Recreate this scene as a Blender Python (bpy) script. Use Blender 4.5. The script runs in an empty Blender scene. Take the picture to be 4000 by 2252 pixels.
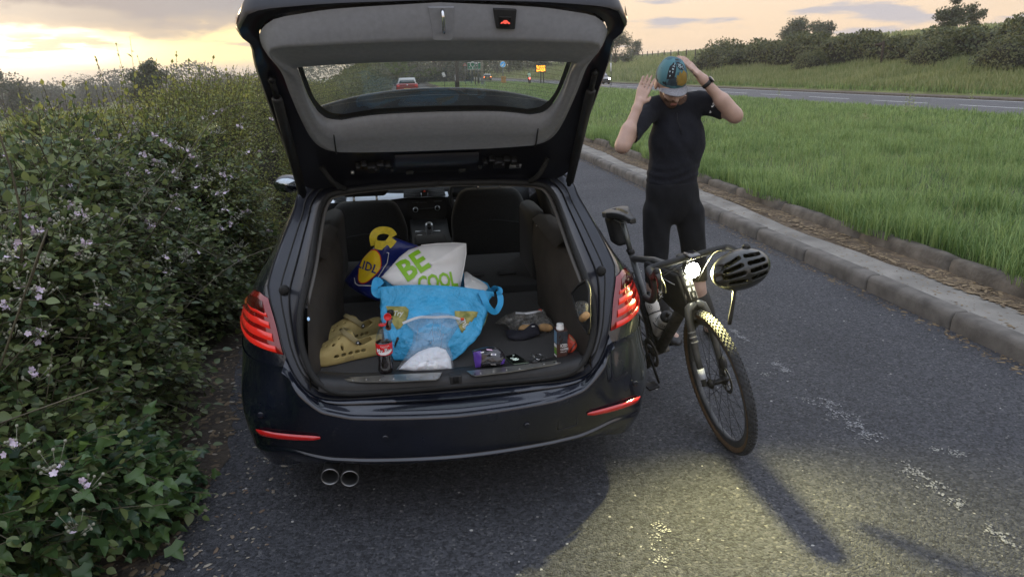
import bpy, math, random
import numpy as np
from mathutils import Vector, Matrix
R = math.radians
rng = np.random.default_rng(11)
random.seed(5)
S = bpy.context.scene
COL = S.collection

# ------------------------------------------------------------------ camera, sky, sun, exposure
CAM_P = np.array([-0.132, -2.464, 1.757]); FPX = 2750.0
YAW, PIT, ROL = R(8.19), R(17.07), R(1.17)
FW = np.array([math.sin(YAW) * math.cos(PIT), math.cos(YAW) * math.cos(PIT), -math.sin(PIT)])
_rt = np.array([math.cos(YAW), -math.sin(YAW), 0.0]); _up = np.cross(_rt, FW)
RT = math.cos(ROL) * _rt - math.sin(ROL) * _up
UP = math.sin(ROL) * _rt + math.cos(ROL) * _up
cd = bpy.data.cameras.new('camera'); cam = bpy.data.objects.new('camera', cd); COL.objects.link(cam)
cd.sensor_width = 36.0; cd.lens = 36.0 * FPX / 4000.0; cd.clip_start = 0.05; cd.clip_end = 6000
cam.matrix_world = Matrix(((RT[0], UP[0], -FW[0], CAM_P[0]), (RT[1], UP[1], -FW[1], CAM_P[1]),
                           (RT[2], UP[2], -FW[2], CAM_P[2]), (0, 0, 0, 1)))
S.camera = cam

SUN_AZ = R(-27)          # towards the left of the road's direction, measured from +y
SUN_EL = R(4.0)
W = bpy.data.worlds.new('World'); S.world = W; W.use_nodes = True
nt = W.node_tree; nt.nodes.clear()
def wn(t, **k):
    n = nt.nodes.new(t)
    for a, b in k.items(): setattr(n, a, b)
    return n
def lk(a, b): nt.links.new(a, b)
def wmath(op, a, b=None, c=None, clamp=False):
    n = wn('ShaderNodeMath', operation=op, use_clamp=clamp)
    for i, v in enumerate((a, b, c)):
        if v is None: continue
        if isinstance(v, (int, float)): n.inputs[i].default_value = v
        else: lk(v, n.inputs[i])
    return n.outputs[0]
def wmix(f, a, b):
    n = wn('ShaderNodeMix', data_type='RGBA', clamp_factor=True)
    for s, v in ((n.inputs[0], f), (n.inputs[6], a), (n.inputs[7], b)):
        if isinstance(v, (int, float)): s.default_value = v
        elif isinstance(v, tuple): s.default_value = (*v, 1) if len(v) == 3 else v
        else: lk(v, s)
    return n.outputs[2]
def wramp(fac, stops, interp='LINEAR'):
    n = wn('ShaderNodeValToRGB'); e = n.color_ramp; e.interpolation = interp
    while len(e.elements) < len(stops): e.elements.new(0.5)
    for q, (p, c) in zip(e.elements, stops):
        q.position = p; q.color = (*c, 1) if len(c) == 3 else (c[0],) * 3 + (1,)
    lk(fac, n.inputs[0]); return n.outputs[0]
def wvec(op, a, b):
    n = wn('ShaderNodeVectorMath', operation=op)
    for i, v in enumerate((a, b)):
        if isinstance(v, tuple): n.inputs[i].default_value = v
        else: lk(v, n.inputs[i])
    return n
sky = wn('ShaderNodeTexSky', sky_type='NISHITA'); sky.sun_disc = False
sky.sun_elevation = SUN_EL; sky.sun_rotation = SUN_AZ; sky.altitude = 80
sky.air_density = 1.0; sky.dust_density = 2.2; sky.ozone_density = 1.5
tc = wn('ShaderNodeTexCoord'); d = tc.outputs['Generated']
sx = wn('ShaderNodeSeparateXYZ'); lk(d, sx.inputs[0]); Z = sx.outputs[2]
sund = (math.sin(SUN_AZ) * math.cos(SUN_EL), math.cos(SUN_AZ) * math.cos(SUN_EL), math.sin(SUN_EL))
cosang = wvec('DOT_PRODUCT', d, sund).outputs['Value']
near_sun = wmath('POWER', wmath('MAXIMUM', cosang, 0.0), 10.0)
# a thin veil of high cloud: pale and warm along the horizon, blue grey overhead
veil = wramp(wmath('MAXIMUM', Z, 0.0), [(0.0, (0.48, 0.335, 0.20)), (0.10, (0.45, 0.36, 0.27)), (0.30, (0.50, 0.51, 0.55)), (1.0, (0.62, 0.70, 0.86))])
glow = wmix(near_sun, veil, (0.92, 0.68, 0.25))
core = wmath('POWER', wmath('MAXIMUM', cosang, 0.0), 150.0)
glow = wmix(wmath('MULTIPLY', core, 0.9), glow, (2.4, 2.1, 1.5))
glow = wmix(wramp(Z, [(0.0, (0.75, 0.75, 0.75)), (0.010, (0.6, 0.6, 0.6)), (0.022, (0, 0, 0))]), glow, wmix(near_sun, (0.36, 0.27, 0.22), (0.40, 0.29, 0.20)))
# clouds: a ragged grey deck above the bright gap, and flat streaks lower down
def noise3(sx_, sz_, detail, off, rough=0.55):
    v = wvec('MULTIPLY', d, (sx_, sx_, sz_)); v = wvec('ADD', v.outputs[0], off); n = wn('ShaderNodeTexNoise'); n.inputs['Scale'].default_value = 1.0; n.inputs['Detail'].default_value = detail; n.inputs['Roughness'].default_value = rough
    lk(v.outputs[0], n.inputs['Vector']); return n.outputs[0]
nA = noise3(9.0, 26.0, 8, (1.3, 4.2, 0.4)); nB = noise3(7.0, 55.0, 8, (2.4, 6.1, 3.0)); nC = noise3(3.0, 9.0, 6, (0.2, 9.1, 5.0))
edge = wmath("MULTIPLY_ADD", nA, 0.10, wmath("SUBTRACT", Z, 0.046))
deck = wramp(edge, [(0.042, (0, 0, 0)), (0.064, (1, 1, 1))])
side = wramp(cosang, [(0.72, (0, 0, 0)), (0.90, (1, 1, 1))])
deck = wmath('MULTIPLY', deck, wmath('MULTIPLY_ADD', side, 0.93, wmath('MULTIPLY', wramp(nC, [(0.45, (0, 0, 0)), (0.68, (1, 1, 1))]), 0.30)))
deck_col = wmix(wramp(edge, [(0.047, (1, 1, 1)), (0.080, (0, 0, 0))]), wmix(nC, (0.150, 0.143, 0.152), (0.205, 0.195, 0.195)), (0.34, 0.27, 0.19))
layered = wmix(deck, glow, deck_col)
streak = wmath('MULTIPLY', wramp(nB, [(0.52, (0, 0, 0)), (0.60, (1, 1, 1))]), wramp(Z, [(0.012, (0, 0, 0)), (0.03, (0.85, 0.85, 0.85)), (0.11, (0.85, 0.85, 0.85)), (0.2, (0.2, 0.2, 0.2))]))
streak = wmath('MULTIPLY', streak, wmath('SUBTRACT', 1.0, deck, clamp=True))
layered = wmix(streak, layered, wmix(near_sun, (0.225, 0.225, 0.26), (0.33, 0.25, 0.17)))
nis = wn('ShaderNodeVectorMath', operation='SCALE'); lk(sky.outputs[0], nis.inputs[0]); nis.inputs['Scale'].default_value = 0.12
fin = wmix(0.985, nis.outputs[0], layered)
bg = wn('ShaderNodeBackground'); bg.inputs[1].default_value = 1.0; lk(fin, bg.inputs[0])
wo = wn('ShaderNodeOutputWorld'); lk(bg.outputs[0], wo.inputs[0])

sl = bpy.data.lights.new('sun', 'SUN'); so = bpy.data.objects.new('sun', sl); COL.objects.link(so)
sl.energy = 0.9; sl.angle = R(11); sl.color = (1.0, 0.74, 0.42)
so.rotation_euler = Vector((-sund[0], -sund[1], -sund[2])).to_track_quat('-Z', 'Y').to_euler()
so.location = (-20, 40, 30)

S.view_settings.view_transform = 'Standard'; S.view_settings.look = 'None'
S.view_settings.exposure = 1.25; S.view_settings.gamma = 1.0; S.view_settings.use_curve_mapping = False
S.render.engine = 'CYCLES'
S.cycles.use_denoising = True; S.cycles.max_bounces = 10; S.cycles.transparent_max_bounces = 24
S.cycles.sample_clamp_indirect = 6.0

# ------------------------------------------------------------------ helpers
def ray(px, py): return FW * FPX + RT * (px - 2000) - UP * (py - 1126)
def at(px, py, **k):
    """the point of the plane x=, y= or z= that the photograph shows at pixel (px, py) of its 4000 x 2252"""
    v = ray(px, py); a, val = list(k.items())[0]; i = 'xyz'.index(a)
    return CAM_P + v * ((val - CAM_P[i]) / v[i])
def lin(r, g=None, b=None):
    if g is None: g = b = r
    f = lambda c: (c / 255 / 12.92) if c / 255 <= 0.04045 else ((c / 255 + 0.055) / 1.055) ** 2.4
    return (f(r), f(g), f(b))

MATS = {}
def mat(name, col, rough=0.5, metal=0.0, coat=0.0, noise=None, bump=None, emit=None, trans=0.0, ior=1.45, col2=None, island=0.0, sss=0.0, spec=0.5, alpha=1.0, sheen=0.0, rough_noise=0.0):
    if name in MATS: return MATS[name]
    m = bpy.data.materials.new(name); m.use_nodes = True; t = m.node_tree; b = t.nodes['Principled BSDF']
    b.inputs['Base Color'].default_value = (*col, 1); b.inputs['Roughness'].default_value = rough
    b.inputs['Metallic'].default_value = metal; b.inputs['Coat Weight'].default_value = coat; b.inputs['Coat Roughness'].default_value = 0.04
    b.inputs['Transmission Weight'].default_value = trans; b.inputs['IOR'].default_value = ior
    b.inputs['Specular IOR Level'].default_value = spec; b.inputs['Alpha'].default_value = alpha
    b.inputs['Sheen Weight'].default_value = sheen
    if sss: b.inputs['Subsurface Weight'].default_value = sss; b.inputs['Subsurface Radius'].default_value = (0.02, 0.008, 0.004)
    N = lambda ty: t.nodes.new(ty)
    co = N('ShaderNodeTexCoord')
    if noise or island:
        sc, amt = noise or (5, 0.0)
        nz = N('ShaderNodeTexNoise'); nz.inputs['Scale'].default_value = sc; nz.inputs['Detail'].default_value = 6
        t.links.new(co.outputs['Object'], nz.inputs['Vector'])
        fac = nz.outputs[0]
        rm = N('ShaderNodeValToRGB'); rm.color_ramp.elements[0].position = 0.3; rm.color_ramp.elements[1].position = 0.7
        c2 = col2 or tuple(min(1, c * (1 + amt)) for c in col); c1 = col if col2 else tuple(c * (1 - amt) for c in col)
        rm.color_ramp.elements[0].color = (*c1, 1); rm.color_ramp.elements[1].color = (*c2, 1)
        if island:
            ge = N('ShaderNodeNewGeometry'); mx = N('ShaderNodeMix'); mx.data_type = 'FLOAT'; mx.inputs[0].default_value = island
            t.links.new(fac, mx.inputs[2]); t.links.new(ge.outputs['Random Per Island'], mx.inputs[3]); fac = mx.outputs[0]
        t.links.new(fac, rm.inputs[0]); t.links.new(rm.outputs[0], b.inputs['Base Color'])
        if rough_noise:
            mr = N('ShaderNodeMapRange'); mr.inputs[3].default_value = rough - rough_noise; mr.inputs[4].default_value = rough + rough_noise
            t.links.new(nz.outputs[0], mr.inputs[0]); t.links.new(mr.outputs[0], b.inputs['Roughness'])
    if bump:
        nb = N('ShaderNodeTexNoise'); nb.inputs['Scale'].default_value = bump[0]; nb.inputs['Detail'].default_value = 5
        t.links.new(co.outputs['Object'], nb.inputs['Vector'])
        bp = N('ShaderNodeBump'); bp.inputs['Strength'].default_value = bump[1]; bp.inputs['Distance'].default_value = bump[2] if len(bump) > 2 else 0.01
        t.links.new(nb.outputs[0], bp.inputs['Height']); t.links.new(bp.outputs[0], b.inputs['Normal'])
    if emit:
        b.inputs['Emission Color'].default_value = (*emit[0], 1); b.inputs['Emission Strength'].default_value = emit[1]
    MATS[name] = m; return m
def leafmat(name, c1, c2, trans=0.35, rough=0.45, scale=1.5, island=0.7):
    """leaf: glossy on top, lets light through; the tint differs from leaf to leaf"""
    m = mat(name, c1, rough, noise=(scale, 0), col2=c2, island=island)
    t = m.node_tree; b = t.nodes['Principled BSDF']; out = t.nodes['Material Output']
    tr = t.nodes.new('ShaderNodeBsdfTranslucent'); mx = t.nodes.new('ShaderNodeMixShader'); mx.inputs[0].default_value = trans
    src = b.inputs['Base Color'].links[0].from_socket
    hs = t.nodes.new('ShaderNodeHueSaturation'); hs.inputs['Hue'].default_value = 0.47; hs.inputs['Value'].default_value = 1.5; t.links.new(src, hs.inputs['Color']); t.links.new(hs.outputs[0], tr.inputs[0])
    t.links.new(b.outputs[0], mx.inputs[1]); t.links.new(tr.outputs[0], mx.inputs[2]); t.links.new(mx.outputs[0], out.inputs[0])
    return m

def mesh(name, V, F, smooth=True):
    me = bpy.data.meshes.new(name)
    if isinstance(F, np.ndarray):
        V = np.asarray(V, np.float32); nf, k = F.shape
        me.vertices.add(len(V)); me.vertices.foreach_set('co', V.ravel())
        me.loops.add(nf * k); me.loops.foreach_set('vertex_index', F.astype(np.int32).ravel())
        me.polygons.add(nf); me.polygons.foreach_set('loop_start', np.arange(0, nf * k, k, dtype=np.int32)); me.polygons.foreach_set('loop_total', np.full(nf, k, np.int32))
        me.update(calc_edges=True)
    else:
        me.from_pydata([tuple(map(float, v)) for v in V], [], [tuple(int(i) for i in f) for f in F])
    if smooth: me.polygons.foreach_set('use_smooth', np.ones(len(me.polygons), dtype=bool))
    me.update(); return me
ROOTM = {}
def link(o, parent=None, local=False):
    COL.objects.link(o)
    if parent is not None:
        o.parent = parent
        M = ROOTM.get(parent.name)
        if M is not None and not local: o.matrix_parent_inverse = M.inverted()
    return o
def tag(o, label, cat=None, group=None, kind=None):
    if label: o['label'] = label
    if cat: o['category'] = cat
    if group: o['group'] = group
    if kind: o['kind'] = kind
    return o
def thing(name, label, cat, loc=(0, 0, 0), group=None, mtx=None):
    o = bpy.data.objects.new(name, None); COL.objects.link(o); o.empty_display_size = 0.1
    M = mtx if mtx is not None else Matrix.Translation(Vector([float(c) for c in loc]))
    o.matrix_world = M; ROOTM[o.name] = M.copy()
    return tag(o, label, cat, group)
class B:
    """collects shapes into one mesh"""
    def __init__(s): s.V = []; s.F = []
    def add(s, V, F):
        n = len(s.V); s.V += [tuple(map(float, v)) for v in V]; s.F += [tuple(int(i) + n for i in f) for f in F]; return s
    def box(s, c, size, rot=None, taper=1.0):
        x, y, z = [q / 2 for q in size]; V = []
        for k in (-1, 1):
            f = taper if k > 0 else 1
            for a, b_ in ((-1, -1), (1, -1), (1, 1), (-1, 1)): V.append(Vector((a * x * f, b_ * y * f, k * z)))
        if rot is not None: V = [rot @ v for v in V]
        return s.add([v + Vector([float(q) for q in c]) for v in V], [(3, 2, 1, 0), (4, 5, 6, 7), (0, 1, 5, 4), (1, 2, 6, 5), (2, 3, 7, 6), (3, 0, 4, 7)])
    def tube(s, path, r, n=8, cap=True, closed=False, flat=1.0, upv=None):
        P = [Vector([float(q) for q in p]) for p in path]; m = len(P)
        rr = r if hasattr(r, '__len__') else [r] * m
        V = []; prev = None
        for i, p in enumerate(P):
            a = P[(i - 1) % m] if (closed or i > 0) else p; b_ = P[(i + 1) % m] if (closed or i < m - 1) else p
            t = (b_ - a).normalized()
            if prev is None:
                u = Vector(upv) if upv is not None else (Vector((0, 0, 1)) if abs(t.z) < 0.9 else Vector((1, 0, 0)))
                u = (u - t * u.dot(t)).normalized()
            else: u = (prev - t * prev.dot(t)).normalized()
            prev = u; w = t.cross(u)
            for k in range(n):
                q = 2 * math.pi * k / n; V.append(p + u * math.cos(q) * rr[i] + w * math.sin(q) * rr[i] * flat)
        F = []
        for i in range(m if closed else m - 1):
            j = (i + 1) % m
            for k in range(n): F.append((i * n + k, i * n + (k + 1) % n, j * n + (k + 1) % n, j * n + k))
        if cap and not closed: F.append(tuple(range(n - 1, -1, -1))); F.append(tuple((m - 1) * n + k for k in range(n)))
        return s.add(V, F)
    def cyl(s, p0, p1, r0, r1=None, n=16, cap=True): return s.tube([p0, p1], [r0, r0 if r1 is None else r1], n, cap)
    def lathe(s, prof, o=(0, 0, 0), n=24, ax=None):
        """prof: (radius, height) pairs turned about z (or the matrix ax)"""
        V = []; m = len(prof)
        for r, h in prof:
            for k in range(n):
                q = 2 * math.pi * k / n; v = Vector((r * math.cos(q), r * math.sin(q), h))
                if ax is not None: v = ax @ v
                V.append(v + Vector([float(c) for c in o]))
        F = [(i * n + k, i * n + (k + 1) % n, (i + 1) * n + (k + 1) % n, (i + 1) * n + k) for i in range(m - 1) for k in range(n)]
        F.append(tuple(range(n - 1, -1, -1))); F.append(tuple((m - 1) * n + k for k in range(n)))
        return s.add(V, F)
    def ell(s, c, r, n=12, m=8, rot=None):
        V = []; F = []
        for i in range(m + 1):
            a = math.pi * i / m
            for k in range(n):
                q = 2 * math.pi * k / n; v = Vector((r[0] * math.sin(a) * math.cos(q), r[1] * math.sin(a) * math.sin(q), r[2] * math.cos(a)))
                if rot is not None: v = rot @ v
                V.append(v + Vector([float(x) for x in c]))
        for i in range(m):
            for k in range(n): F.append((i * n + k, (i + 1) * n + k, (i + 1) * n + (k + 1) % n, i * n + (k + 1) % n))
        return s.add(V, F)
    def grid(s, rows, close_u=False, close_v=False, flip=False):
        """rows: list of equally long lists of points"""
        m = len(rows); n = len(rows[0]); F = []
        for i in range(m if close_v else m - 1):
            for k in range(n if close_u else n - 1):
                a, b_, c, d_ = i * n + k, i * n + (k + 1) % n, ((i + 1) % m) * n + (k + 1) % n, ((i + 1) % m) * n + k
                F.append((a, d_, c, b_) if flip else (a, b_, c, d_))
        return s.add([p for r_ in rows for p in r_], F)
    def prism(s, poly, d0, d1, fn):
        """poly (u,v) extruded from d0 to d1 through fn(u,v,d)"""
        n = len(poly); V = [fn(u, v, d0) for u, v in poly] + [fn(u, v, d1) for u, v in poly]
        F = [tuple(range(n - 1, -1, -1)), tuple(range(n, 2 * n))] + [(k, (k + 1) % n, n + (k + 1) % n, n + k) for k in range(n)]
        return s.add(V, F)
def obj(name, b, m, parent=None, smooth=True, bevel=0, sub=0, solid=0, local=False, label=None, kind=None, off=-1, auto=None, rem=0):
    if isinstance(b, bpy.types.Mesh): me = b
    else:
        V, F = (b.V, b.F) if isinstance(b, B) else b
        me = mesh(name, V, F, smooth)
    o = bpy.data.objects.new(name, me)
    if m is not None and not me.materials: me.materials.append(m)
    if solid: q = o.modifiers.new('s', 'SOLIDIFY'); q.thickness = solid; q.offset = off
    if bevel: q = o.modifiers.new('b', 'BEVEL'); q.width = bevel; q.segments = 2; q.limit_method = 'ANGLE'; q.angle_limit = R(35); q.harden_normals = False
    if sub: q = o.modifiers.new('u', 'SUBSURF'); q.levels = sub; q.render_levels = sub
    if auto is not None: set_auto(me, auto)
    link(o, parent, local)
    if label: o['label'] = label
    if kind: o['kind'] = kind
    return o
def set_auto(me, deg):
    try: me.set_sharp_from_angle(angle=R(deg))
    except Exception: pass
def copy_tree(o, parent=None):
    c = o.copy(); COL.objects.link(c)
    if parent is not None: c.parent = parent
    for ch in [q for q in o.children]: copy_tree(ch, c)
    return c

# numpy field -> mesh (surface nets), for bodies that must be one continuous surface
def sdf_mesh(fn, lo, hi, res):
    lo = np.array(lo, float); hi = np.array(hi, float); n = np.ceil((hi - lo) / res).astype(int) + 1
    ax = [lo[i] + np.arange(n[i]) * res for i in range(3)]
    X, Y, Zz = np.meshgrid(*ax, indexing='ij'); D = fn(X, Y, Zz).astype(np.float32)
    ins = D < 0
    nc = n - 1; acc = np.zeros((*nc, 3), np.float32); cnt = np.zeros(tuple(nc), np.float32)
    for axis in range(3):
        o1, o2 = [(a) for a in range(3) if a != axis]
        for a in (0, 1):
            for b_ in (0, 1):
                s0 = [None] * 3; s1 = [None] * 3
                s0[axis] = slice(0, n[axis] - 1); s1[axis] = slice(1, n[axis])
                for o_, v in ((o1, a), (o2, b_)): s0[o_] = s1[o_] = slice(v, n[o_] - 1 + v)
                d0 = D[tuple(s0)]; d1 = D[tuple(s1)]; cr = (d0 < 0) != (d1 < 0)
                tt = np.where(cr, d0 / np.where(cr, d0 - d1, 1), 0)
                p = np.zeros((*nc, 3), np.float32); p[..., axis] = tt; p[..., o1] = a; p[..., o2] = b_
                acc += p * cr[..., None]; cnt += cr
    act = cnt > 0; idx = -np.ones(tuple(nc), np.int64); idx[act] = np.arange(act.sum())
    base = np.stack(np.meshgrid(*[np.arange(k) for k in nc], indexing='ij'), -1)
    V = lo + (base[act] + acc[act] / cnt[act][:, None]) * res
    Fs = []
    for axis in range(3):
        o1, o2 = (axis + 1) % 3, (axis + 2) % 3
        s0 = [slice(None)] * 3; s1 = [slice(None)] * 3
        s0[axis] = slice(0, n[axis] - 1); s1[axis] = slice(1, n[axis])
        a = ins[tuple(s0)]; c = ins[tuple(s1)]; cr = a != c
        ii = np.argwhere(cr); ii = ii[(ii[:, o1] > 0) & (ii[:, o2] > 0) & (ii[:, o1] < nc[o1]) & (ii[:, o2] < nc[o2])]
        if not len(ii): continue
        q = []
        for da, db in ((-1, -1), (0, -1), (0, 0), (-1, 0)):
            k = ii.copy(); k[:, o1] += da; k[:, o2] += db; q.append(idx[k[:, 0], k[:, 1], k[:, 2]])
        q = np.stack(q, -1); fl = a[ii[:, 0], ii[:, 1], ii[:, 2]]
        q[~fl] = q[~fl][:, ::-1]; Fs.append(q)
    return V, np.concatenate(Fs)
def smin(a, b_, k):
    h = np.clip(0.5 + 0.5 * (b_ - a) / k, 0, 1); return b_ + (a - b_) * h - k * h * (1 - h)
def cone(X, Y, Zz, a, b_, ra, rb):
    a = np.asarray(a, float); b_ = np.asarray(b_, float); ba = b_ - a; l2 = ba @ ba + 1e-9
    px, py, pz = X - a[0], Y - a[1], Zz - a[2]
    h = np.clip((px * ba[0] + py * ba[1] + pz * ba[2]) / l2, 0, 1)
    return np.sqrt((px - ba[0] * h) ** 2 + (py - ba[1] * h) ** 2 + (pz - ba[2] * h) ** 2) - (ra + (rb - ra) * h)
def elld(X, Y, Zz, c, r, rot=None):
    px, py, pz = X - c[0], Y - c[1], Zz - c[2]
    if rot is not None:
        m = np.array(rot); px, py, pz = [m[0][i] * px + m[1][i] * py + m[2][i] * pz for i in range(3)]
    k0 = np.sqrt((px / r[0]) ** 2 + (py / r[1]) ** 2 + (pz / r[2]) ** 2); k1 = np.sqrt((px / r[0] ** 2) ** 2 + (py / r[1] ** 2) ** 2 + (pz / r[2] ** 2) ** 2)
    return k0 * (k0 - 1) / np.maximum(k1, 1e-6)

def text_mesh(txt, size=1.0, bold=0.0, shear=0.0, space=1.0, res=2, align='CENTER'):
    c = bpy.data.curves.new('t', 'FONT'); c.body = txt; c.size = 1.0; c.offset = bold; c.shear = shear; c.space_character = space
    c.align_x = align; c.align_y = 'CENTER'; c.resolution_u = res; c.fill_mode = 'FRONT'
    o = bpy.data.objects.new('t', c); COL.objects.link(o)
    dg = bpy.context.evaluated_depsgraph_get(); dg.update(); me = bpy.data.meshes.new_from_object(o.evaluated_get(dg))
    V = [(v.co.x * size, v.co.y * size) for v in me.vertices]; F = [tuple(p.vertices) for p in me.polygons]
    bpy.data.objects.remove(o); bpy.data.curves.remove(c); bpy.data.meshes.remove(me)
    return V, F
def subdiv2d(V, F, maxlen):
    """split long edges of a flat triangulation so that it can follow a curved surface"""
    V = [tuple(v) for v in V]; T = []
    for f in F:
        for i in range(1, len(f) - 1): T.append((f[0], f[i], f[i + 1]))
    for _ in range(9):
        mid = {}; out = []; ch = False
        def el(a, b_): return math.hypot(V[a][0] - V[b_][0], V[a][1] - V[b_][1])
        def mp(a, b_):
            k = (min(a, b_), max(a, b_))
            if k not in mid: V.append(((V[a][0] + V[b_][0]) / 2, (V[a][1] + V[b_][1]) / 2)); mid[k] = len(V) - 1
            return mid[k]
        for a, b_, c in T:
            s = [el(a, b_) > maxlen, el(b_, c) > maxlen, el(c, a) > maxlen]
            if not any(s): out.append((a, b_, c)); continue
            ch = True
            while not (s[0]): a, b_, c = b_, c, a; s = s[1:] + s[:1]
            if all(s): p, q, r_ = mp(a, b_), mp(b_, c), mp(c, a); out += [(a, p, r_), (p, b_, q), (r_, q, c), (p, q, r_)]
            elif s[1]: p, q = mp(a, b_), mp(b_, c); out += [(p, b_, q), (a, p, q), (a, q, c)]
            elif s[2]: p, r_ = mp(a, b_), mp(c, a); out += [(a, p, r_), (p, b_, c), (p, c, r_)]
            else: p = mp(a, b_); out += [(a, p, c), (p, b_, c)]
        T = out
        if not ch: break
    return V, T
def decal(name, V2, F2, fn, m, parent, maxlen=0.01, kind=None, local=False):
    V2, F2 = subdiv2d(V2, F2, maxlen)
    return obj(name, ([fn(u, v) for u, v in V2], F2), m, parent, smooth=True, kind=kind, local=local)
def catmull(P, n):
    P = [np.asarray(p, float) for p in P]; out = []
    seg = len(P) - 1
    for i in range(n):
        t = i / (n - 1) * seg; k = min(int(t), seg - 1); f = t - k
        p0, p1, p2, p3 = P[max(k - 1, 0)], P[k], P[k + 1], P[min(k + 2, seg)]
        out.append(0.5 * ((2 * p1) + (p2 - p0) * f + (2 * p0 - 5 * p1 + 4 * p2 - p3) * f * f + (3 * p1 - p0 - 3 * p2 + p3) * f ** 3))
    return out
def resample(P, n):
    """points evenly spaced along a polyline"""
    P = np.array(P, float); L = np.concatenate([[0], np.cumsum(np.linalg.norm(np.diff(P, axis=0), axis=1))])
    t = np.linspace(0, L[-1], n); return np.stack([np.interp(t, L, P[:, i]) for i in range(P.shape[1])], -1)
def vnoise(P, sc, seed=0):
    """smooth pseudo noise in -1..1 for arrays of points"""
    P = np.asarray(P) * sc; a = seed * 1.7
    return (np.sin(P[..., 0] * 1.7 + 1.3 * np.sin(P[..., 1] * 1.1 + a) + a) + np.sin(P[..., 1] * 2.1 + 1.1 * np.sin(P[..., 2] * 1.3 + a) + 2 * a) + np.sin(P[..., 2] * 1.9 + 1.2 * np.sin(P[..., 0] * 0.9 + a) + 3 * a)) / 3
# ------------------------------------------------------------------ the ground, roads, kerbs
def tnodes(m): return m.node_tree, m.node_tree.nodes['Principled BSDF']
def asphalt(name, base, light, scale=1.0, bump=0.9, worn=None):
    """chippings of several greys set in bitumen, rough all over"""
    m = bpy.data.materials.new(name); m.use_nodes = True; t, b = tnodes(m); N = t.nodes.new; L = t.links.new
    co = N('ShaderNodeTexCoord')
    v1 = N('ShaderNodeTexVoronoi'); v1.inputs['Scale'].default_value = 95 * scale; L(co.outputs['Object'], v1.inputs['Vector'])
    v2 = N('ShaderNodeTexVoronoi'); v2.inputs['Scale'].default_value = 210 * scale; L(co.outputs['Object'], v2.inputs['Vector'])
    n1 = N('ShaderNodeTexNoise'); n1.inputs['Scale'].default_value = 1.1; n1.inputs['Detail'].default_value = 7; L(co.outputs['Object'], n1.inputs['Vector'])
    n2 = N('ShaderNodeTexNoise'); n2.inputs['Scale'].default_value = 26; n2.inputs['Detail'].default_value = 6; L(co.outputs['Object'], n2.inputs['Vector'])
    sep = N('ShaderNodeSeparateColor'); L(v1.outputs['Color'], sep.inputs[0])
    r = N('ShaderNodeValToRGB'); e = r.color_ramp
    e.elements[0].position = 0.0; e.elements[0].color = (*[c * 0.45 for c in base], 1); e.elements[1].position = 1.0; e.elements[1].color = (*light, 1)
    q = e.elements.new(0.55); q.color = (*base, 1); q = e.elements.new(0.93); q.color = (*[c * 1.35 for c in base], 1)
    L(sep.outputs[0], r.inputs[0])
    mul = N('ShaderNodeMix'); mul.data_type = 'RGBA'; mul.blend_type = 'MULTIPLY'; mul.inputs[0].default_value = 1.0
    r2 = N('ShaderNodeValToRGB'); r2.color_ramp.elements[0].position = 0.3; r2.color_ramp.elements[0].color = (0.55, 0.55, 0.57, 1); r2.color_ramp.elements[1].position = 0.72; r2.color_ramp.elements[1].color = (1.25, 1.22, 1.2, 1)
    mixn = N('ShaderNodeMath'); mixn.operation = 'MULTIPLY_ADD'; L(n2.outputs[0], mixn.inputs[0]); mixn.inputs[1].default_value = 0.45; 
    sc = N('ShaderNodeMath'); sc.operation = 'MULTIPLY'; L(n1.outputs[0], sc.inputs[0]); sc.inputs[1].default_value = 0.55; L(sc.outputs[0], mixn.inputs[2])
    L(mixn.outputs[0], r2.inputs[0]); L(r.outputs[0], mul.inputs[6]); L(r2.outputs[0], mul.inputs[7]); L(mul.outputs[2], b.inputs['Base Color'])
    h = N('ShaderNodeMath'); h.operation = 'ADD'; L(v1.outputs['Distance'], h.inputs[0]); L(v2.outputs['Distance'], h.inputs[1])
    h2 = N('ShaderNodeMath'); h2.operation = 'MULTIPLY_ADD'; L(n2.outputs[0], h2.inputs[0]); h2.inputs[1].default_value = 1.6; L(h.outputs[0], h2.inputs[2])
    bp = N('ShaderNodeBump'); bp.inputs['Strength'].default_value = bump; bp.inputs['Distance'].default_value = 0.008; bp.invert = True
    L(h2.outputs[0], bp.inputs['Height']); L(bp.outputs[0], b.inputs['Normal'])
    b.inputs['Roughness'].default_value = 0.78; b.inputs['Specular IOR Level'].default_value = 0.35
    MATS[name] = m; return m
M_ASPH = asphalt('asphalt_layby', (0.064, 0.067, 0.076), (0.14, 0.14, 0.142), 1.0, 0.85)
M_ROAD = asphalt('asphalt_road', (0.10, 0.10, 0.105), (0.2, 0.2, 0.2), 0.6, 0.5)
M_CONC = mat('kerb_concrete', (0.115, 0.105, 0.093), 0.9, noise=(7, 0.35), bump=(60, 0.5, 0.006))
M_CONC2 = mat('old_concrete', (0.105, 0.092, 0.076), 0.95, noise=(5, 0.5), bump=(22, 0.9, 0.015))
M_PATH = mat('path_concrete', (0.19, 0.178, 0.158), 0.92, noise=(3.2, 0.30), bump=(45, 0.5, 0.006))
M_DIRT = mat('dirt', (0.045, 0.036, 0.028), 1.0, noise=(6, 0.5), bump=(40, 0.9, 0.02))
M_SOIL = mat('turf_soil', (0.045, 0.062, 0.018), 1.0, noise=(2.5, 0.4), bump=(8, 0.8, 0.03))
M_FIELD = mat('pasture', (0.115, 0.14, 0.045), 1.0, noise=(0.12, 0.35), bump=(2, 0.4, 0.05))
M_BANK = mat('bank_soil', (0.11, 0.125, 0.045), 1.0, noise=(0.5, 0.35), bump=(3, 0.5, 0.05))
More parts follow.
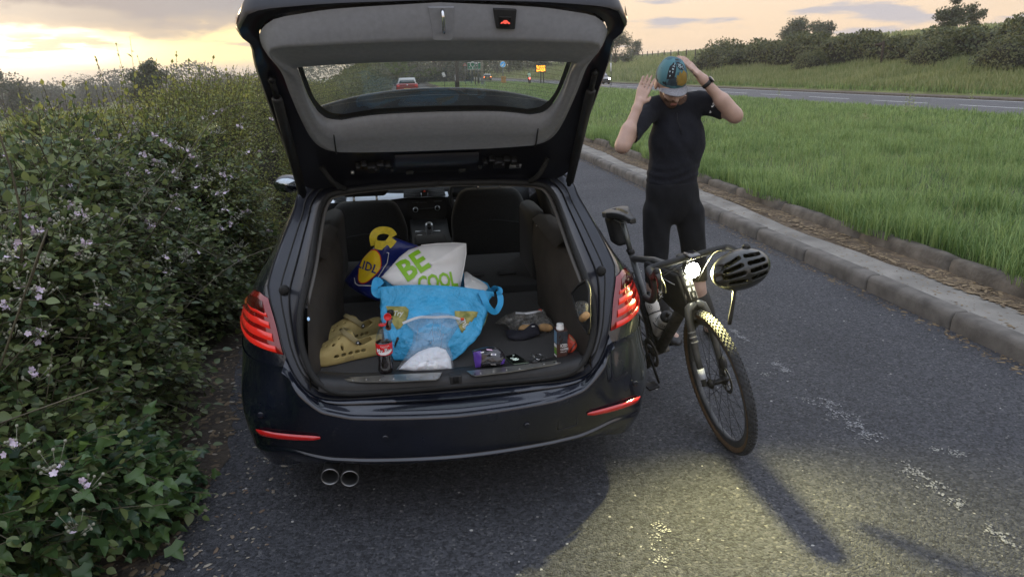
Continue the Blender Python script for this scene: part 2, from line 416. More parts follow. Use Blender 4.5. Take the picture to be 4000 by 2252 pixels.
M_PAINT = mat('road_paint', (0.72, 0.72, 0.70), 0.7, noise=(9, 0.25))

def terrain(x, y):
    x = np.asarray(x, float); y = np.asarray(y, float)
    z = np.interp(x, [-400, -130, -60, -14, -5, -1.3, -1.0, 4.18, 4.3, 4.6, 12, 19.0, 19.62, 19.7, 29.4, 29.6, 31, 38, 60, 120, 300, 900],
                  [-9, -9, -4.2, -0.6, -0.06, -0.03, -0.03, -0.03, 0.20, 0.235, 0.20, 0.10, 0.06, -0.05, -0.05, 0.13, 0.42, 1.9, 4.4, 9.0, 15, 17])
    far = np.clip((y - 128) / 14, 0, 1)           # where the lay-by ends the verge closes over it
    z = np.where((x > -1.4) & (x < 4.4), z + far * 0.2, z)
    return z
xs = np.unique(np.concatenate([np.linspace(-900, -130, 12), np.linspace(-130, -14, 20), np.linspace(-14, -1.3, 12), [-1.0, 0, 2, 4.18, 4.3, 4.6], np.linspace(5, 19, 20), [19.62, 19.7, 24, 29.4, 29.6, 31], np.linspace(33, 60, 16), np.linspace(70, 300, 20), [500, 900]]))
ys = np.unique(np.concatenate([np.linspace(-60, -4, 12), np.linspace(-3, 30, 34), np.linspace(34, 120, 30), np.linspace(135, 500, 22), [700, 1000, 1500, 2500]]))
XX, YY = np.meshgrid(xs, ys)
ZZ = terrain(XX, YY)
wob = 0.10 * np.sin(XX * 0.5 + 0.7 * np.sin(YY * 0.3)) * np.sin(YY * 0.37) * (np.abs(XX - 34) < 4)
ZZ = ZZ + wob
Vg = np.stack([XX, YY, ZZ], -1).reshape(-1, 3); nx = len(xs); ny = len(ys)
ii, jj = np.meshgrid(np.arange(nx - 1), np.arange(ny - 1)); q0 = (jj * nx + ii).ravel()
Fg = np.stack([q0, q0 + 1, q0 + nx + 1, q0 + nx], -1)
g = obj('ground', mesh('ground', Vg, Fg), M_SOIL, kind='structure')
me = g.data; me.materials.append(M_FIELD); me.materials.append(M_BANK); me.materials.append(M_DIRT)
cx_ = Vg[Fg].mean(1)
mi = np.where(cx_[:, 0] < -2.2, 1, np.where(cx_[:, 0] > 29, 2, np.where(cx_[:, 0] < 4.25, 3, 0))).astype(np.int32)
me.polygons.foreach_set('material_index', mi)

def sheet(name, x0, x1, y0, y1, z, m, nx=2, ny=2, wob=0.0, seed=0):
    r = np.random.default_rng(seed); b = B(); rows = []
    for j in range(ny):
        y = y0 + (y1 - y0) * j / (ny - 1); a = r.normal(0, wob) if wob else 0; c = r.normal(0, wob) if wob else 0
        rows.append([(x0 + a + (x1 + c - x0 - a) * i / (nx - 1), y, z) for i in range(nx)])
    b.grid(rows); return obj(name, b, m, kind='structure')
sheet('layby_road', -1.55, 3.52, -30, 132, 0.0, M_ASPH)
# crumbled dark edge where the hedge drops leaves and soil on the tarmac
b = B(); rr = np.random.default_rng(3)
rows = [[(-1.7, y, 0.004), (-1.20 + 0.10 * math.sin(y * 2.3) + rr.normal(0, 0.018), y, 0.004)] for y in np.linspace(-3, 40, 300)]
b.grid(rows); obj('hedge_bottom_soil', b, M_DIRT, kind='structure')
sheet('main_road', 19.68, 28.05, -40, 420, 0.0, M_ROAD)
sheet('footpath', 28.2, 29.5, -40, 420, 0.085, mat('leafy_path', (0.10, 0.075, 0.058), 1.0, noise=(4, 0.3)), wob=0)
b = B(); b.box((28.13, 190, 0.05), (0.15, 460, 0.12)); obj('road_kerb', b, M_CONC, kind='structure', bevel=0.02)
b = B(); b.box((19.63, 190, 0.03), (0.10, 460, 0.10)); obj('road_kerb', b, M_CONC, kind='structure', bevel=0.02)
# white lines on the main road
b = B(); b.add([(27.55, -40, 0.004), (27.67, -40, 0.004), (27.67, 400, 0.004), (27.55, 400, 0.004)], [(0, 1, 2, 3)]); obj('edge_line', b, M_PAINT, kind='structure')
b = B(); b.add([(20.0, -40, 0.004), (20.12, -40, 0.004), (20.12, 400, 0.004), (20.0, 400, 0.004)], [(0, 1, 2, 3)]); obj('edge_line', b, M_PAINT, kind='structure')
b = B()
for k in range(60):
    y = -20 + k * 6; b.add([(23.8, y, 0.004), (23.92, y, 0.004), (23.92, y + 4, 0.004), (23.8, y + 4, 0.004)], [(0, 1, 2, 3)])
obj('lane_line', b, M_PAINT, kind='structure')
# worn dashed line of the lay-by, paint left only on the high stones
b = B(); r = np.random.default_rng(8)
for (y0, y1, w) in ((1.65, 1.9, .03), (0.30, 0.80, .07), (-0.16, 0.12, .07), (-0.18, -0.26, .05), (-0.52, -0.36, .04), (-0.80, -0.66, .05), (1.15, 1.3, .03), (2.4, 2.8, .035), (3.6, 3.9, .03)):
    ln = y1 - y0
    for _ in range(int(abs(ln) * 1100)):
        y = y0 + r.random() * ln; x = 2.045 + r.normal(0, w / 2); s = 0.0018 + 0.0042 * r.random() ** 2
        if math.sin(x * 90 + 2 * math.sin(y * 40)) + math.sin(y * 55) < -0.35: continue
        a = r.random() * 6.28; n = 5
        h_ = 0.003 + 0.0025 * r.random(); b.add([(x + s * (0.7 + 0.5 * r.random()) * math.cos(a + 6.283 * k / n), y + 1.3 * s * math.sin(a + 6.283 * k / n), h_) for k in range(n)], [tuple(range(n))])
obj('worn_dashes', b, mat('worn_paint', (0.21, 0.21, 0.215), 0.8, noise=(60, 0.4)), kind='structure')
b = B()
for (px, py, k) in ((2585, 2060, 34), (2560, 2095, 20), (2580, 2180, 24), (2570, 2140, 12), (3740, 1770, 40), (3660, 1760, 20), (2990, 1460, 25), (3140, 1560, 12)):
    c = at(px, py, z=0.0035)
    for _ in range(k):
        x = c[0] + r.normal(0, 0.02); y = c[1] + r.normal(0, 0.02); s = 0.002 + 0.003 * r.random(); h_ = 0.003 + 0.0025 * r.random()
        b.add([(x + s * math.cos(1.257 * k2), y + s * math.sin(1.257 * k2), h_) for k2 in range(5)], [(0, 1, 2, 3, 4)])
obj('paint_marks', b, mat('pale_paint', (0.30, 0.30, 0.285), 0.8), kind='structure')

# the kerb: separate stones, each with a rounded top edge
kerb = thing('kerb', None, None, (3.5, 0, 0)); del_keys = None
kerb['kind'] = 'structure'
def kerb_stone(y0, y1, x0=3.49, x1=3.625, h=0.125, dx=0, dz=0):
    g_ = 0.009
    prof = [(x0 + dx, -0.05), (x0 + dx + 0.002, h * 0.62 + dz), (x0 + dx + 0.012, h * 0.86 + dz), (x0 + dx + 0.034, h + dz), (x1 + dx - 0.006, h + dz), (x1 + dx, h - 0.006 + dz), (x1 + dx, -0.05)]
    b = B(); n = len(prof); ysn = [y0 + g_, y0 + g_ + 0.012, (y0 * 2 + y1) / 3, (y0 + y1 * 2) / 3, y1 - g_ - 0.012, y1 - g_]
    rows = []
    for k, y in enumerate(ysn):
        sh = 0.006 if k in (0, 5) else 0
        rows.append([(px + (sh if px < x0 + 0.03 else 0) + random.gauss(0, 0.0012), y, pz - sh * (pz > 0)) for px, pz in prof])
    b.grid(rows, flip=True); F0 = tuple(range(n)); b.F.append(F0[::-1][::-1]); b.F.append(tuple((5 * n + k) for k in range(n))[::-1]); return b
random.seed(2)
for k in range(-5, 36):
    y0 = 1.61 + 0.93 * k
    obj('kerb_stone', kerb_stone(y0, y0 + 0.93, dx=random.gauss(0, 0.004), dz=random.gauss(0, 0.003)), M_CONC, kerb)
b = B(); b.box((3.557, 62, 0.04), (0.135, 52.5, 0.17)); obj('kerb_run', b, M_CONC, kerb, bevel=0.02)
# strip of old paving and a second, rougher concrete edging behind it
b = B(); r = np.random.default_rng(5); rows = []
for y in np.linspace(-4, 60, 160):
    rows.append([(3.62, y, 0.112 + r.normal(0, .002)), (3.75, y, 0.116 + r.normal(0, .002)), (3.92 + 0.07 * math.sin(1.1 * y) + r.normal(0, 0.015), y, 0.118)])
b.grid(rows, flip=False); obj('paving_strip', b, M_PATH, kind='structure')
b = B(); rows = [[(3.86, y, 0.108), (3.98, y, 0.121 + r.normal(0, 0.004)), (4.10, y, 0.128 + r.normal(0, 0.006)), (4.26, y, 0.13)] for y in np.linspace(-4, 60, 320)]
b.grid(rows); obj('leaf_litter_strip', b, mat('litter', (0.095, 0.07, 0.046), 1.0, noise=(9, 0.55), bump=(55, 1.0, 0.02)), kind='structure')
edging = thing('concrete_edging', None, None, (4.2, 0, 0)); edging['kind'] = 'structure'
y = -3.2; random.seed(9)
while y < 40:
    L_ = random.choice([0.9, 1.2, 1.5, 1.8]); b = B(); rows = []
    h = 0.235 + random.gauss(0, 0.012); dx = random.gauss(0, 0.012); n = 8
    for k in range(n):
        yy = y + 0.008 + (L_ - 0.016) * k / (n - 1); e = 0.012 if k in (0, n - 1) else 0
        j = lambda s=0.0035: random.gauss(0, s)
        rows.append([(4.18 + dx + e, yy, 0.05), (4.185 + dx + e + j(), yy, 0.15), (4.20 + dx + e + j(), yy, h - 0.025 - e), (4.225 + dx + j(), yy, h - e + j()), (4.29 + dx, yy, h - e + j()), (4.31 + dx, yy, h - 0.03), (4.31 + dx, yy, 0.0)])
    b.grid(rows, flip=True); m_ = len(rows[0]); b.F.append(tuple(range(m_))); b.F.append(tuple((n - 1) * m_ + k for k in range(m_))[::-1])
    obj('edging_block', b, M_CONC2, edging); y += L_
# stones, straw and leaf scraps lying about
def scraps(name, N, xr, yr, size, m, zf, flat=0.4, seed=0, long=1.0, dens=None):
    r = np.random.default_rng(seed); P = np.stack([r.uniform(*xr, N), yr[0] + (yr[1] - yr[0]) * r.random(N) ** 1.6, np.zeros(N)], -1); P[:, 2] = zf
    s = size * (0.45 + 0.9 * r.random(N) ** 2); a = r.random(N) * 6.283
    T = np.array([(-1, -.5, 0), (0.1, -.9, 0), (1, -.3, 0), (.6, .8, 0), (-.6, .7, 0), (0, 0, flat * 1.4)], float); T[:, 0] *= long
    c, sn = np.cos(a)[:, None], np.sin(a)[:, None]; tx = T[None, :, 0] * (0.75 + 0.5 * r.random((N, 6))); ty = T[None, :, 1] * (0.75 + 0.5 * r.random((N, 6)))
    V = np.stack([P[:, :1] + s[:, None] * (c * tx - sn * ty), P[:, 1:2] + s[:, None] * (sn * tx + c * ty), P[:, 2:] + s[:, None] * np.repeat(T[None, :, 2], N, 0)], -1)
    F = np.array([(0, 1, 5), (1, 2, 5), (2, 3, 5), (3, 4, 5), (4, 0, 5)])
    Fa = (F[None] + 6 * np.arange(N)[:, None, None]).reshape(-1, 3)
    return obj(name, mesh(name, V.reshape(-1, 3), Fa, False), m, kind='stuff')
scraps('gravel', 1500, (-1.2, 3.45), (-0.7, 6), 0.006, mat('chips_grey', (0.08, 0.08, 0.085), 0.8, noise=(3, 0.6), island=0.9, col2=(0.17, 0.165, 0.16)), 0.001, seed=1)
scraps('gravel', 260, (-1.2, 3.4), (-0.7, 5), 0.006, mat('chips_white', (0.34, 0.33, 0.31), 0.8), 0.001, seed=2)
scraps('gravel', 700, (-1.4, -0.75), (-0.8, 2.5), 0.008, mat('chips_hedge', (0.14, 0.10, 0.07), 0.9, island=0.9, noise=(3, .5), col2=(0.28, 0.25, 0.2)), 0.004, seed=3, long=1.8)
scraps('leaf_litter', 5200, (3.93, 4.22), (-1.5, 14), 0.012, mat('straw', (0.10, 0.068, 0.038), 0.9, island=0.9, noise=(3, .5), col2=(0.21, 0.155, 0.09)), 0.128, seed=4, long=2.6, flat=0.25)
scraps('leaf_litter', 1300, (3.36, 3.49), (-1, 12), 0.009, MATS['straw'], 0.002, seed=5, long=1.8, flat=0.25)
scraps('leaf_litter', 900, (3.64, 3.95), (-1, 10), 0.008, MATS['straw'], 0.117, seed=6, long=1.8, flat=0.2)
scraps('leaf_litter', 900, (-1.45, -1.1), (-0.8, 3), 0.012, mat('dead_leaf', (0.06, 0.045, 0.03), 0.9, island=0.8, noise=(3, .5), col2=(0.14, 0.10, 0.06)), 0.005, seed=7, long=1.8, flat=0.2)
# ------------------------------------------------------------------ plants
def _leaf(rows_, cup=.08, droop=.10):
    """leaf blade from (half width, position along) pairs, folded along its midrib and bent down at the tip"""
    V = [(0, 0, 0)]; F = []
    for w, t in rows_: z = -droop * t * t; V += [(-w, t, z + cup * w * 2), (0, t + .02, z - cup * .45), (w, t, z + cup * w * 2)]
    V.append((0, 1, -droop * 1.15)); n = len(rows_); F += [(0, 2, 1), (0, 3, 2)]
    for k in range(n - 1): a = 1 + 3 * k; F += [(a, a + 1, a + 3), (a + 1, a + 4, a + 3), (a + 1, a + 2, a + 4), (a + 2, a + 5, a + 4)]
    a = 1 + 3 * (n - 1); F += [(a, a + 1, len(V) - 1), (a + 1, a + 2, len(V) - 1)]; return np.array(V, float), np.array(F)
LEAF6 = _leaf([(.26, .14), (.37, .36), (.30, .62), (.15, .84)])
LEAF4 = (np.array([(0, 0, 0), (-.3, .45, .05), (0, 1, -.06), (.3, .45, .05)], float), np.array([(0, 3, 1), (1, 3, 2)]))
IVY = (np.array([(0, 0, 0), (-.34, -.10, .0), (-.56, .28, .02), (-.28, .42, .04), (-.22, .62, .02), (0, 1, -.08), (.22, .62, .02), (.28, .42, .04), (.56, .28, .02), (.34, -.10, 0), (0, .38, -.05)], float),
       np.array([(0, 10, 1), (1, 10, 2), (2, 10, 3), (3, 10, 4), (4, 10, 5), (5, 10, 6), (6, 10, 7), (7, 10, 8), (8, 10, 9), (9, 10, 0)]))
IVY[0][:, 2] = IVY[0][:, 2] * 2.4 - .10 * IVY[0][:, 0] ** 2 * 3
def unit(a): return a / np.maximum(np.linalg.norm(a, axis=-1, keepdims=True), 1e-9)
def leaves(P, D, Nn, s, tpl):
    D = unit(D); Nn = unit(Nn - D * (Nn * D).sum(-1, keepdims=True)); X = np.cross(D, Nn); T, F = tpl
    V = P[:, None, :] + s[:, None, None] * (T[None, :, 0:1] * X[:, None, :] + T[None, :, 1:2] * D[:, None, :] + T[None, :, 2:3] * Nn[:, None, :])
    Fa = (F[None] + len(T) * np.arange(len(P))[:, None, None]).reshape(-1, 3)
    return V.reshape(-1, 3), Fa
def rods(P0, P1, r0, r1):
    N = len(P0); t = unit(P1 - P0); u = unit(np.cross(t, np.where(np.abs(t[:, 2:]) < .9, np.array([[0, 0, 1.]]), np.array([[1., 0, 0]])))); w = np.cross(t, u)
    r0 = np.broadcast_to(r0, (N,)); r1 = np.broadcast_to(r1, (N,)); V = np.zeros((N, 6, 3))
    for k in range(3):
        a = 2.0944 * k; d_ = u * math.cos(a) + w * math.sin(a); V[:, k] = P0 + d_ * r0[:, None]; V[:, 3 + k] = P1 + d_ * r1[:, None]
    F = np.array([(0, 1, 4), (0, 4, 3), (1, 2, 5), (1, 5, 4), (2, 0, 3), (2, 3, 5)])
    return V.reshape(-1, 3), (F[None] + 6 * np.arange(N)[:, None, None]).reshape(-1, 3)
def joinm(parts):
    V = []; F = []; n = 0
    for v, f in parts: V.append(v); F.append(f + n); n += len(v)
    return np.concatenate(V), np.concatenate(F)
def sprigs(P, D, L, K, size, r, tpl=LEAF4, droop=0.25, spread=0.9, out=None):
    """N twigs starting at P along D, each with K leaves; returns leaves (points, dirs, normals, sizes) and twig rods"""
    N = len(P); D = unit(D); t = np.linspace(0.15, 1.0, K)[None, :, None]
    bend = np.array([0, 0, -droop]); rnd = r.normal(0, 0.25, (N, 1, 3))
    Q = P[:, None] + L[:, None, None] * (D[:, None] * t + (bend + rnd) * t ** 2 * 0.5)
    ax = unit(D[:, None] + (bend + rnd) * t)
    side = unit(np.cross(ax, r.normal(0, 1, (N, K, 3)))); alt = np.where(np.arange(K) % 2 == 0, 1, -1)[None, :, None]
    base = unit(np.cross(D, np.array([0.3, 0.2, 1.0])))[:, None]
    dirs = unit(ax * 0.55 + (base * alt + 0.7 * side) * spread)
    dirs[:, -1] = ax[:, -1]
    nrm = unit(np.array([0, 0, 1.0]) + r.normal(0, 0.45, (N, K, 3)) + (0.35 * D)[:, None])
    s = size * (0.45 + 0.95 * r.random((N, K)) ** 1.4) * np.broadcast_to(np.linspace(1.05, 0.75, K)[None], (N, K))
    rodP0 = Q[:, :-1].reshape(-1, 3); rodP1 = Q[:, 1:].reshape(-1, 3)
    return (Q.reshape(-1, 3), dirs.reshape(-1, 3), nrm.reshape(-1, 3), s.ravel()), (rodP0, rodP1)

# --- the roadside hedge: a hull that says where its face and top are
def hedge_h(y): return np.interp(y, [-2.5, -1.0, 0.3, 1.0, 2.0, 4.0, 8.0, 16, 30, 45, 60, 92], [0.78, 0.88, 1.04, 1.13, 1.23, 1.42, 1.52, 1.36, 1.62, 2.2, 2.9, 3.4])
def hedge_face(y, z, h):
    f = -1.40 - 0.38 * np.clip(z / h, 0, 1) ** 2.0 + 0.10 * np.sin(y * 2.1 + 1.3 * np.sin(z * 3)) + 0.06 * np.sin(y * 5.3 + z * 4) + 0.10 * np.sin(y * 3.4 + 2 * np.sin(z * 4)) * np.sin(z * 5.2 + y * 1.7)
    return f + np.interp(y, [-3, -0.2, 0.6, 1.6, 40], [-0.14, -0.14, -0.05, -0.05, -0.2])
def hedge_points(N, y0, y1, r, topw=1.6, back=1.0, pw=1.0, ftop=0.45, zlo=0.02):
    """points on the hull with outward normals"""
    y = y0 + (y1 - y0) * r.random(N) ** pw; h = hedge_h(y) + 0.07 * np.sin(y * 1.7) + 0.06 * np.sin(y * 4.1 + 1)
    top = r.random(N) < ftop
    z = zlo + (h - zlo) * r.random(N) ** 0.9
    x = hedge_face(y, z, h); xt = hedge_face(y, h, h) - r.random(N) * back
    zt = h - 0.14 * ((xt - hedge_face(y, h, h)) / topw) ** 2 + 0.10 * np.sin(xt * 4 + y * 2)
    P = np.stack([np.where(top, xt, x), y, np.where(top, zt, z)], -1)
    slope = np.clip(z / h, 0, 1)
    Nn = np.stack([np.where(top, 0.25, 1 - 0.5 * slope), np.full(N, -0.25), np.where(top, 1.0, 0.25 + 0.5 * slope)], -1)
    return P, unit(Nn + r.normal(0, 0.30, (N, 3)))
LM_BRAM = leafmat('bramble_leaf', (0.042, 0.076, 0.028), (0.15, 0.19, 0.068), 0.32, 0.36)
LM_THORN = leafmat('blackthorn_leaf', (0.09, 0.125, 0.034), (0.22, 0.25, 0.068), 0.45, 0.45, scale=0.8)
LM_IVY = leafmat('ivy_leaf', (0.022, 0.055, 0.026), (0.085, 0.15, 0.045), 0.28, 0.33, scale=2.5)
LM_YOUNG = leafmat('young_leaf', (0.09, 0.16, 0.03), (0.17, 0.24, 0.05), 0.4, 0.42)
LM_FAR = leafmat('far_leaf', (0.050, 0.066, 0.026), (0.12, 0.135, 0.052), 0.3, 0.6, scale=0.3)
M_TWIG = mat('twig', (0.06, 0.042, 0.028), 0.8, noise=(8, 0.3))
M_STEM = mat('bramble_stem', (0.07, 0.06, 0.035), 0.6, noise=(8, 0.4))
M_CORE = mat('hedge_shade', (0.013, 0.014, 0.008), 1.0, noise=(6, 0.5), bump=(14, 1.0, 0.05))  # near-black, stands in for the shade deep among the leaves
def single_leafmat(name, src, c1, c2):
    m = src.copy(); m.name = name; t = m.node_tree
    rm = [n for n in t.nodes if n.type == 'VALTORGB'][0]; oi = t.nodes.new('ShaderNodeObjectInfo'); t.links.new(oi.outputs['Random'], rm.inputs[0])
    rm.color_ramp.elements[0].position = 0; rm.color_ramp.elements[1].position = 1
    return m
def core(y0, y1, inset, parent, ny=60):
    """dark hull added inside the hedge, coloured as its inner shade"""
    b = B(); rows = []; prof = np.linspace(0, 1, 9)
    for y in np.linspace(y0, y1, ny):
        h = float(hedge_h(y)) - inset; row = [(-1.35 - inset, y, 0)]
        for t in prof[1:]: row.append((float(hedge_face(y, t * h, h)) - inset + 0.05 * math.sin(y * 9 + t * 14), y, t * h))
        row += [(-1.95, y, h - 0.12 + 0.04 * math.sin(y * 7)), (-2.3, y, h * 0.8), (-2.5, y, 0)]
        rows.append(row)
    b.grid(rows); return obj('shade_hull', b, M_CORE, parent, kind='stuff')

def plant_mass(root, P, D, L, K, size, r, tpl, lm, stem_m, n_single=0, single_m=None, stem_r=0.0018, droop=0.25):
    (q, dd, nn, ss), (a, c) = sprigs(P, D, L, K, size, r, tpl, droop)
    if n_single:
        pr = (q - CAM_P); zz = pr @ FW; px = 2000 + FPX * (pr @ RT) / zz; py = 1126 - FPX * (pr @ UP) / zz
        on = (px > 20) & (px < 3900) & (py > 20) & (py < 2230)
        depth_in = (q[:, 0] - hedge_face(q[:, 1], q[:, 2], hedge_h(q[:, 1])))
        score = ss / np.maximum(zz, .3) * on * (depth_in > -0.02)
        idx = np.argsort(-score)[:n_single]; keep = np.ones(len(q), bool); keep[idx] = False
        T, F = tpl; me_ = mesh('leaf', T, F)
        for i in idx:
            Dv = unit(dd[i]); Nv = unit(nn[i] - Dv * (nn[i] @ Dv)); Xv = np.cross(Dv, Nv)
            o = obj('leaf', me_, single_m, root); s = float(ss[i])
            o.matrix_world = Matrix(((Xv[0] * s, Dv[0] * s, Nv[0] * s, q[i, 0]), (Xv[1] * s, Dv[1] * s, Nv[1] * s, q[i, 1]), (Xv[2] * s, Dv[2] * s, Nv[2] * s, q[i, 2]), (0, 0, 0, 1)))
        q, dd, nn, ss = q[keep], dd[keep], nn[keep], ss[keep]
    V, F = leaves(q, dd, nn, ss, tpl)
    obj('foliage', mesh('foliage', V, F), lm, root, kind='stuff')
    V, F = rods(a, c, stem_r, stem_r * 0.8); obj('twigs', mesh('twigs', V, F), stem_m, root, kind='stuff')

r = np.random.default_rng(21)
# brambles, nearest part of the hedge
bram = thing('bramble_bush', 'dense dark bramble bush with pale pink flowers left of the dark car', 'bramble', (-1.6, 0.6, 0))
P, Nn = hedge_points(8200, -1.7, 3.6, r, ftop=0.42)
P = P - Nn * r.uniform(0.0, 0.22, (len(P), 1)); D = unit(Nn + np.array([0.1, -0.2, 0.25]) + r.normal(0, 0.55, (len(P), 3)))
plant_mass(bram, P, D, 0.16 + 0.16 * r.random(len(P)), 6, 0.050, r, LEAF6, LM_BRAM, M_STEM, 300, single_leafmat('bramble_leaf_single', LM_BRAM, 0, 0), 0.0022)
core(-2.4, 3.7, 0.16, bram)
# long arching bramble canes
b = B()
for k in range(46):
    y = r.uniform(-0.8, 3.4); h = float(hedge_h(y)); x0 = -1.5 - r.random() * 0.8
    p0 = np.array([x0, y, h * r.uniform(0.3, 0.8)]); dz = r.uniform(0.15, 0.55)
    p1 = p0 + [r.normal(0, .25), r.normal(0, .25), dz]; p2 = p1 + [r.normal(0.12, .25), r.normal(-0.1, .3), r.normal(0.05, 0.15)]
    b.tube(catmull([p0, p1, p2], 8), [0.004 - 0.0003 * i for i in range(8)], 5)
cn = at(20, 560, x=-1.62); b.tube(catmull([cn + [-.12, .05, -.7], cn + [0, 0, -.25], cn + [-.02, .0, .12], cn + [-.03, .02, .22]], 10), [0.006 - 0.0004 * i for i in range(10)], 6)
obj('cane', b, M_STEM, bram)
# flower clusters
M_PETAL = mat('bramble_petal', (0.52, 0.43, 0.51), 0.6, noise=(30, 0.15), sss=0.2)
M_BUD = mat('bramble_bud', (0.25, 0.25, 0.19), 0.8, noise=(40, 0.25))
def flower_mesh(seed, nf, nb):
    r_ = np.random.default_rng(seed); b = B(); c = B()
    for k in range(nf):
        p = r_.normal(0, 0.022, 3); p[2] = abs(p[2]) * 1.2; n = unit(np.array([0.5, -0.7, 0.7]) + r_.normal(0, .5, 3)); u = unit(np.cross(n, [0.2, 0.1, 1])); w = np.cross(n, u)
        for q in range(5):
            a = 1.2566 * q + r_.random() * 0.3; d_ = u * math.cos(a) + w * math.sin(a); e_ = np.cross(n, d_); s = 0.012
            b.add([p + n * .001, p + d_ * s * .55 - e_ * s * .42 + n * .002, p + d_ * s * 1.05 - e_ * s * .25 + n * .0035, p + d_ * s * 1.05 + e_ * s * .25 + n * .0035, p + d_ * s * .55 + e_ * s * .42 + n * .002], [(0, 1, 2, 3, 4)])
    for k in range(nb):
        p = r_.normal(0, 0.026, 3); p[2] = abs(p[2]) * 1.3; c.ell(p, (0.0055, 0.0055, 0.006), 6, 4); c.tube([p * .35 - [0, 0, .012], p], 0.0010, 3)
    return b, c
FL = []
for s in range(4):
    b, c = flower_mesh(s, [3, 2, 4, 1][s], [9, 12, 7, 14][s]); m_ = mesh('flower_cluster', b.V + c.V, b.F + [tuple(i + len(b.V) for i in f) for f in c.F]); m_.materials.append(M_PETAL); m_.materials.append(M_BUD)
    m_.polygons.foreach_set('material_index', np.array([0] * len(b.F) + [1] * len(c.F), np.int32)); FL.append(m_)
fl_px = [(128, 1478, 2), (330, 1910, 2), (300, 2075, 1), (60, 1750, 0), (215, 1840, 1), (170, 1320, 0), (15, 1215, 2), (90, 1130, 1), (165, 1150, 0), (395, 1200, 1), (290, 815, 2), (575, 880, 0), (500, 695, 2), (545, 745, 0), (340, 660, 0), (225, 690, 2), (90, 570, 2), (140, 545, 0), (260, 590, 2), (400, 560, 0), (470, 540, 2), (530, 520, 0), (640, 560, 2), (710, 590, 0), (750, 620, 2), (780, 650, 1), (870, 690, 2), (905, 700, 0), (690, 820, 1), (560, 745, 2), (845, 1000, 1), (640, 1010, 1), (660, 1070, 1), (905, 880, 0), (420, 930, 1), (720, 1000, 3), (950, 960, 3), (120, 860, 2), (40, 880, 1), (200, 430, 0), (230, 640, 3), (180, 640, 3), (640, 650, 3), (480, 420, 2), (610, 460, 1), (790, 470, 2), (860, 520, 3), (980, 530, 2), (1010, 600, 0), (1060, 470, 2), (930, 610, 3), (700, 700, 1), (600, 640, 0), (120, 640, 1), (350, 480, 1), (545, 430, 2), (50, 1310, 3)]
fr_ = np.random.default_rng(77)
for _ in range(75): fl_px.append((fr_.uniform(20, 1080), 430 + 620 * fr_.random() ** 1.6, int(fr_.integers(0, 4))))
for (px, py, k) in fl_px:
    # walk along the sight line to the hedge's face or top
    v = ray(px, py) / FPX; p = None
    for t in np.arange(1.5, 12, 0.03):
        q = CAM_P + v * t; h = float(hedge_h(q[1]))
        if q[2] < h + 0.02 and q[0] < float(hedge_face(q[1], q[2], h)) + 0.04: p = q - v * (0.24 if q[1] < 1.2 else 0.30); break
    if p is None or p[1] > 9: continue
    o = obj('flower_cluster', FL[k], None, bram); o.matrix_world = Matrix.LocRotScale(Vector(p), Matrix.Rotation(r.random() * 6.28, 3, 'Z').to_quaternion(), Vector((1, 1, 1)) * r.uniform(0.85, 1.15))
# ivy and young shoots tumbling forward at the lower left
ivy = thing('ivy_clump', 'glossy ivy with lighter young leaves spilling onto the tarmac, lowest at the left', 'ivy', (-1.3, -0.5, 0))
N = 900; y = r.uniform(-1.5, 0.55, N); z = r.random(N) ** 1.1 * np.interp(y, [-1.5, -.6, 0.1, .55], [.62, .62, .5, .15]); h = hedge_h(y); x = hedge_face(y, z, h) + 0.03 - 0.05 * z + 0.03 * np.sin(y * 8)
P = np.stack([x, y, z], -1); D = unit(np.array([0.55, -0.35, 0.30]) + r.normal(0, .55, (N, 3)))
plant_mass(ivy, P, D, 0.10 + 0.10 * r.random(N), 4, 0.078, r, IVY, LM_IVY, M_STEM, 300, single_leafmat('ivy_leaf_single', LM_IVY, 0, 0), 0.0018, droop=0.5)
young = thing('young_shoot', 'bright green upright shoot with large glossy leaves standing out of the dark ivy', 'shoot', at(345, 1600, x=-1.17))
for (px, py, n, s) in ((385, 1440, 9, 0.075), (365, 1620, 8, 0.07), (470, 1690, 7, 0.06), (290, 1745, 6, 0.06), (65, 1970, 8, 0.085), (160, 2180, 8, 0.085), (830, 660, 7, 0.05), (905, 830, 7, 0.04), (230, 820, 6, 0.045), (330, 810, 7, 0.045), (420, 790, 6, 0.04), (520, 780, 6, 0.035), (760, 810, 8, 0.035), (165, 1345, 4, 0.055), (400, 1225, 4, 0.05), (430, 600, 6, .045), (960, 730, 6, .03)):
    v = ray(px, py) / FPX; p = None
    for t in np.arange(1.2, 10, 0.02):
        q = CAM_P + v * t; h = float(hedge_h(q[1]))
        if q[2] < h and q[0] < float(hedge_face(q[1], q[2], h)) + 0.08: p = q; break
    if p is None: continue
    pts = p + np.stack([r.normal(0, 0.025, n), r.normal(0, .025, n), np.linspace(-0.09, 0.05, n)], -1)
    ang = np.arange(n) * 2.4 + r.random(); dd = np.stack([np.cos(ang) + 0.4, np.sin(ang) - 0.4, np.linspace(0.0, 0.9, n)], -1)
    nn = np.stack([np.zeros(n) + 0.2, np.zeros(n) - 0.3, np.ones(n)], -1) + r.normal(0, .25, (n, 3))
    V, F = leaves(pts, dd, nn, np.full(n, s) * np.linspace(1.1, .7, n), LEAF6 if s < 0.06 else (LEAF6[0] * [1.25, 1, 1], LEAF6[1]))
    obj('leaf_rosette', mesh('leaf_rosette', V, F), LM_YOUNG, young, kind='stuff')
    V, F = rods(np.array([p + [-0.03, 0.02, -.2]]), np.array([p + [0, 0, .05]]), .003, .002); obj('stem', mesh('stem', V, F), LM_YOUNG, young)

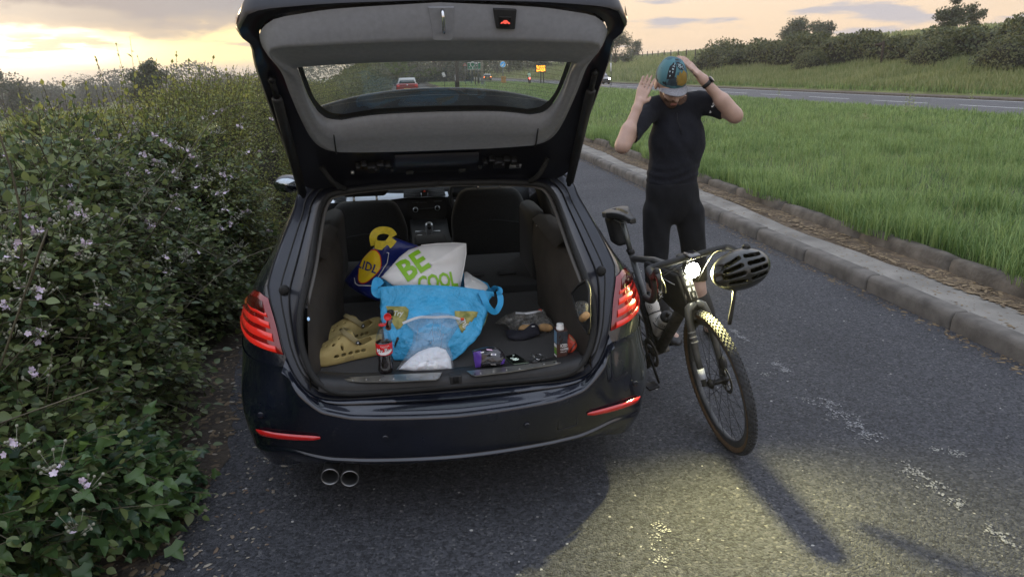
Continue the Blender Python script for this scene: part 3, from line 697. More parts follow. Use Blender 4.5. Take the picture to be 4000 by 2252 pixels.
# blackthorn hedge beyond the brambles
thorn = thing('blackthorn_hedge', 'tall green blackthorn hedge with upright twigs against the bright sky, beyond the brambles', 'hedge', (-1.8, 8, 0))
P, Nn = hedge_points(15000, 3.0, 17, r, ftop=0.35, pw=1.35, back=1.1); P = P - Nn * r.uniform(0, .22, (len(P), 1))
D = unit(Nn * 0.6 + np.array([0.05, -0.15, 0.75]) + r.normal(0, .45, (len(P), 3)))
plant_mass(thorn, P, D, 0.14 + 0.18 * r.random(len(P)), 7, 0.034, r, LEAF4, LM_THORN, M_TWIG, 0, None, 0.0016)
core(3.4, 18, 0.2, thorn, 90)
# upright sprigs standing above the top
N = 620; y = 1.6 + 16 * r.random(N) ** 1.35; h = hedge_h(y); x = hedge_face(y, h, h) - 0.9 * r.random(N); P = np.stack([x, y, h - 0.10], -1)
D = np.stack([r.normal(0, .22, N), r.normal(0, .22, N), np.ones(N)], -1); Ls = (0.14 + 0.40 * r.random(N) ** 2.2) * np.interp(y, [0, 2, 6, 9, 17], [.5, 1.05, 1.15, .6, .35])
(q, dd, nn, ss), (a, c) = sprigs(P, D, Ls, 16, 0.050, r, LEAF4, droop=-0.1, spread=0.8)
V, F = leaves(q, dd, nn, ss, LEAF4); obj('sprig_leaves', mesh('sprig_leaves', V, F), LM_THORN, thorn, kind='stuff')
V, F = rods(a, c, .002, .0016); obj('sprig_twigs', mesh('sprig_twigs', V, F), M_TWIG, thorn, kind='stuff')
far = thing('field_hedge', 'long green hedge running on past the red hatchback, seen through the tailgate glass', 'hedge', (-2, 30, 0))
P, Nn = hedge_points(46000, 16, 92, r, ftop=0.35, pw=1.6, back=1.4); P = P - Nn * r.uniform(0, .3, (len(P), 1))
nn = unit(Nn + r.normal(0, .6, P.shape)); dd = r.normal(0, 1, P.shape) + [0, 0, .5]
V, F = leaves(P, dd, nn, (0.055 + 0.05 * r.random(len(P))) * np.interp(P[:, 1], [16, 40, 92], [1, 1.5, 2.6]), LEAF4); obj('foliage', mesh('foliage', V, F), LM_FAR, far, kind='stuff')
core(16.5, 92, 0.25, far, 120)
# --- grass
LM_GRASS = leafmat('grass_blade', (0.078, 0.155, 0.042), (0.24, 0.345, 0.120), 0.36, 0.55, scale=0.7, island=0.55)
LM_TALL = leafmat('tall_grass', (0.125, 0.175, 0.055), (0.27, 0.29, 0.13), 0.3, 0.7, scale=0.35, island=0.5)
def blades(name, x, y, z, h, w, m, r, lean=0.55, label=None):
    N = len(x); a = r.random(N) * 6.283; d = np.stack([np.cos(a), np.sin(a), np.zeros(N)], -1); le = lean * (0.3 + r.random(N)); s = np.stack([-np.sin(a), np.cos(a), np.zeros(N)], -1)
    P = np.stack([x, y, z], -1); up = np.array([0, 0, 1.0]); h = h[:, None]; le = le[:, None]; w = w[:, None] if hasattr(w, '__len__') else w
    m1 = P + up * h * 0.55 + d * h * le * 0.28; tp = P + up * h * (1 - 0.35 * le) + d * h * le * 0.95
    V = np.stack([P - s * w, P + s * w, m1 - s * w * .8, m1 + s * w * .8, tp], 1).reshape(-1, 3)
    F = (np.array([(0, 1, 3), (0, 3, 2), (2, 3, 4)])[None] + 5 * np.arange(N)[:, None, None]).reshape(-1, 3)
    return obj(name, mesh(name, V, F), m, kind='stuff')
def verge(N, x0, x1, y0, y1, p, hh, ww, seed, edge=False):
    r_ = np.random.default_rng(seed); y = y0 + (y1 - y0) * r_.random(N) ** p; x = x0 + (x1 - x0) * r_.random(N)
    cl = 0.5 + 0.5 * np.sin(x * 2.3 + 1.2 * np.sin(y * 1.7)) * np.sin(y * 2.9 + 1.4 * np.sin(x * 1.3)); cl = cl * (.6 + .4 * np.sin(x * 5.1 + y * 1.3) * np.sin(y * 4.3)); h = hh * (0.5 + 0.75 * r_.random(N)) * (0.55 + 0.9 * cl)
    if edge: h = h * np.interp(x, [x0, x0 + .25], [0.7, 1])
    x = x + 0.10 * np.sin(y * 3) * np.clip(1 - (x - x0), 0, 1)
    return blades('grass', x, y, (np.maximum(terrain(x, y), .21) if x0 < 4.25 else terrain(x, y)) - 0.005, h, ww * (0.7 + .6 * r_.random(N)), LM_GRASS, r_)
verge(95000, 4.33, 12.5, -1.2, 16, 1.15, 0.19, 0.0034, 1, True)
verge(22000, 4.24, 4.75, -1.0, 16, 1.1, 0.30, 0.0032, 2)
r9 = np.random.default_rng(29); cxy = np.stack([r9.uniform(4.4, 13, 150), -1 + 16 * r9.random(150) ** 1.2], -1); k9 = r9.integers(0, 150, 15000); x9 = cxy[k9, 0] + r9.normal(0, .13, 15000); y9 = cxy[k9, 1] + r9.normal(0, .13, 15000)
blades('grass', np.maximum(x9, 4.33), y9, terrain(np.maximum(x9, 4.33), y9), .34 * (.5 + .7 * r9.random(15000)), .0034 * np.ones(15000), LM_GRASS, r9, .7)
x9 = r9.uniform(4.35, 14, 7000); y9 = -1 + 20 * r9.random(7000); blades('grass', x9, y9, terrain(x9, y9), .26 * (.5 + .8 * r9.random(7000)), .0026 * np.ones(7000), LM_TALL, r9, .6)
verge(60000, 4.4, 19.5, 10, 44, 1.3, 0.20, 0.008, 3, True)
verge(26000, 4.4, 19.5, 40, 125, 1.1, 0.22, 0.02, 4)
verge(9000, 10, 19.5, 4, 24, 1.0, 0.32, 0.006, 5)
def bank(N, x0, x1, y0, y1, p, hh, ww, seed, m=None):
    r_ = np.random.default_rng(seed); y = y0 + (y1 - y0) * r_.random(N) ** p; x = x0 + (x1 - x0) * r_.random(N); cl = 0.5 + 0.5 * np.sin(x * .8 + np.sin(y * .5)) * np.sin(y * .7 + 1.3 * np.sin(x * .6))
    return blades('grass', x, y, terrain(x, y), hh * (0.5 + .7 * r_.random(N)) * (.6 + .7 * cl), ww * (0.7 + .6 * r_.random(N)), m or LM_TALL, r_, 0.4)
bank(42000, 29.9, 39, 22, 75, 1.2, 0.62, 0.020, 11)
bank(9000, 29.7, 31.5, 20, 75, 1.2, 0.35, 0.022, 12, LM_GRASS)
bank(30000, 29.9, 60, 70, 190, 1.2, 0.9, 0.045, 13)
bank(9000, 29.9, 60, 180, 330, 1.2, 1.0, 0.12, 14)
bank(9000, 60, 130, 60, 220, 1.0, 0.7, 0.14, 15)
rr_ = np.random.default_rng(17); N = 26000; x = -4 - 150 * rr_.random(N) ** 1.5; y = 6 + 240 * rr_.random(N)
blades('grass', x, y, terrain(x, y), 0.35 * (0.5 + rr_.random(N)), 0.05 * np.ones(N), LM_TALL, rr_, .5)
# weeds with tall stalks in the verge
for (px, py, hgt) in ((3545, 440, .85), (3560, 450, .7), (3530, 455, .6), (3040, 385, .9), (3790, 400, 0.6), (3375, 480, .4)):
    c = at(px, py, z=0.2); w = thing('dock_plant', None, None, c)
    n = 16; pts = c + np.stack([np.zeros(n), np.zeros(n), np.linspace(.2, 1, n) * hgt], -1); a = np.arange(n) * 2.4
    V, F = leaves(pts, np.stack([np.cos(a), np.sin(a), np.full(n, .5)], -1), np.stack([np.zeros(n), -np.ones(n) * .3, np.ones(n)], -1), np.linspace(.16, .05, n), LEAF4); obj('leaves', mesh('leaves', V, F), LM_TALL, w)
    V, F = rods(np.array([c]), np.array([c + [0.01, 0, hgt]]), .006, .003); obj('stem', mesh('stem', V, F), LM_TALL, w)
    w['label'] = 'thin tall weed stalk rising above the mown grass verge'; w['category'] = 'weed'; w['group'] = 'weed stalks in the verge'

# --- trees
def tree(name, label, base, h, cw, seed, lm, n=3600, trunk=0.25, cat='tree', group=None, leaf=0.22, flat=1.0, lift=0.28, holes=0.3):
    r_ = np.random.default_rng(seed); t = thing(name, label, cat, base, group); base = np.asarray(base, float)
    b = B(); b.tube([base - [0, 0, .3], base + [r_.normal(0, .02) * h, 0, h * lift], base + [r_.normal(0, .04) * h, r_.normal(0, .04) * h, h * .75]], [trunk * h * .10, trunk * h * .075, trunk * h * .02], 7)
    ctr = []
    for k in range(11):
        a = r_.random() * 6.28; e = r_.uniform(0.0, 1.0); rad = cw * .5 * math.sqrt(max(0.05, 1 - (e - .45) ** 2 * 2.2)) * r_.uniform(.45, .8)
        c = base + [rad * math.cos(a), rad * math.sin(a), h * (lift + (0.93 - lift) * e)]; ctr.append((c, cw * r_.uniform(.17, .30)))
        b.tube([base + [0, 0, h * (lift * .8 + .2 * e)], (base + c) / 2 + [0, 0, h * .22], c], [trunk * h * .035, trunk * h * .02, trunk * h * .008], 5)
    obj('trunk', b, M_TWIG, t)
    per = n // len(ctr); Ps = []; Ns = []
    for c, s in ctr:
        d = unit(r_.normal(0, 1, (per, 3))); rad = s * r_.random(per) ** .35 * (1 + .25 * np.sin(d[:, 0] * 5 + d[:, 2] * 7)); Ps.append(c + d * rad[:, None] * [1, 1, .8 * flat]); Ns.append(d)
    P = np.concatenate(Ps); Nn = np.concatenate(Ns); nn = unit(Nn + r_.normal(0, .5, P.shape) + [0, 0, .4])
    V, F = leaves(P, r_.normal(0, 1, P.shape), nn, leaf * (.6 + .8 * r_.random(len(P))), LEAF4); obj('crown', mesh('crown', V, F), lm, t, kind='stuff')
    return t
LM_TREE = leafmat('tree_leaf', (0.040, 0.055, 0.026), (0.085, 0.105, 0.045), 0.25, 0.6, scale=0.2)
LM_MIST = leafmat('distant_leaf', (0.045, 0.058, 0.040), (0.085, 0.10, 0.062), 0.2, 0.8, scale=0.05)
def shrub(name, label, cat, x0, x1, y0, y1, hf, n, leaf, seed, lm, group=None, depth=1.6):
    """a mass of bush between two ends, its foot on the ground"""
    r_ = np.random.default_rng(seed); u = r_.random(n); x = x0 + (x1 - x0) * u; y = y0 + (y1 - y0) * u; hh = hf(u) * (1 + .12 * np.sin(u * 40) + .08 * np.sin(u * 97 + 1)); v = r_.random(n) ** .7
    dx, dy = (y1 - y0), -(x1 - x0); L_ = math.hypot(dx, dy); dx /= L_; dy /= L_; off_ = depth * (r_.random(n) - .5) * np.sqrt(np.clip(1 - (v - .3) ** 2 * 1.6, .1, 1))
    P = np.stack([x + dx * off_, y + dy * off_, terrain(x, y) + hh * v], -1); nn = unit(np.stack([dx * np.sign(off_), dy * np.sign(off_), 0.3 + v], -1) + r_.normal(0, .5, (n, 3)))
    t = thing(name, label, cat, (float(x0), float(y0), float(terrain(x0, y0))), group)
    V, F = leaves(P, r_.normal(0, 1, P.shape) + [0, 0, .4], nn, leaf * (.6 + .8 * r_.random(n)), LEAF4); obj('foliage', mesh('foliage', V, F), lm, t, kind='stuff')
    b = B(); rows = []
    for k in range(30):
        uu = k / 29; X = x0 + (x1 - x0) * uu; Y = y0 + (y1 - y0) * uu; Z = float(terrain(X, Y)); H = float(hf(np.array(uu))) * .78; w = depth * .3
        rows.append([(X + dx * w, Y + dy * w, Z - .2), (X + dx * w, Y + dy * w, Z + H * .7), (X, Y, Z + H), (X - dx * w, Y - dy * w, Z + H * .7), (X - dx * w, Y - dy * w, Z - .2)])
    b.grid(rows); obj('shade_hull', b, M_CORE, t, kind='stuff'); return t  # added hull, its dark colour stands in for shade within the bush
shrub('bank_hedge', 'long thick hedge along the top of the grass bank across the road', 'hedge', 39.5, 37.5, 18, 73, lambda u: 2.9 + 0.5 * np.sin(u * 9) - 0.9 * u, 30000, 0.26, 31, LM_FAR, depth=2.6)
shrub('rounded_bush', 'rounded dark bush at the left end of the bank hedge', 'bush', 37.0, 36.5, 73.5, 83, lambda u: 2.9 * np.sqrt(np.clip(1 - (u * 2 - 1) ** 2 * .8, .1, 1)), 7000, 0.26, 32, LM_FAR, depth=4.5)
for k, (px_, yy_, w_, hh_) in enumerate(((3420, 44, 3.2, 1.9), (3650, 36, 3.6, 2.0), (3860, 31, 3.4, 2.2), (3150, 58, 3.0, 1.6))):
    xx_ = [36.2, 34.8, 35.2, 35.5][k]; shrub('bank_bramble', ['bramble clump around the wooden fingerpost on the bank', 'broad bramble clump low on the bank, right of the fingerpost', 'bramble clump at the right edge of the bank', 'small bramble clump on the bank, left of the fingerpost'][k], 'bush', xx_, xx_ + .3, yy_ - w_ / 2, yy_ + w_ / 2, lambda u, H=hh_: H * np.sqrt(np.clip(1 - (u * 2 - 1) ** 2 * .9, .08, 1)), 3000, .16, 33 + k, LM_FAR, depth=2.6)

def on_hill(px, y): 
    # ground point of that column of the photograph at distance y
    x = at(px, 300, y=y)[0]; return (x, y, float(terrain(x, y)))
tree('oak_tree', 'rounder of the two dark trees behind the bank hedge', on_hill(3085, 128), 4.3, 5.6, 41, LM_TREE, n=4200, group='trees on the skyline', leaf=.34)
tree('oak_tree', 'smaller of the two dark trees behind the bank hedge', on_hill(3185, 135), 3.9, 5.2, 42, LM_TREE, n=3600, group='trees on the skyline', leaf=.34)
tree('oak_tree', 'single dark tree standing above the hedge at the far right', on_hill(3675, 75), 4.3, 3.2, 43, LM_TREE, n=3800, group='trees on the skyline', leaf=.24)
tree('oak_tree', 'small treetop showing just right of the single tree above the hedge', on_hill(3760, 80), 3.4, 2.6, 46, LM_TREE, n=2200, group='trees on the skyline', leaf=.24)
tree('thorn_tree', 'bushy thorn tree beside the bus stop sign', on_hill(2400, 140), 6.5, 6.5, 44, LM_TREE, n=4200, lift=.12, leaf=.32)
tree('thorn_tree', 'tiny thorn tree on the skyline behind the cyclist', on_hill(2470, 210), 5.5, 5.5, 45, LM_TREE, n=2000, lift=.15, leaf=.4)
c = at(585, 440, y=75); tree('field_tree', 'round dark tree standing alone in the misty field', (c[0], 75, float(terrain(c[0], 75))), 4.9, 4.0, 47, LM_MIST, n=5200, lift=.14, leaf=.24)
for k, (px, y, h, w) in enumerate(((20, 150, 8.5, 9), (300, 260, 9.5, 17), (190, 255, 8.5, 15), (430, 270, 8.3, 16), (520, 280, 8, 15), (640, 290, 9, 15), (740, 300, 8, 14), (860, 320, 9, 15), (100, 235, 8.6, 15))):
    c = at(px, 420, y=y); tree('field_tree', ['nearest hazy tree at the far left edge of the field', 'hazy tree left of the middle of the far row', 'hazy tree between the two leftmost gaps of the far row', 'hazy tree just left of the lone round field tree', 'hazy tree directly behind the lone round field tree', 'hazy tree just right of the lone round field tree', 'hazy tree behind the tall blackthorn twigs', 'hazy tree farthest right, beside the raised tailgate', 'second hazy tree from the left edge'][k], (c[0], y, float(terrain(c[0], y)) - .5), h, w, 60 + k, LM_MIST, n=4600, lift=.1, leaf=.5, group='hazy trees across the field')
# distant wood closing the view: reads as one mass
r_ = np.random.default_rng(71); N = 30000; u = r_.random(N); x = -330 + 350 * u; y = 330 + 40 * np.sin(u * 9) + 25 * r_.random(N); hh = 11 + 3 * np.sin(u * 31) + 2 * np.sin(u * 83 + 1); v = r_.random(N) ** .7
P = np.stack([x, y, terrain(x, y) + hh * v], -1); V, F = leaves(P, r_.normal(0, 1, P.shape), unit(r_.normal(0, .6, P.shape) + [0, -1, .4]), 1.0 * (.6 + .8 * r_.random(N)), LEAF4)
obj('distant_wood', mesh('distant_wood', V, F), LM_MIST, kind='stuff')
# trees that close the view behind the lay-by's end, seen through the glass
for k, (px, y, h, w, lm) in enumerate(((1520, 112, 6.5, 6, LM_FAR), (1575, 138, 10, 9, LM_FAR), (1640, 142, 11.5, 11, LM_TREE), (1700, 146, 12.5, 12, LM_TREE), (1765, 150, 13, 12, LM_TREE), (1830, 158, 13, 12, LM_TREE), (1990, 235, 14, 15, LM_TREE), (2060, 225, 14, 14, LM_FAR), (2130, 215, 13, 14, LM_TREE), (2200, 205, 12, 13, LM_FAR), (2270, 190, 10, 12, LM_TREE), (1945, 250, 14, 13, LM_TREE), (1890, 250, 15, 15, LM_TREE))):
    x = at(px, 300, y=y)[0]; tree('roadside_tree', ['leafy tree just left of the red hatchback, seen through the glass', 'dark tree right behind the red hatchback', 'dark tree right of the red hatchback', 'dark tree above the small white tag', 'dark tree behind the wooden pole', 'dark tree behind the green direction sign', 'far tree behind the keep-left sign', 'far tree right of the keep-left sign', 'far tree above the distant cyclist', 'far tree behind the amber sign', 'far tree right of the amber sign', 'far tree left of the keep-left sign', 'far tree behind the driving car'][k], (x, y, float(terrain(x, y)) - .2), h, w, 90 + k, lm, n=3600, lift=.12, leaf=.42 if y < 150 else .7, group='dark trees behind the signs')
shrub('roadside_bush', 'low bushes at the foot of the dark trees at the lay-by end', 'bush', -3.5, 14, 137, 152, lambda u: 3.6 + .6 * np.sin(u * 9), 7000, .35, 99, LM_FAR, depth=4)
# ------------------------------------------------------------------ the estate car
M_NAVY = mat('navy_paint', (0.006, 0.008, 0.016), 0.24, metal=0.25, coat=0.9, noise=(5, 0.35), rough_noise=0.12)
M_CHAN = mat('painted_channel', (0.007, 0.008, 0.014), 0.36, metal=0.1, coat=0.28, noise=(5, 0.4), rough_noise=0.12)
M_RUB = mat('rubber_seal', (0.010, 0.010, 0.010), 0.75, noise=(30, 0.25))
M_PLA = mat('black_plastic', (0.016, 0.016, 0.017), 0.55, noise=(40, 0.2), bump=(300, 0.15, 0.001))
M_TRIM = mat('grey_trim', (0.25, 0.257, 0.28), 0.62, noise=(60, 0.08), bump=(500, 0.25, 0.0008))
M_TRIM2 = mat('seal_trim_grey', (0.13, 0.125, 0.12), 0.6)
M_CARPET = mat('boot_carpet', (0.012, 0.0105, 0.0095), 1.0, noise=(90, 0.5), bump=(260, 0.8, 0.003), sheen=0.15)
M_LINER = mat('boot_liner', (0.040, 0.033, 0.027), 0.9, noise=(8, 0.3), bump=(160, 0.4, 0.002))
M_SEAT = mat('seat_cloth', (0.013, 0.013, 0.013), 0.95, noise=(120, 0.4), bump=(350, 0.5, 0.001), sheen=0.12)
M_STEEL = mat('brushed_steel', (0.42, 0.41, 0.39), 0.34, metal=0.9, noise=(20, 0.25), rough_noise=0.15)
M_CHROME = mat('chrome', (0.62, 0.62, 0.63), 0.12, metal=1.0)
M_SILV = mat('silver_trim', (0.80, 0.83, 0.88), 0.28, metal=0.7)
M_DARK = mat('dark_metal', (0.02, 0.02, 0.022), 0.45, metal=0.5, noise=(15, 0.3))
M_LENS = mat('lamp_lens_red', (0.16, 0.004, 0.004), 0.10, coat=1.0, emit=((0.5, 0.01, 0.005), 0.02))
M_LENSD = mat('lamp_dark_red', (0.06, 0.004, 0.003), 0.15, coat=1.0, noise=(30, 0.4))
M_BAR = mat('lamp_bar', (0.42, 0.014, 0.010), 0.2, coat=1.0, emit=((1.0, 0.035, 0.02), 0.12))
M_REFL = mat('red_reflector', (0.38, 0.010, 0.010), 0.18, coat=1.0, noise=(300, 0.25), emit=((1, 0.02, 0.02), 0.02))  # faint emission added, stands in for light the reflector sends back
M_AMB = mat('lamp_amber', (0.5, 0.10, 0.02), 0.2, coat=1.0, emit=((1, 0.25, 0.05), 0.1))
def glassmat(name, tint, gloss=0.08, dust_sheen=0.0, dust_sheen_col=(0.5, 0.5, 0.45), scale=6, rough=.03):
    m = bpy.data.materials.new(name); m.use_nodes = True; t = m.node_tree; t.nodes.clear(); N = t.nodes.new; L = t.links.new
    out = N('ShaderNodeOutputMaterial'); tr = N('ShaderNodeBsdfTransparent'); tr.inputs[0].default_value = (*tint, 1); gl = N('ShaderNodeBsdfGlossy'); gl.inputs['Roughness'].default_value = rough
    lw = N('ShaderNodeLayerWeight'); pw = N('ShaderNodeMath'); pw.operation = 'POWER'; pw.inputs[1].default_value = 5.0; L(lw.outputs['Facing'], pw.inputs[0]); fr = N('ShaderNodeMath'); fr.operation = 'MULTIPLY_ADD'; fr.inputs[1].default_value = 0.92; fr.inputs[2].default_value = 0.05; L(pw.outputs[0], fr.inputs[0]); mx = N('ShaderNodeMixShader'); L(fr.outputs[0], mx.inputs[0]); L(tr.outputs[0], mx.inputs[1]); L(gl.outputs[0], mx.inputs[2]); last = mx.outputs[0]
    if dust_sheen:
        df = N('ShaderNodeBsdfDiffuse'); df.inputs[0].default_value = (*dust_sheen_col, 1); tl = N('ShaderNodeBsdfTranslucent'); tl.inputs[0].default_value = (*dust_sheen_col, 1); ad = N('ShaderNodeMixShader'); ad.inputs[0].default_value = 0.6; L(df.outputs[0], ad.inputs[1]); L(tl.outputs[0], ad.inputs[2])
        co = N('ShaderNodeTexCoord'); nz = N('ShaderNodeTexNoise'); nz.inputs['Scale'].default_value = scale; nz.inputs['Detail'].default_value = 8; L(co.outputs['Object'], nz.inputs['Vector'])
        mr = N('ShaderNodeMapRange'); mr.inputs[1].default_value = 0.35; mr.inputs[2].default_value = 0.75; mr.inputs[3].default_value = dust_sheen * 0.4; mr.inputs[4].default_value = dust_sheen * 1.6; L(nz.outputs[0], mr.inputs[0])
        m2 = N('ShaderNodeMixShader'); L(mr.outputs[0], m2.inputs[0]); L(last, m2.inputs[1]); L(ad.outputs[0], m2.inputs[2]); last = m2.outputs[0]
    L(last, out.inputs[0]); MATS[name] = m; return m
M_GLASS = glassmat('tailgate_glass_dusty', (0.80, 0.84, 0.80), dust_sheen=0.07, dust_sheen_col=(0.42, 0.45, 0.40))
M_WIND = glassmat('window_glass', (0.72, 0.76, 0.74))

car = thing('estate_car', 'dark navy estate car parked with its tailgate raised and boot full of bags', 'car', (0, 0, 0))
# -- contours of the boot opening (right half, bottom centre to top centre): the rubber seal and the outer shut line
SEAL_H = [(0, .066, .592), (.25, .07, .590), (.42, .083, .590), (.495, .097, .612), (.538, .109, .660), (.566, .135, .73), (.578, .165, .81), (.572, .21, .90), (.535, .32, 1.04), (.512, .525, 1.19), (.487, .597, 1.253), (.435, .618, 1.279), (.25, .62, 1.295), (0, .62, 1.301)]
SHUT_H = [(0, .045, .572), (.28, .055, .570), (.47, .078, .566), (.555, .100, .592), (.604, .118, .650), (.643, .16, .738), (.668, .214, .84), (.697, .272, .932), (.703, .318, .985), (.66, .448, 1.11), (.618, .578, 1.215), (.588, .68, 1.29), (.42, .76, 1.365), (0, .785, 1.395)]
NT = 60
def half(pts, n=NT): return resample(catmull(pts, 200), n)
seal = half(SEAL_H); shut = half(SHUT_H)
def mirror(rows): return [np.concatenate([np.array(r_)[::-1][:-1] * 0 + (np.array(r_)[::-1][:-1] * [-1, 1, 1]), np.array(r_)]) for r_ in rows]
# channel between the seal and the shut line
rows = []
for t, dep in ((0, 0.012), (0.12, 0.0), (0.25, 0.020), (0.55, 0.022), (0.75, 0.010), (0.92, 0.004), (0.97, 0.0), (1.0, 0.006)):
    p = seal * (1 - t) + shut * t; p[:, 1] += dep; rows.append(p)
full = mirror(rows)
obj('opening_channel', B().grid([list(r_) for r_ in full]), M_CHAN, car, auto=50)
for t_, r_, nm_ in ((.42, .0035, 'channel_seam'), (.66, .0045, 'channel_seam'), (1.0, .0040, 'shut_line')):
    p = mirror([seal * (1 - t_) + shut * t_])[0] + [0, .004 if t_ == 1 else .018, 0]; obj(nm_, B().tube(p, r_, 5), M_RUB, car)
sealf = mirror([seal])[0]
p = sealf + [0, -0.006, 0]
b = B().tube(p, 0.013, 8, closed=False, cap=True); obj('rubber_seal', b, M_RUB, car)
for sg in (1, -1):
    c = (seal * .45 + shut * .55)[int(np.argmax(seal[:, 2] > .93))] * [sg, 1, 1]; b = B(); b.lathe([(.020, 0), (.020, .012), (.012, .018), (.001, .018)], c + [0, .012, 0], 14, Matrix.Rotation(R(90), 3, 'X')); obj('rubber_buffer', b, M_RUB, car)
k0 = int(np.argmax(seal[:, 2] > 0.90)); inner = seal[k0:] * [0.972, 1, 1] + [0, 0.016, -0.012]; inner = np.concatenate([(inner * [-1, 1, 1])[::1], inner[::-1][1:]]); 
obj('seal_trim', B().tube(inner, 0.0085, 7), M_TRIM2, car)

# -- half width of the body at height z (seen at y about 0.5) 
WZ = np.array([(.19, .79), (.24, .825), (.30, .855), (.42, .880), (.55, .888), (.70, .876), (.80, .858), (.90, .825), (.95, .795), (1.0, .757), (1.12, .695), (1.2, .655), (1.3, .598), (1.38, .54)])
def wz(z): return np.interp(z, WZ[:, 0], WZ[:, 1])
def plan(x, w, yr=-0.03): 
    q = 1 - np.clip(np.abs(x) / w, 0, 1) ** 1.6
    return 0.5 - (0.5 - yr) * q ** (1 / 3.7)
zs = np.concatenate([np.linspace(.69, .98, 14), np.linspace(1.02, 1.29, 10)])
kk = np.argsort(shut[5:50, 2]); SH = shut[5:50][kk]
def shut_at(z): return np.interp(z, SH[:, 2], SH[:, 0]), np.interp(z, SH[:, 2], SH[:, 1])
def quarter(s, z, off=0.0):
    x3, y3 = shut_at(z); w = wz(z); ye = y3 + 0.42
    cx, cy = x3 + 0.93 * (w - x3), y3 + np.interp(z, [.7, .95, 1.1, 1.3], [.07, .05, .10, .12])
    x = (1 - s) ** 2 * x3 + 2 * s * (1 - s) * cx + s * s * w; y = (1 - s) ** 2 * y3 + 2 * s * (1 - s) * cy + s * s * ye
    tx = 2 * (1 - s) * (cx - x3) + 2 * s * (w - cx); ty = 2 * (1 - s) * (cy - y3) + 2 * s * (ye - cy); l = math.hypot(tx, ty) + 1e-9
    return np.array([x + off * ty / l, y - off * tx / l, z])
# -- rear bumper: face below the ridge; z rows follow the ridge at the top
us = np.concatenate([np.linspace(0, .70, 24), np.linspace(.74, 1, 18)])   # share of the half width
def ztop(u): return np.interp(u, [0, .45, .58, .66, .72, .76, 1], [.517, .522, .545, .605, .668, .692, .70])
def zbot(u): return np.interp(u, [0, .5, .8, .92, 1], [.278, .275, .262, .235, .215])
prof = [(0, 0.012, 0), (0.015, -0.001, 0), (0.05, -0.006, 0), (0.2, -0.004, 0), (0.4, 0.0, 0), (0.6, 0.004, 0), (0.74, 0.010, 0), (0.775, 0.020, 0), (0.80, 0.006, 0), (0.83, 0.004, 0), (0.92, 0.030, 0), (1.0, 0.07, 0)]
rows = []
for v, dy, _ in prof:
    row = []
    for u in us:
        z = ztop(u) * (1 - v) + zbot(u) * v; w = wz(z); x = u * w; fade = np.interp(u, [0, .8, .93, 1], [1, 1, 0.25, 0])
        nrm = np.interp(u, [0, .6, .9, 1], [0, .25, .8, 1])
        y = plan(x, w) if u < 1 else 0.5
        p = np.array([x - dy * fade * nrm, y + dy * fade * (1 - .6 * nrm), z])
        if u > .735:                                   # below the lamp the face starts flush with the rear quarter
            f = max(0, 1 - v / .45); f = f * f * (3 - 2 * f); p = p * (1 - f) + quarter((u - .735) / .265, .70, .004) * f; p[2] = z
        row.append(tuple(p))
    rows.append(row)
# continue round to the wheel arch
rows = [r_ + [(r_[-1][0] + 0.006, 0.70, r_[-1][2])] for r_ in rows]
full = [[(-x, y, z) for x, y, z in r_[::-1][:-1]] + r_ for r_ in rows]
bumper = obj('rear_bumper', B().grid(full, flip=True), M_NAVY, car, sub=1)
# lip, hollow and ridge between the shut line and the bumper face
n2 = 40; kz = int(np.argmax(shut[:, 2] > 0.735)); low = resample(shut[:kz], n2)
ridge = []
for t in np.linspace(0, 1, n2):
    u = t * 0.745; z = ztop(u); w = wz(z); x = u * w; ridge.append((x, plan(x, w) + 0.012, z))
ridge = np.array(ridge); rows = []
for t, dy, dz in ((0, 0, 0), (0.06, -0.012, 0.0), (0.16, -0.020, -0.002), (0.24, -0.014, -0.004), (0.34, 0.008, -0.003), (0.62, 0.016, 0.002), (0.82, 0.006, 0.004), (0.93, 0.0, 0.002), (1, 0, 0)):
    p = low * (1 - t) + ridge * t; f = np.linspace(1, 0.15, n2)[:, None]; p = p + np.array([0, dy, dz]) * f; rows.append(p)
obj('bumper_lip', B().grid([list(r_) for r_ in mirror(rows)], flip=True), M_NAVY, car, auto=60)
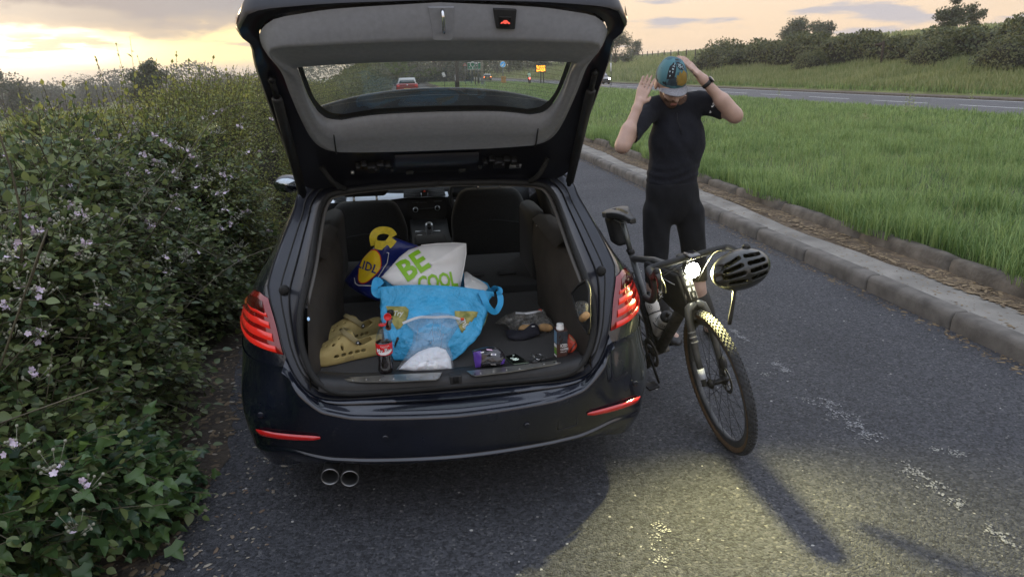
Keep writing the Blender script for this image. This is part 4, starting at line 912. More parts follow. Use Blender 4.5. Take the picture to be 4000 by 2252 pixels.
# rear quarters and D pillars: from the shut line round to the body side
for sg in (1, -1):
    rows = [[quarter(s, z) * [sg, 1, 1] for s in np.linspace(0, 1, 14)] for z in zs]
    obj('quarter_panel', B().grid(rows, flip=(sg < 0)), M_NAVY, car)
    # tail lamp: lens, LED bands, dark upper window
    lamp = None
    def lampz(s, t):  # outline: rises outward along the bottom and the top
        lo_ = np.interp(s, [0, .5, .8, 1], [.735, .757, .775, .80]); hi_ = np.interp(s, [0, .25, .6, 1], [.932, .945, .93, .86]); return lo_ + (hi_ - lo_) * t
    S0, S1 = 0.015, 0.86
    def lp(s, t, off): z = lampz(s, t); return quarter(S0 + (S1 - S0) * s, z, off) * [sg, 1, 1]
    sn = np.linspace(0, 1, 16); tn = np.linspace(0, 1, 12); b = B()
    rim = lambda s, t: 0.016 if (0.03 < s < 0.97 and 0.03 < t < 0.97) else 0.004
    b.grid([[lp(s, t, rim(s, t)) for s in sn] for t in tn], flip=(sg < 0)); lamp = obj('tail_lamp', b, M_LENS, car)
    for (t0, t1, s0, s1, m_) in ((.05, .16, .04, .90, 0), (.24, .38, .05, .93, 0), (.46, .58, .06, .93, 0), (.66, .735, .06, .55, 0), (.66, .93, .09, .62, 2), (.72, .90, .68, .90, 1)):
        b = B(); b.grid([[lp(s0 + (s1 - s0) * a, t0 + (t1 - t0) * c + 0.14 * max(0, a - .75) * (1 if m_ == 0 else 0), 0.0175 + 0.0025 * math.sin(math.pi * c)) for a in np.linspace(0, 1, 10)] for c in (0, .25, .5, .75, 1)], flip=(sg < 0))
        obj(['light_band', 'amber_cell', 'dark_cell'][m_], b, [M_BAR, M_AMB, M_LENSD][m_], lamp)
    # bumper reflector
    b = B(); u0, u1 = 0.598, 0.90; rows = []
    for t in (0, .12, .5, .88, 1):
        row = []
        for a in np.linspace(0, 1, 12):
            u = u0 + (u1 - u0) * a; z = 0.428 - 0.014 * a + (0.016 + 0.008 * math.sin(min(1, a * 1.6) * 1.57)) * (t - 0.5) * np.interp(a, [0, .1, .9, 1], [.6, 1, 1, .6])
            w = wz(z); x = u * w; o_ = 0.004 if t in (0, 1) or a in (0, 1) else 0.012
            row.append((sg * (x + o_ * 0.5 * u), plan(x, w) - o_, z))
        rows.append(row)
    refl = obj('bumper_reflector', b.grid(rows, flip=(sg > 0)), M_REFL, car)
    b = B(); c = plan(.60, wz(.50)); 
    b = B(); u = .86; x = u * wz(.495); b.lathe([(.012, 0), (.012, .003), (.009, .004)], (sg * x, plan(x, wz(.495)) - .002, .495), 14, Matrix.Rotation(R(90), 3, 'X') if True else None); obj('parking_sensor', b, M_NAVY, car)
for xx in (-.28, .27):
    b = B(); b.lathe([(.012, 0), (.012, .006), (.009, .007)], (xx, plan(xx, .88) - .001, .43), 14, Matrix.Rotation(R(90), 3, 'X')); obj('parking_sensor', b, M_NAVY, car)
# towing-eye cover on the right of the bumper
b = B(); pts = [(.40, .385), (.40, .433), (.405, .438), (.478, .446), (.483, .442), (.483, .392), (.478, .386), (.406, .380)]
b.tube([(x, plan(x, wz(z)) - 0.002 + .004, z) for x, z in pts], 0.0022, 4, closed=True); obj('towing_eye_seam', b, M_PLA, car)
# underside and exhaust
b = B(); b.box((0, .62, .30), (1.2, 0.85, .05)); b.box((0, 2.4, .27), (1.3, 3.2, .1)); obj('underbody', b, M_PLA, car)
for px, py in ((1290, 1855), (1367, 1862)):
    c = at(px, py, y=0.06); b = B(); n = 20; rows = []
    for rr_2, yy in ((.026, .30), (.030, .10), (.0345, .0), (.0365, -.006), (.0365, -.011), (.0345, -.014), (.0315, -.012), (.030, .0), (.029, .2)):
        rows.append([(c[0] + rr_2 * math.cos(6.2832 * k / n), c[1] + yy, c[2] + rr_2 * math.sin(6.2832 * k / n)) for k in range(n)])
    ex = obj('exhaust_pipe', B().grid(rows, close_u=True, flip=True), mat('exhaust_steel', (0.22, 0.22, 0.22), 0.35, metal=0.9, noise=(12, 0.4)), car)
    b = B(); b.lathe([(.029, 0), (.001, 0.001)], (c[0], c[1] + .15, c[2]), 16, Matrix.Rotation(R(90), 3, 'X')); obj('pipe_bore', b, mat('bore_black', (0.004, .004, .004), 1.0), ex)  # near-black disc closing the pipe
# body sides, roof, screen and doors: stations along y
def w_side(z, y):
    base = wz(z) + np.interp(y, [.5, 1.2, 2.2, 3.4, 4.0, 4.5], [0, .018, .012, .012, -.02, -.16]) * (1 if z < .95 else .6)
    return base
zz = [.22, .28, .36, .5, .62, .74, .84, .92, .965]
for sg in (1, -1):
    rows = []
    for z in zz:
        y0 = 0.60 if z < .70 else shut_at(z)[1] + .40
        rows.append([(sg * w_side(z, y), y, z if y < 3.1 else z - (z - .2) * np.interp(y, [3.1, 3.7, 4.2, 4.55], [0, .0, .10, .22])) for y in np.concatenate([[y0], np.linspace(y0 + .25, 4.3, 22), [4.45, 4.55]])])
    obj('body_side', B().grid(rows, flip=(sg > 0)), M_NAVY, car)
    # window glass and pillars of that side
    def gp(y, z): return (sg * (w_side(z, y) - .004), y, z)
    topz = lambda y: np.interp(y, [.9, 1.4, 2.3, 2.9], [1.28, 1.335, 1.36, 1.345])
    for nm, ya, yb in (('quarter_window', 1.0, 1.42), ('rear_door_window', 1.50, 2.32), ('front_door_window', 2.42, 3.15)):
        b = B(); rows = []
        for t in np.linspace(0, 1, 6): rows.append([gp(y + (0.25 * t if nm[0] == 'q' and k == 0 else 0) - (0.62 * t * (k == 7) if nm[0] == 'f' else 0), .965 + (topz(y) - .965) * t) for k, y in enumerate(np.linspace(ya, yb + (.55 if nm[0] == 'f' else 0), 8))])
        obj(nm, b.grid(rows, flip=(sg > 0)), M_WIND, car)
    b = B()
    for y0, y1, rr_2 in ((1.46, 1.56, .045), (2.37, 2.40, .045)): b.tube([gp(y0, .95), gp((y0 + y1) / 2, 1.15), gp(y1, topz(y1))], rr_2, 6, flat=.35, upv=(0, 1, 0))
    b.tube([gp(3.72, .94), gp(3.4, 1.12), gp(2.85, 1.345)], .04, 6)
    obj('window_pillar', b, M_NAVY, car)
    b = B(); b.tube([(sg * (wz(1.29) + .004), .78, 1.285)] + [(sg * (w_side(topz(y), y) - .01), y, topz(y) + .012) for y in np.linspace(1.0, 2.95, 9)], 0.016, 6); obj('roof_rail', b, M_CHROME if False else M_NAVY, car)
    b = B(); b.tube([gp(y, .972) for y in np.linspace(.95, 3.6, 12)], .008, 5); obj('window_trim', b, M_PLA, car)
    # wheels
    for wy in (1.02, 3.83):
        ww = obj('wheel', B().lathe([(.20, -.10), (.305, -.105), (.318, -.08), (.318, .08), (.305, .105), (.20, .10)], (sg * .80, wy, .318), 36, Matrix.Rotation(R(90), 3, 'Y')), mat('car_tyre', (.012, .012, .012), .85), car)
        b = B(); b.lathe([(.205, .085), (.21, .10), (.19, .10), (.18, .07)], (sg * .80, wy, .318), 30, Matrix.Rotation(R(90 * sg), 3, 'Y')); 
        for k in range(10):
            a = .6283 * k; b.box((sg * .885, wy + .12 * math.cos(a), .318 + .12 * math.sin(a)), (.02, .17, .03), Matrix.Rotation(a, 3, 'X'))
        obj('alloy_rim', b, mat('alloy', (.35, .35, .36), .3, metal=.9), ww)
    for wy in (1.02, 3.83):
        b = B(); b.lathe([(.30, 0), (.345, .0), (.345, .012), (.30, .012)], (sg * (.885), wy, .325), 36, Matrix.Rotation(R(90 * sg), 3, 'Y')); obj('wheel_arch', b, M_PLA, car)
roof_rows = []
for y, z, w in ((.785, 1.395, .50), (.95, 1.415, .515), (1.4, 1.43, .535), (2.0, 1.432, .54), (2.6, 1.415, .53), (2.95, 1.375, .51)):
    hw = w_side(float(np.interp(y, [.9, 1.4, 2.3, 2.9], [1.28, 1.335, 1.36, 1.345])), y); ze = float(np.interp(y, [.78, 1.4, 2.3, 2.9], [1.29, 1.345, 1.37, 1.35]))
    roof_rows.append([(x * hw, y, ze + (z - ze) * (1 - abs(x) ** 2.6)) for x in np.linspace(-1, 1, 17)])
obj('roof', B().grid(roof_rows), M_NAVY, car, solid=0.02)
b = B(); b.grid([[(x * .47, .68 + .3 * a + .0, 1.325 + .05 * a) for x in np.linspace(-1, 1, 5)] for a in (0, 1)] + [[(x * .50, y, 1.375) for x in np.linspace(-1, 1, 5)] for y in (1.5, 2.4, 2.9)]); obj('headlining', b, mat('headlining', (.25, .24, .22), .95), car)
b = B(); b.grid([[(x * w, y - .05 * x * x, z) for x in np.linspace(-1, 1, 9)] for y, z, w in ((2.95, 1.365, .56), (3.3, 1.20, .64), (3.72, .98, .72))]); obj('windscreen', b, M_WIND, car)
b = B(); b.grid([[(x * w, y - .06 * x * x, z - .06 * abs(x) ** 3) for x in np.linspace(-1, 1, 11)] for y, z, w in ((3.70, .97, .76), (4.0, .93, .75), (4.3, .86, .70), (4.52, .72, .62), (4.60, .5, .60), (4.58, .25, .58))]); obj('bonnet', b, M_NAVY, car)
# door mirror and door handle on the left side
mc = at(1118, 722, y=3.02); mc[0] = min(mc[0], -.90)
b = B(); b.ell(mc + [0, .07, 0], (.105, .085, .068), 14, 10); b.tube([mc + [.05, .08, -.03], [-.83, 3.08, .97]], .03, 6); mir = obj('door_mirror', b, M_NAVY, car)
b = B(); b.prism([(.088 * math.cos(a) * (1 if abs(math.cos(a)) < .8 else .96), .052 * math.sin(a)) for a in np.linspace(0, 6.283, 20)[:-1]], 0, .006, lambda u, v, d_: mc + np.array([u, -.018 + d_, v])); obj('mirror_glass', b, mat('mirror', (.35, .38, .40), .06, metal=1.0), mir)
for sg in (-1, 1):
    for yy in (1.62, 2.55):
        b = B(); x = sg * (w_side(.845, yy) + .022); b.tube([(x - sg * .03, yy - .10, .845), (x, yy - .08, .847), (x + sg * .006, yy, .85), (x, yy + .08, .852), (x - sg * .03, yy + .10, .853)], .011, 8); obj('door_handle', b, M_CHROME, car)
# -- boot interior
b = B(); rows = []
for y in (.125, .16, .6, 1.12): rows.append([(x * np.interp(y, [.12, .3, 1.2], [.545, .545, .55]), y, .628) for x in np.linspace(-1, 1, 9)])
obj('boot_floor', B().grid(rows), M_CARPET, car)
b = B(); rows = []
for y, z in ((1.10, .60), (1.10, .655), (1.12, .665), (1.72, .69), (1.75, .67), (1.76, .4)): rows.append([(x, y, z) for x in np.linspace(-.62, .62, 7)])
fb = obj('folded_seat', B().grid(rows), M_SEAT, car)
for xx in (-.34, .2, .38):
    b = B(); b.box((xx, 1.3, .684), (.10, .05, .012)); obj('latch_cover', b, M_PLA, fb, bevel=.004)
for sg in (1, -1):
    # side lining bulges in over the wheel arch; its rear end meets the seal
    rows = []
    for z, dx in ((.60, 0), (.66, .0), (.78, .004), (.90, -.004), (.985, .02), (1.0, .05), (1.005, .10)):
        row = []
        for y, xi in ((.0, .548), (.03, .545), (.10, .525), (.22, .515), (.35, .50), (.48, .485), (.62, .475), (.78, .475), (.80, .50), (.92, .50)):
            yo = max(.10, float(np.interp(z, seal[:, 2][:40], seal[:, 1][:40])) - .005)
            row.append((sg * (xi + dx * min(1, y / .3) + .025 * (.9 - z)), yo + y, z))
        rows.append(row)
    obj('boot_side_lining', B().grid(rows, flip=(sg < 0)), M_LINER, car, auto=50)
    # grey moulding of the folded seat's side and shoulder belt box
    b = B(); b.box((sg * .56, 1.42, .82), (.10, .5, .42)); sb = obj('seat_side_bolster', b, M_SEAT, car, bevel=.04)
    b = B(); b.box((sg * .555, 1.1, .985), (.07, .06, .05)); obj('belt_latch', b, M_PLA, car, bevel=.008)
    b = B(); b.box((sg * .525, 1.10, .975), (.02, .012, .035)); obj('striker', b, M_STEEL, car, bevel=.003)
    b = B(); rows = []
    for y in np.linspace(.55, 1.15, 5): rows.append([(sg * xx, y, zz_ + .02 * y) for xx, zz_ in ((.50, .99), (.54, 1.015), (.60, 1.01), (.66, .98))])
    obj('parcel_ledge', B().grid(rows, flip=(sg < 0)), M_LINER, car)
    # C pillar trim behind the rear door
    b = B(); b.tube([(sg * .62, 1.15, .98), (sg * .585, 1.28, 1.12), (sg * .54, 1.42, 1.30)], .05, 8, flat=.4); obj('pillar_trim', b, M_PLA, car)
# rim and flat patch for the right lining's recess, painted near-black as its shade
b = B(); pts = [at(px, py, x=.512) for px, py in ((2234, 1145), (2260, 1112), (2290, 1095), (2302, 1130), (2302, 1270), (2296, 1300), (2262, 1250))]
b.tube(pts, .006, 6, closed=True); obj('recess_rim', b, M_PLA, car)
b = B(); n = len(pts); b.add([p + [0.001, 0, 0] for p in pts], [tuple(range(n))]); obj('recess', b, mat('recess_shade', (.008, .008, .008), .9), car)
for sg, py in ((-1, 1255), (1, 1040)):
    pass
b = B(); c = at(1205, 1245, x=-.515); b.ell(c, (.005, .008, .007), 8, 6); obj('boot_lamp', b, mat('lamp_lens_small', (.3, .35, .4), .1, emit=((.3, .6, 1.0), .25)), car)
# -- sill with scuff plates and latch
rows = []
for y, z in ((.052, .588), (.056, .612), (.066, .630), (.085, .6365), (.13, .634), (.152, .630), (.156, .620)):
    rows.append([(x, y + .028 * (abs(x) / .5) ** 2.2, z + .012 * (abs(x) / .5) ** 6) for x in np.linspace(-.52, .52, 31)])
obj('sill_trim', B().grid(rows, flip=True), M_PLA, car)
zq = lambda a, c: (900 + a * .66, 700 + c * .66)
for poly, nr in (([(646, 1174), (1000, 1152), (1252, 1141), (1236, 1172), (1215, 1183), (1000, 1193), (800, 1196), (700, 1190)], 7), ([(1398, 1133), (1700, 1100), (1955, 1066), (1968, 1070), (1955, 1084), (1860, 1103), (1650, 1137), (1450, 1160), (1428, 1154)], 7)):
    P3 = [at(*zq(*q), z=.6395) for q in poly]; n = len(P3); b = B(); b.add([p - [0, 0, .004] for p in P3] + P3, [tuple(range(n - 1, -1, -1)), tuple(range(n, 2 * n))] + [(k, (k + 1) % n, n + (k + 1) % n, n + k) for k in range(n)])
    if (b.V[1][0] - b.V[0][0]) * (b.V[2][1] - b.V[1][1]) - (b.V[1][1] - b.V[0][1]) * (b.V[2][0] - b.V[1][0]) < 0: b.F = [f[::-1] for f in b.F]
    sp = obj('scuff_plate', b, M_STEEL, car, smooth=False)
    x0, x1 = min(p[0] for p in P3), max(p[0] for p in P3); 
    for k in range(nr):
        x = x0 + (x1 - x0) * (k + 1.0) / (nr + .6); yl = [p[1] for p in P3 if abs(p[0] - x) < .12]; ym = (min(yl) + max(yl)) / 2
        b = B(); b.box((x, ym, .6405), (.007, .022, .003)); obj('rib', b, M_STEEL, sp, bevel=.001)
c = at(1780, 1478, y=.062); b = B(); b.box((c[0], .068, .618), (.046, .03, .036)); lt = obj('boot_latch', b, M_PLA, car, bevel=.004)
b = B(); b.box((c[0], .052, .620), (.022, .004, .026)); obj('latch_mouth', b, mat('mouth_shade', (.003, .003, .003), 1), lt)  # near-black box painted as the shade of the latch's opening
# -- front seats, dashboard, wheel
def seat(name_pts, xc, ztop_, y=1.9):
    def f(X, Y, Zz):
        py = Y - (y + .02 + (Zz - .6) * .10); q = np.maximum(np.abs(X - xc) - (.245 - .35 * np.maximum(0, Zz - (ztop_ - .22)) ** 1.35), 0)
        d = np.sqrt(np.maximum(np.abs(X - xc) - (.205 - 0.9 * np.maximum(0, Zz - (ztop_ - .20)) ** 1.6), 0) ** 2 + np.maximum(np.abs(py - .05) - .03, 0) ** 2 + np.maximum(np.abs(Zz - (.35 + ztop_ - .04) / 2) - (ztop_ - .04 - .35) / 2, 0) ** 2) - .045
        return d
    V, F = sdf_mesh(f, (xc - .32, y - .15, .28), (xc + .32, y + .25, ztop_ + .05), .016)
    st = obj('front_seat', mesh('front_seat', V, F), M_SEAT, car)
    b = B(); b.tube([(xc - .2 + .4 * t, y - .02 + .10 * (ztop_ - .26 - .6) - 0.004, ztop_ - .19 - .012 * math.cos(6.28 * t)) for t in np.linspace(0, 1, 12)], .003, 4); obj('stitching', b, M_PLA, st)
    for dx in (-.07, .07):
        b = B(); b.cyl((xc + dx, y + .09, ztop_ - .04), (xc + dx, y + .12, ztop_ + .09), .0065, n=8); obj('headrest_post', b, M_CHROME, st)
        b = B(); b.lathe([(.02, 0), (.02, .008), (.012, .012)], (xc + dx, y + .09, ztop_ - .012), 12); obj('post_collar', b, M_PLA, st)
    def g(X, Y, Zz): return np.sqrt(np.maximum(np.abs(X - xc) - .105, 0) ** 2 + np.maximum(np.abs(Y - y - .13) - .02, 0) ** 2 + np.maximum(np.abs(Zz - ztop_ - .135) - .06, 0) ** 2) - .04
    V, F = sdf_mesh(g, (xc - .16, y + .04, ztop_), (xc + .16, y + .22, ztop_ + .27), .013); obj('headrest', mesh('headrest', V, F), M_SEAT, st)
seat(None, -.405, .995); seat(None, .375, 1.045)
b = B(); rows = []
for y, z in ((2.86, .55), (2.80, .70), (2.76, .80), (2.78, .86), (2.82, .93), (2.95, .965), (3.3, .96), (3.7, .955)): rows.append([(x, y + .05 * (x / .75) ** 2, z - .01 * abs(x)) for x in np.linspace(-.78, .78, 15)])
dash = obj('dashboard', B().grid(rows), mat('dash_black', (.018, .018, .02), .6, bump=(200, .2, .002)), car)
zi = lambda a, c: (1150 + a * .4464, 650 + c * .4464)
def flat_part(name, poly, y, th, m, parent, bev=.002, tilt=0):
    P3 = [at(*zi(*q), y=y) for q in poly]; zl = min(p[2] for p in P3); P3 = [p + [0, 1.7 * (p[2] - zl) * tilt, 0] for p in P3]; n = len(P3); b = B(); b.add(P3 + [p + [0, th, 0] for p in P3], [tuple(range(n)), tuple(range(2 * n - 1, n - 1, -1))] + [((k + 1) % n, k, n + k, n + (k + 1) % n) for k in range(n)])
    return obj(name, b, m, parent, smooth=False, bevel=bev)
sil = flat_part('dash_trim', [(300, 322), (300, 300), (640, 262), (785, 196), (960, 186), (1310, 170), (1332, 185), (1352, 262), (1340, 270), (950, 282), (790, 300), (640, 312)], 2.742, .02, M_SILV, dash, tilt=1)
for pol in ([(955, 212), (1105, 205), (1110, 268), (955, 274)], [(1170, 202), (1310, 196), (1325, 258), (1170, 264)], [(340, 244), (445, 236), (445, 294), (340, 300)]):
    v_ = flat_part('air_vent', pol, 2.735, .01, M_PLA, dash, tilt=1)
    P3 = [at(*zi(*q), y=2.735) for q in pol]
    for t in (.25, .5, .75):
        b = B(); b.box(((P3[0] + P3[1]) / 2 * (1 - t) + (P3[2] + P3[3]) / 2 * t), (P3[1][0] - P3[0][0] - .01, .008, .004)); obj('slat', b, mat('vent_slat', (.04, .04, .045), .4), v_)
hz = flat_part('hazard_switch', [(1112, 205), (1164, 202), (1168, 262), (1114, 267)], 2.734, .01, M_PLA, dash)
b = B(); P3 = [at(*zi(*q), y=2.732) for q in ((1126, 222), (1150, 221), (1138, 206))]; b.add(P3, [(0, 1, 2)]); obj('hazard_triangle', b, mat('hazard_red', (.6, .05, .03), .4, emit=((1, .1, .05), .05)), hz)
st_ = flat_part('console_stack', [(985, 296), (1330, 282), (1335, 420), (1290, 480), (1050, 480), (990, 410)], 2.75, .05, M_PLA, dash)
for a in ((1060, 376), (1250, 362)):
    c = at(*zi(*a), y=2.735); b = B(); b.lathe([(.020, 0), (.020, .012), (.016, .016), (.001, .016)], c, 16, Matrix.Rotation(R(90), 3, 'X')); obj('knob', b, M_SILV, dash)
    b = B(); b.lathe([(.014, .017), (.001, .019)], c, 14, Matrix.Rotation(R(90), 3, 'X')); obj('knob_face', b, M_PLA, dash)
for a, c_ in (((1030, 316), (1085, 314)), ((1095, 318), (1160, 314)), ((1220, 306), (1290, 300)), ((1085, 372), (1230, 362))):
    b = B(); b.tube([at(*zi(*a), y=2.742), at(*zi(*c_), y=2.742)], .003, 4); obj('button_row', b, mat('button_grey', (.09, .09, .09), .5), dash)
flat_part('sat_nav_screen', [(1040, 118), (1195, 108), (1200, 172), (1040, 180)], 2.80, .02, M_PLA, dash)
flat_part('binnacle', [(1365, 160), (1420, 110), (1560, 100), (1640, 160), (1640, 200), (1370, 210)], 2.85, .1, M_PLA, dash)
# steering wheel
c = at(1862, 765, y=2.52); rot = Matrix.Rotation(R(68), 3, 'X'); ring = [Vector(c) + rot @ Vector((.185 * math.cos(a), .185 * math.sin(a), 0)) for a in np.linspace(0, 6.2832, 40)[:-1]]
sw = obj('steering_wheel', B().tube(ring, .015, 8, closed=True), M_PLA, car)
b = B(); b.ell(c, (.075, .04, .07), 12, 8); 
for a in (.1, 3.04, 4.71): b.tube([Vector(c), Vector(c) + rot @ Vector((.18 * math.cos(a), .18 * math.sin(a), 0))], .016, 6, flat=.5)
obj('wheel_hub', b, M_PLA, sw)
b = B(); b.tube([Vector(c) + rot @ Vector((-.165, -.03, .006)), Vector(c) + rot @ Vector((-.08, -.04, .012))], .008, 5); obj('spoke_trim', b, M_SILV, sw)
# centre console with gear selector
b = B(); rows = []
for y, z, w in ((2.80, .72, .14), (2.45, .70, .13), (2.1, .70, .13), (1.95, .72, .12), (1.93, .75, .11), (1.72, .75, .11), (1.68, .70, .11), (1.68, .4, .11)): rows.append([(-w - .02, y, z - .25), (-w, y, z - .01), (-w + .02, y, z), (0, y, z + .004), (w - .02, y, z), (w, y, z - .01), (w + .02, y, z - .25)])
con = obj('centre_console', B().grid(rows, flip=True), M_PLA, car, auto=40)
gc = at(1677, 900, y=2.15); b = B(); b.lathe([(.016, -.10), (.014, -.05), (.018, -.02), (.026, .01), (.028, .035), (.022, .05), (.008, .056)], gc, 14); gl_ = obj('gear_selector', b, M_SILV, car)
b = B(); b.ell(gc + [0, -.022, .028], (.014, .006, .022), 10, 8); obj('selector_face', b, M_PLA, gl_)
b = B(); b.tube([at(1622, 905, y=2.15), at(1720, 902, y=2.15)], .006, 5); obj('console_trim', b, M_SILV, con)
for q in ((1640, 925), (1632, 935)):
    b = B(); c = at(*q, y=1.98); b.lathe([(.022, 0), (.022, .008), (.016, .012), (.002, .012)], c, 14); obj('console_dial', b, M_SILV, con)
b = B(); b.box(at(1683, 947, y=1.80), (.20, .26, .05)); obj('armrest', b, M_SEAT, con, bevel=.02)
b = B(); b.box(at(1615, 975, y=1.7), (.03, .02, .04)); obj('belt_buckle', b, mat('buckle_red', (.45, .02, .02), .4), con, bevel=.004)
# -- tailgate: s runs up the raised gate from the hinge, n points to the inside (down and back)
GH = np.array([0, .65, 1.31]); GD = np.array([0, -.8, .6]); GN = np.array([0, -.6, -.8])
def G(x, s, n=0.0): return GH + GD * s + GN * n + np.array([x * 1.008 - .008, 0, 0])
gate = obj('tailgate', B().grid([[G(x, s, -.055 - .02 * math.sin(math.pi * (s - .8) / .3)) for x in np.linspace(-.55, .55, 5)] for s in (.80, .9, 1.0, 1.08)]), M_NAVY, car, label='raised tailgate with grey inner trim and wide rear window')
def ringpts(segs, cnt=(16, 30, 16)):
    P = []
    for sgm, c in zip(segs, cnt):
        q = resample(catmull(sgm, 80) if len(sgm) > 2 else sgm, c); P.append(q if not P else q[1:])
    h = np.concatenate(P); return np.concatenate([h, (h * [-1, 1, 1])[::-1][1:-1]])     # closed ring (x, s, n)
OUT = lambda n, k=1.0: ringpts([[(0, -.02, n), (.3, -.025, n), (.545 * k, -.03, n)], [(.545 * k, -.03, n), (.585 * k, .02, n), (.588 * k, .14, n), (.590 * k, .5, n), (.588 * k, .78, n), (.580 * k, .86, n), (.578 * k, .905, n), (.585 * k, .925, n), (.600 * k, .945, n), (.604 * k, .965, n), (.594 * k, .99, n), (.560 * k, 1.045, n)], [(.560 * k, 1.045, n), (.515 * k, 1.066, n), (.42 * k, 1.079, n), (.28, 1.091, n), (0, 1.101, n)]])
TR = ringpts([[(0, .274, .006), (.22, .275, .006), (.385, .282, .006)], [(.385, .282, .006), (.43, .302, .006), (.462, .345, .006), (.482, .42, .006), (.495, .55, .006), (.503, .68, .006), (.508, .79, .006), (.535, .875, .006), (.541, .92, .006), (.535, .965, .006), (.51, 1.0, .006)], [(.51, 1.0, .006), (.475, 1.026, .006), (.40, 1.045, .006), (.28, 1.066, .006), (0, 1.087, .006)]])
MI = ringpts([[(0, .285, .022), (.22, .287, .022), (.365, .298, .022)], [(.365, .298, .022), (.41, .322, .024), (.44, .37, .024), (.458, .45, .024), (.473, .56, .024), (.482, .68, .024), (.485, .78, .026), (.497, .855, .045), (.512, .90, .05), (.515, .925, .05), (.505, .948, .052)], [(.505, .948, .052), (.47, .962, .056), (.38, .972, .060), (.22, .984, .062), (0, .990, .062)]])
LE = ringpts([[(0, .47, .020), (.22, .464, .020), (.345, .436, .020)], [(.345, .436, .020), (.395, .450, .022), (.425, .49, .022), (.438, .54, .022), (.447, .60, .022), (.452, .68, .022), (.452, .76, .022), (.458, .80, .022), (.464, .82, .026), (.464, .828, .028), (.455, .832, .028)], [(.455, .832, .028), (.42, .836, .028), (.34, .842, .028), (.2, .848, .028), (0, .850, .028)]])
WI = ringpts([[(0, .498, -.004), (.22, .49, -.004), (.355, .462, -.004)], [(.355, .462, -.004), (.402, .474, -.004), (.428, .51, -.004), (.442, .56, -.004), (.452, .62, -.004), (.458, .70, -.004), (.460, .745, -.004), (.461, .765, -.004), (.461, .775, -.004), (.460, .782, -.004), (.455, .786, -.004)], [(.455, .786, -.004), (.42, .789, -.004), (.34, .796, -.004), (.2, .803, -.004), (0, .806, -.004)]])
WO = WI * [.993, 1, 1] + [0, .001, -.010]
g3 = lambda ring: [G(*q) for q in ring]
A0 = OUT(-.06, .99); A1 = OUT(-.008); A2 = OUT(.004, .985); A2[:, 1] = A2[:, 1] * .99 + .005
mid = A2 * .35 + TR * .65; mid[:, 2] = -.012
obj('tailgate_frame', B().grid([g3(A0), g3(A1), g3(A2), g3(A2 * .6 + TR * .4 + [0, 0, -.012]), g3(mid), g3(TR * [1, 1, 0] + [0, 0, -.006])], close_u=True), M_CHAN, gate, auto=50)
# inside trim: outer edge, raised mid line, ledge, window edge
T1 = TR * .86 + MI * .14; T1[:, 2] = .016
trim = obj('tailgate_trim', B().grid([g3(TR), g3(T1), g3(TR * .5 + MI * .5 + [0, 0, .006]), g3(TR * .12 + MI * .88 + [0, 0, .002]), g3(MI), g3(MI * .9 + LE * .1 - [0, 0, .002]), g3(MI * .5 + LE * .5), g3(LE), g3(WI * .7 + LE * .3), g3(WI), g3(WO)], close_u=True), M_TRIM, gate)
for sx in (-1, 1):
    b = B(); b.tube([G(sx * (.385 + .01 * (1 - t)), .266 + (.452 - .266) * t, float(np.interp(t, [0, .1, .3, .85, 1], [.01, .0225, .0255, .0215, .004]))) for t in np.linspace(0, 1, 9)], .0028, 5); obj('panel_seam', b, M_PLA, trim)
# glass with black border and heater lines
b = B(); cen = np.array([0, .63, -.014]); rows = [g3(WO + [0, 0, -.002])] + [g3(np.column_stack([(WO * f + cen * (1 - f))[:, :2], np.full(len(WO), -.016 - .014 * (1 - f * f))])) for f in (.8, .6, .4, .2, .02)]
obj('rear_window', B().grid(rows, close_u=True, flip=True), M_GLASS, gate)
for k in range(9):
    s0 = .56 + .027 * k; b = B(); xx = np.linspace(-.435, .435, 22); b.tube([G(x, s0 - .055 * (x / .44) ** 2 + .02, -.0215 - .010 * (1 - (x / .46) ** 2)) for x in xx], .0007, 3); obj('heater_line', b, mat('heater', (.06, .045, .03), .6), gate)
b = B(); rows = []
for s_, n_, k in ((.26, -.055, .50), (.36, -.075, .50), (.44, -.100, .48), (.487, -.120, .47), (.492, -.126, .47), (.485, -.132, .47), (.40, -.125, .49), (.24, -.07, .52)): rows.append([G(x * k, s_ - .115 * np.interp(s_, [.26, .48], [0, 1]) * abs(x) ** 2.2, n_) for x in np.linspace(-1, 1, 25)])
obj('roof_spoiler', B().grid(rows, flip=True), M_NAVY, gate)
b = B(); n_ = len(WO); rows = [g3(WO[[k for k in range(n_)]] + [0, 0, -.003]), g3(np.column_stack([WO[:, 0] * .965, WO[:, 1] + .03 * np.clip((.60 - WO[:, 1]) / .1, 0, 1), np.full(n_, -.019)]))]
obj('glass_border', B().grid(rows, close_u=True), M_RUB, gate)
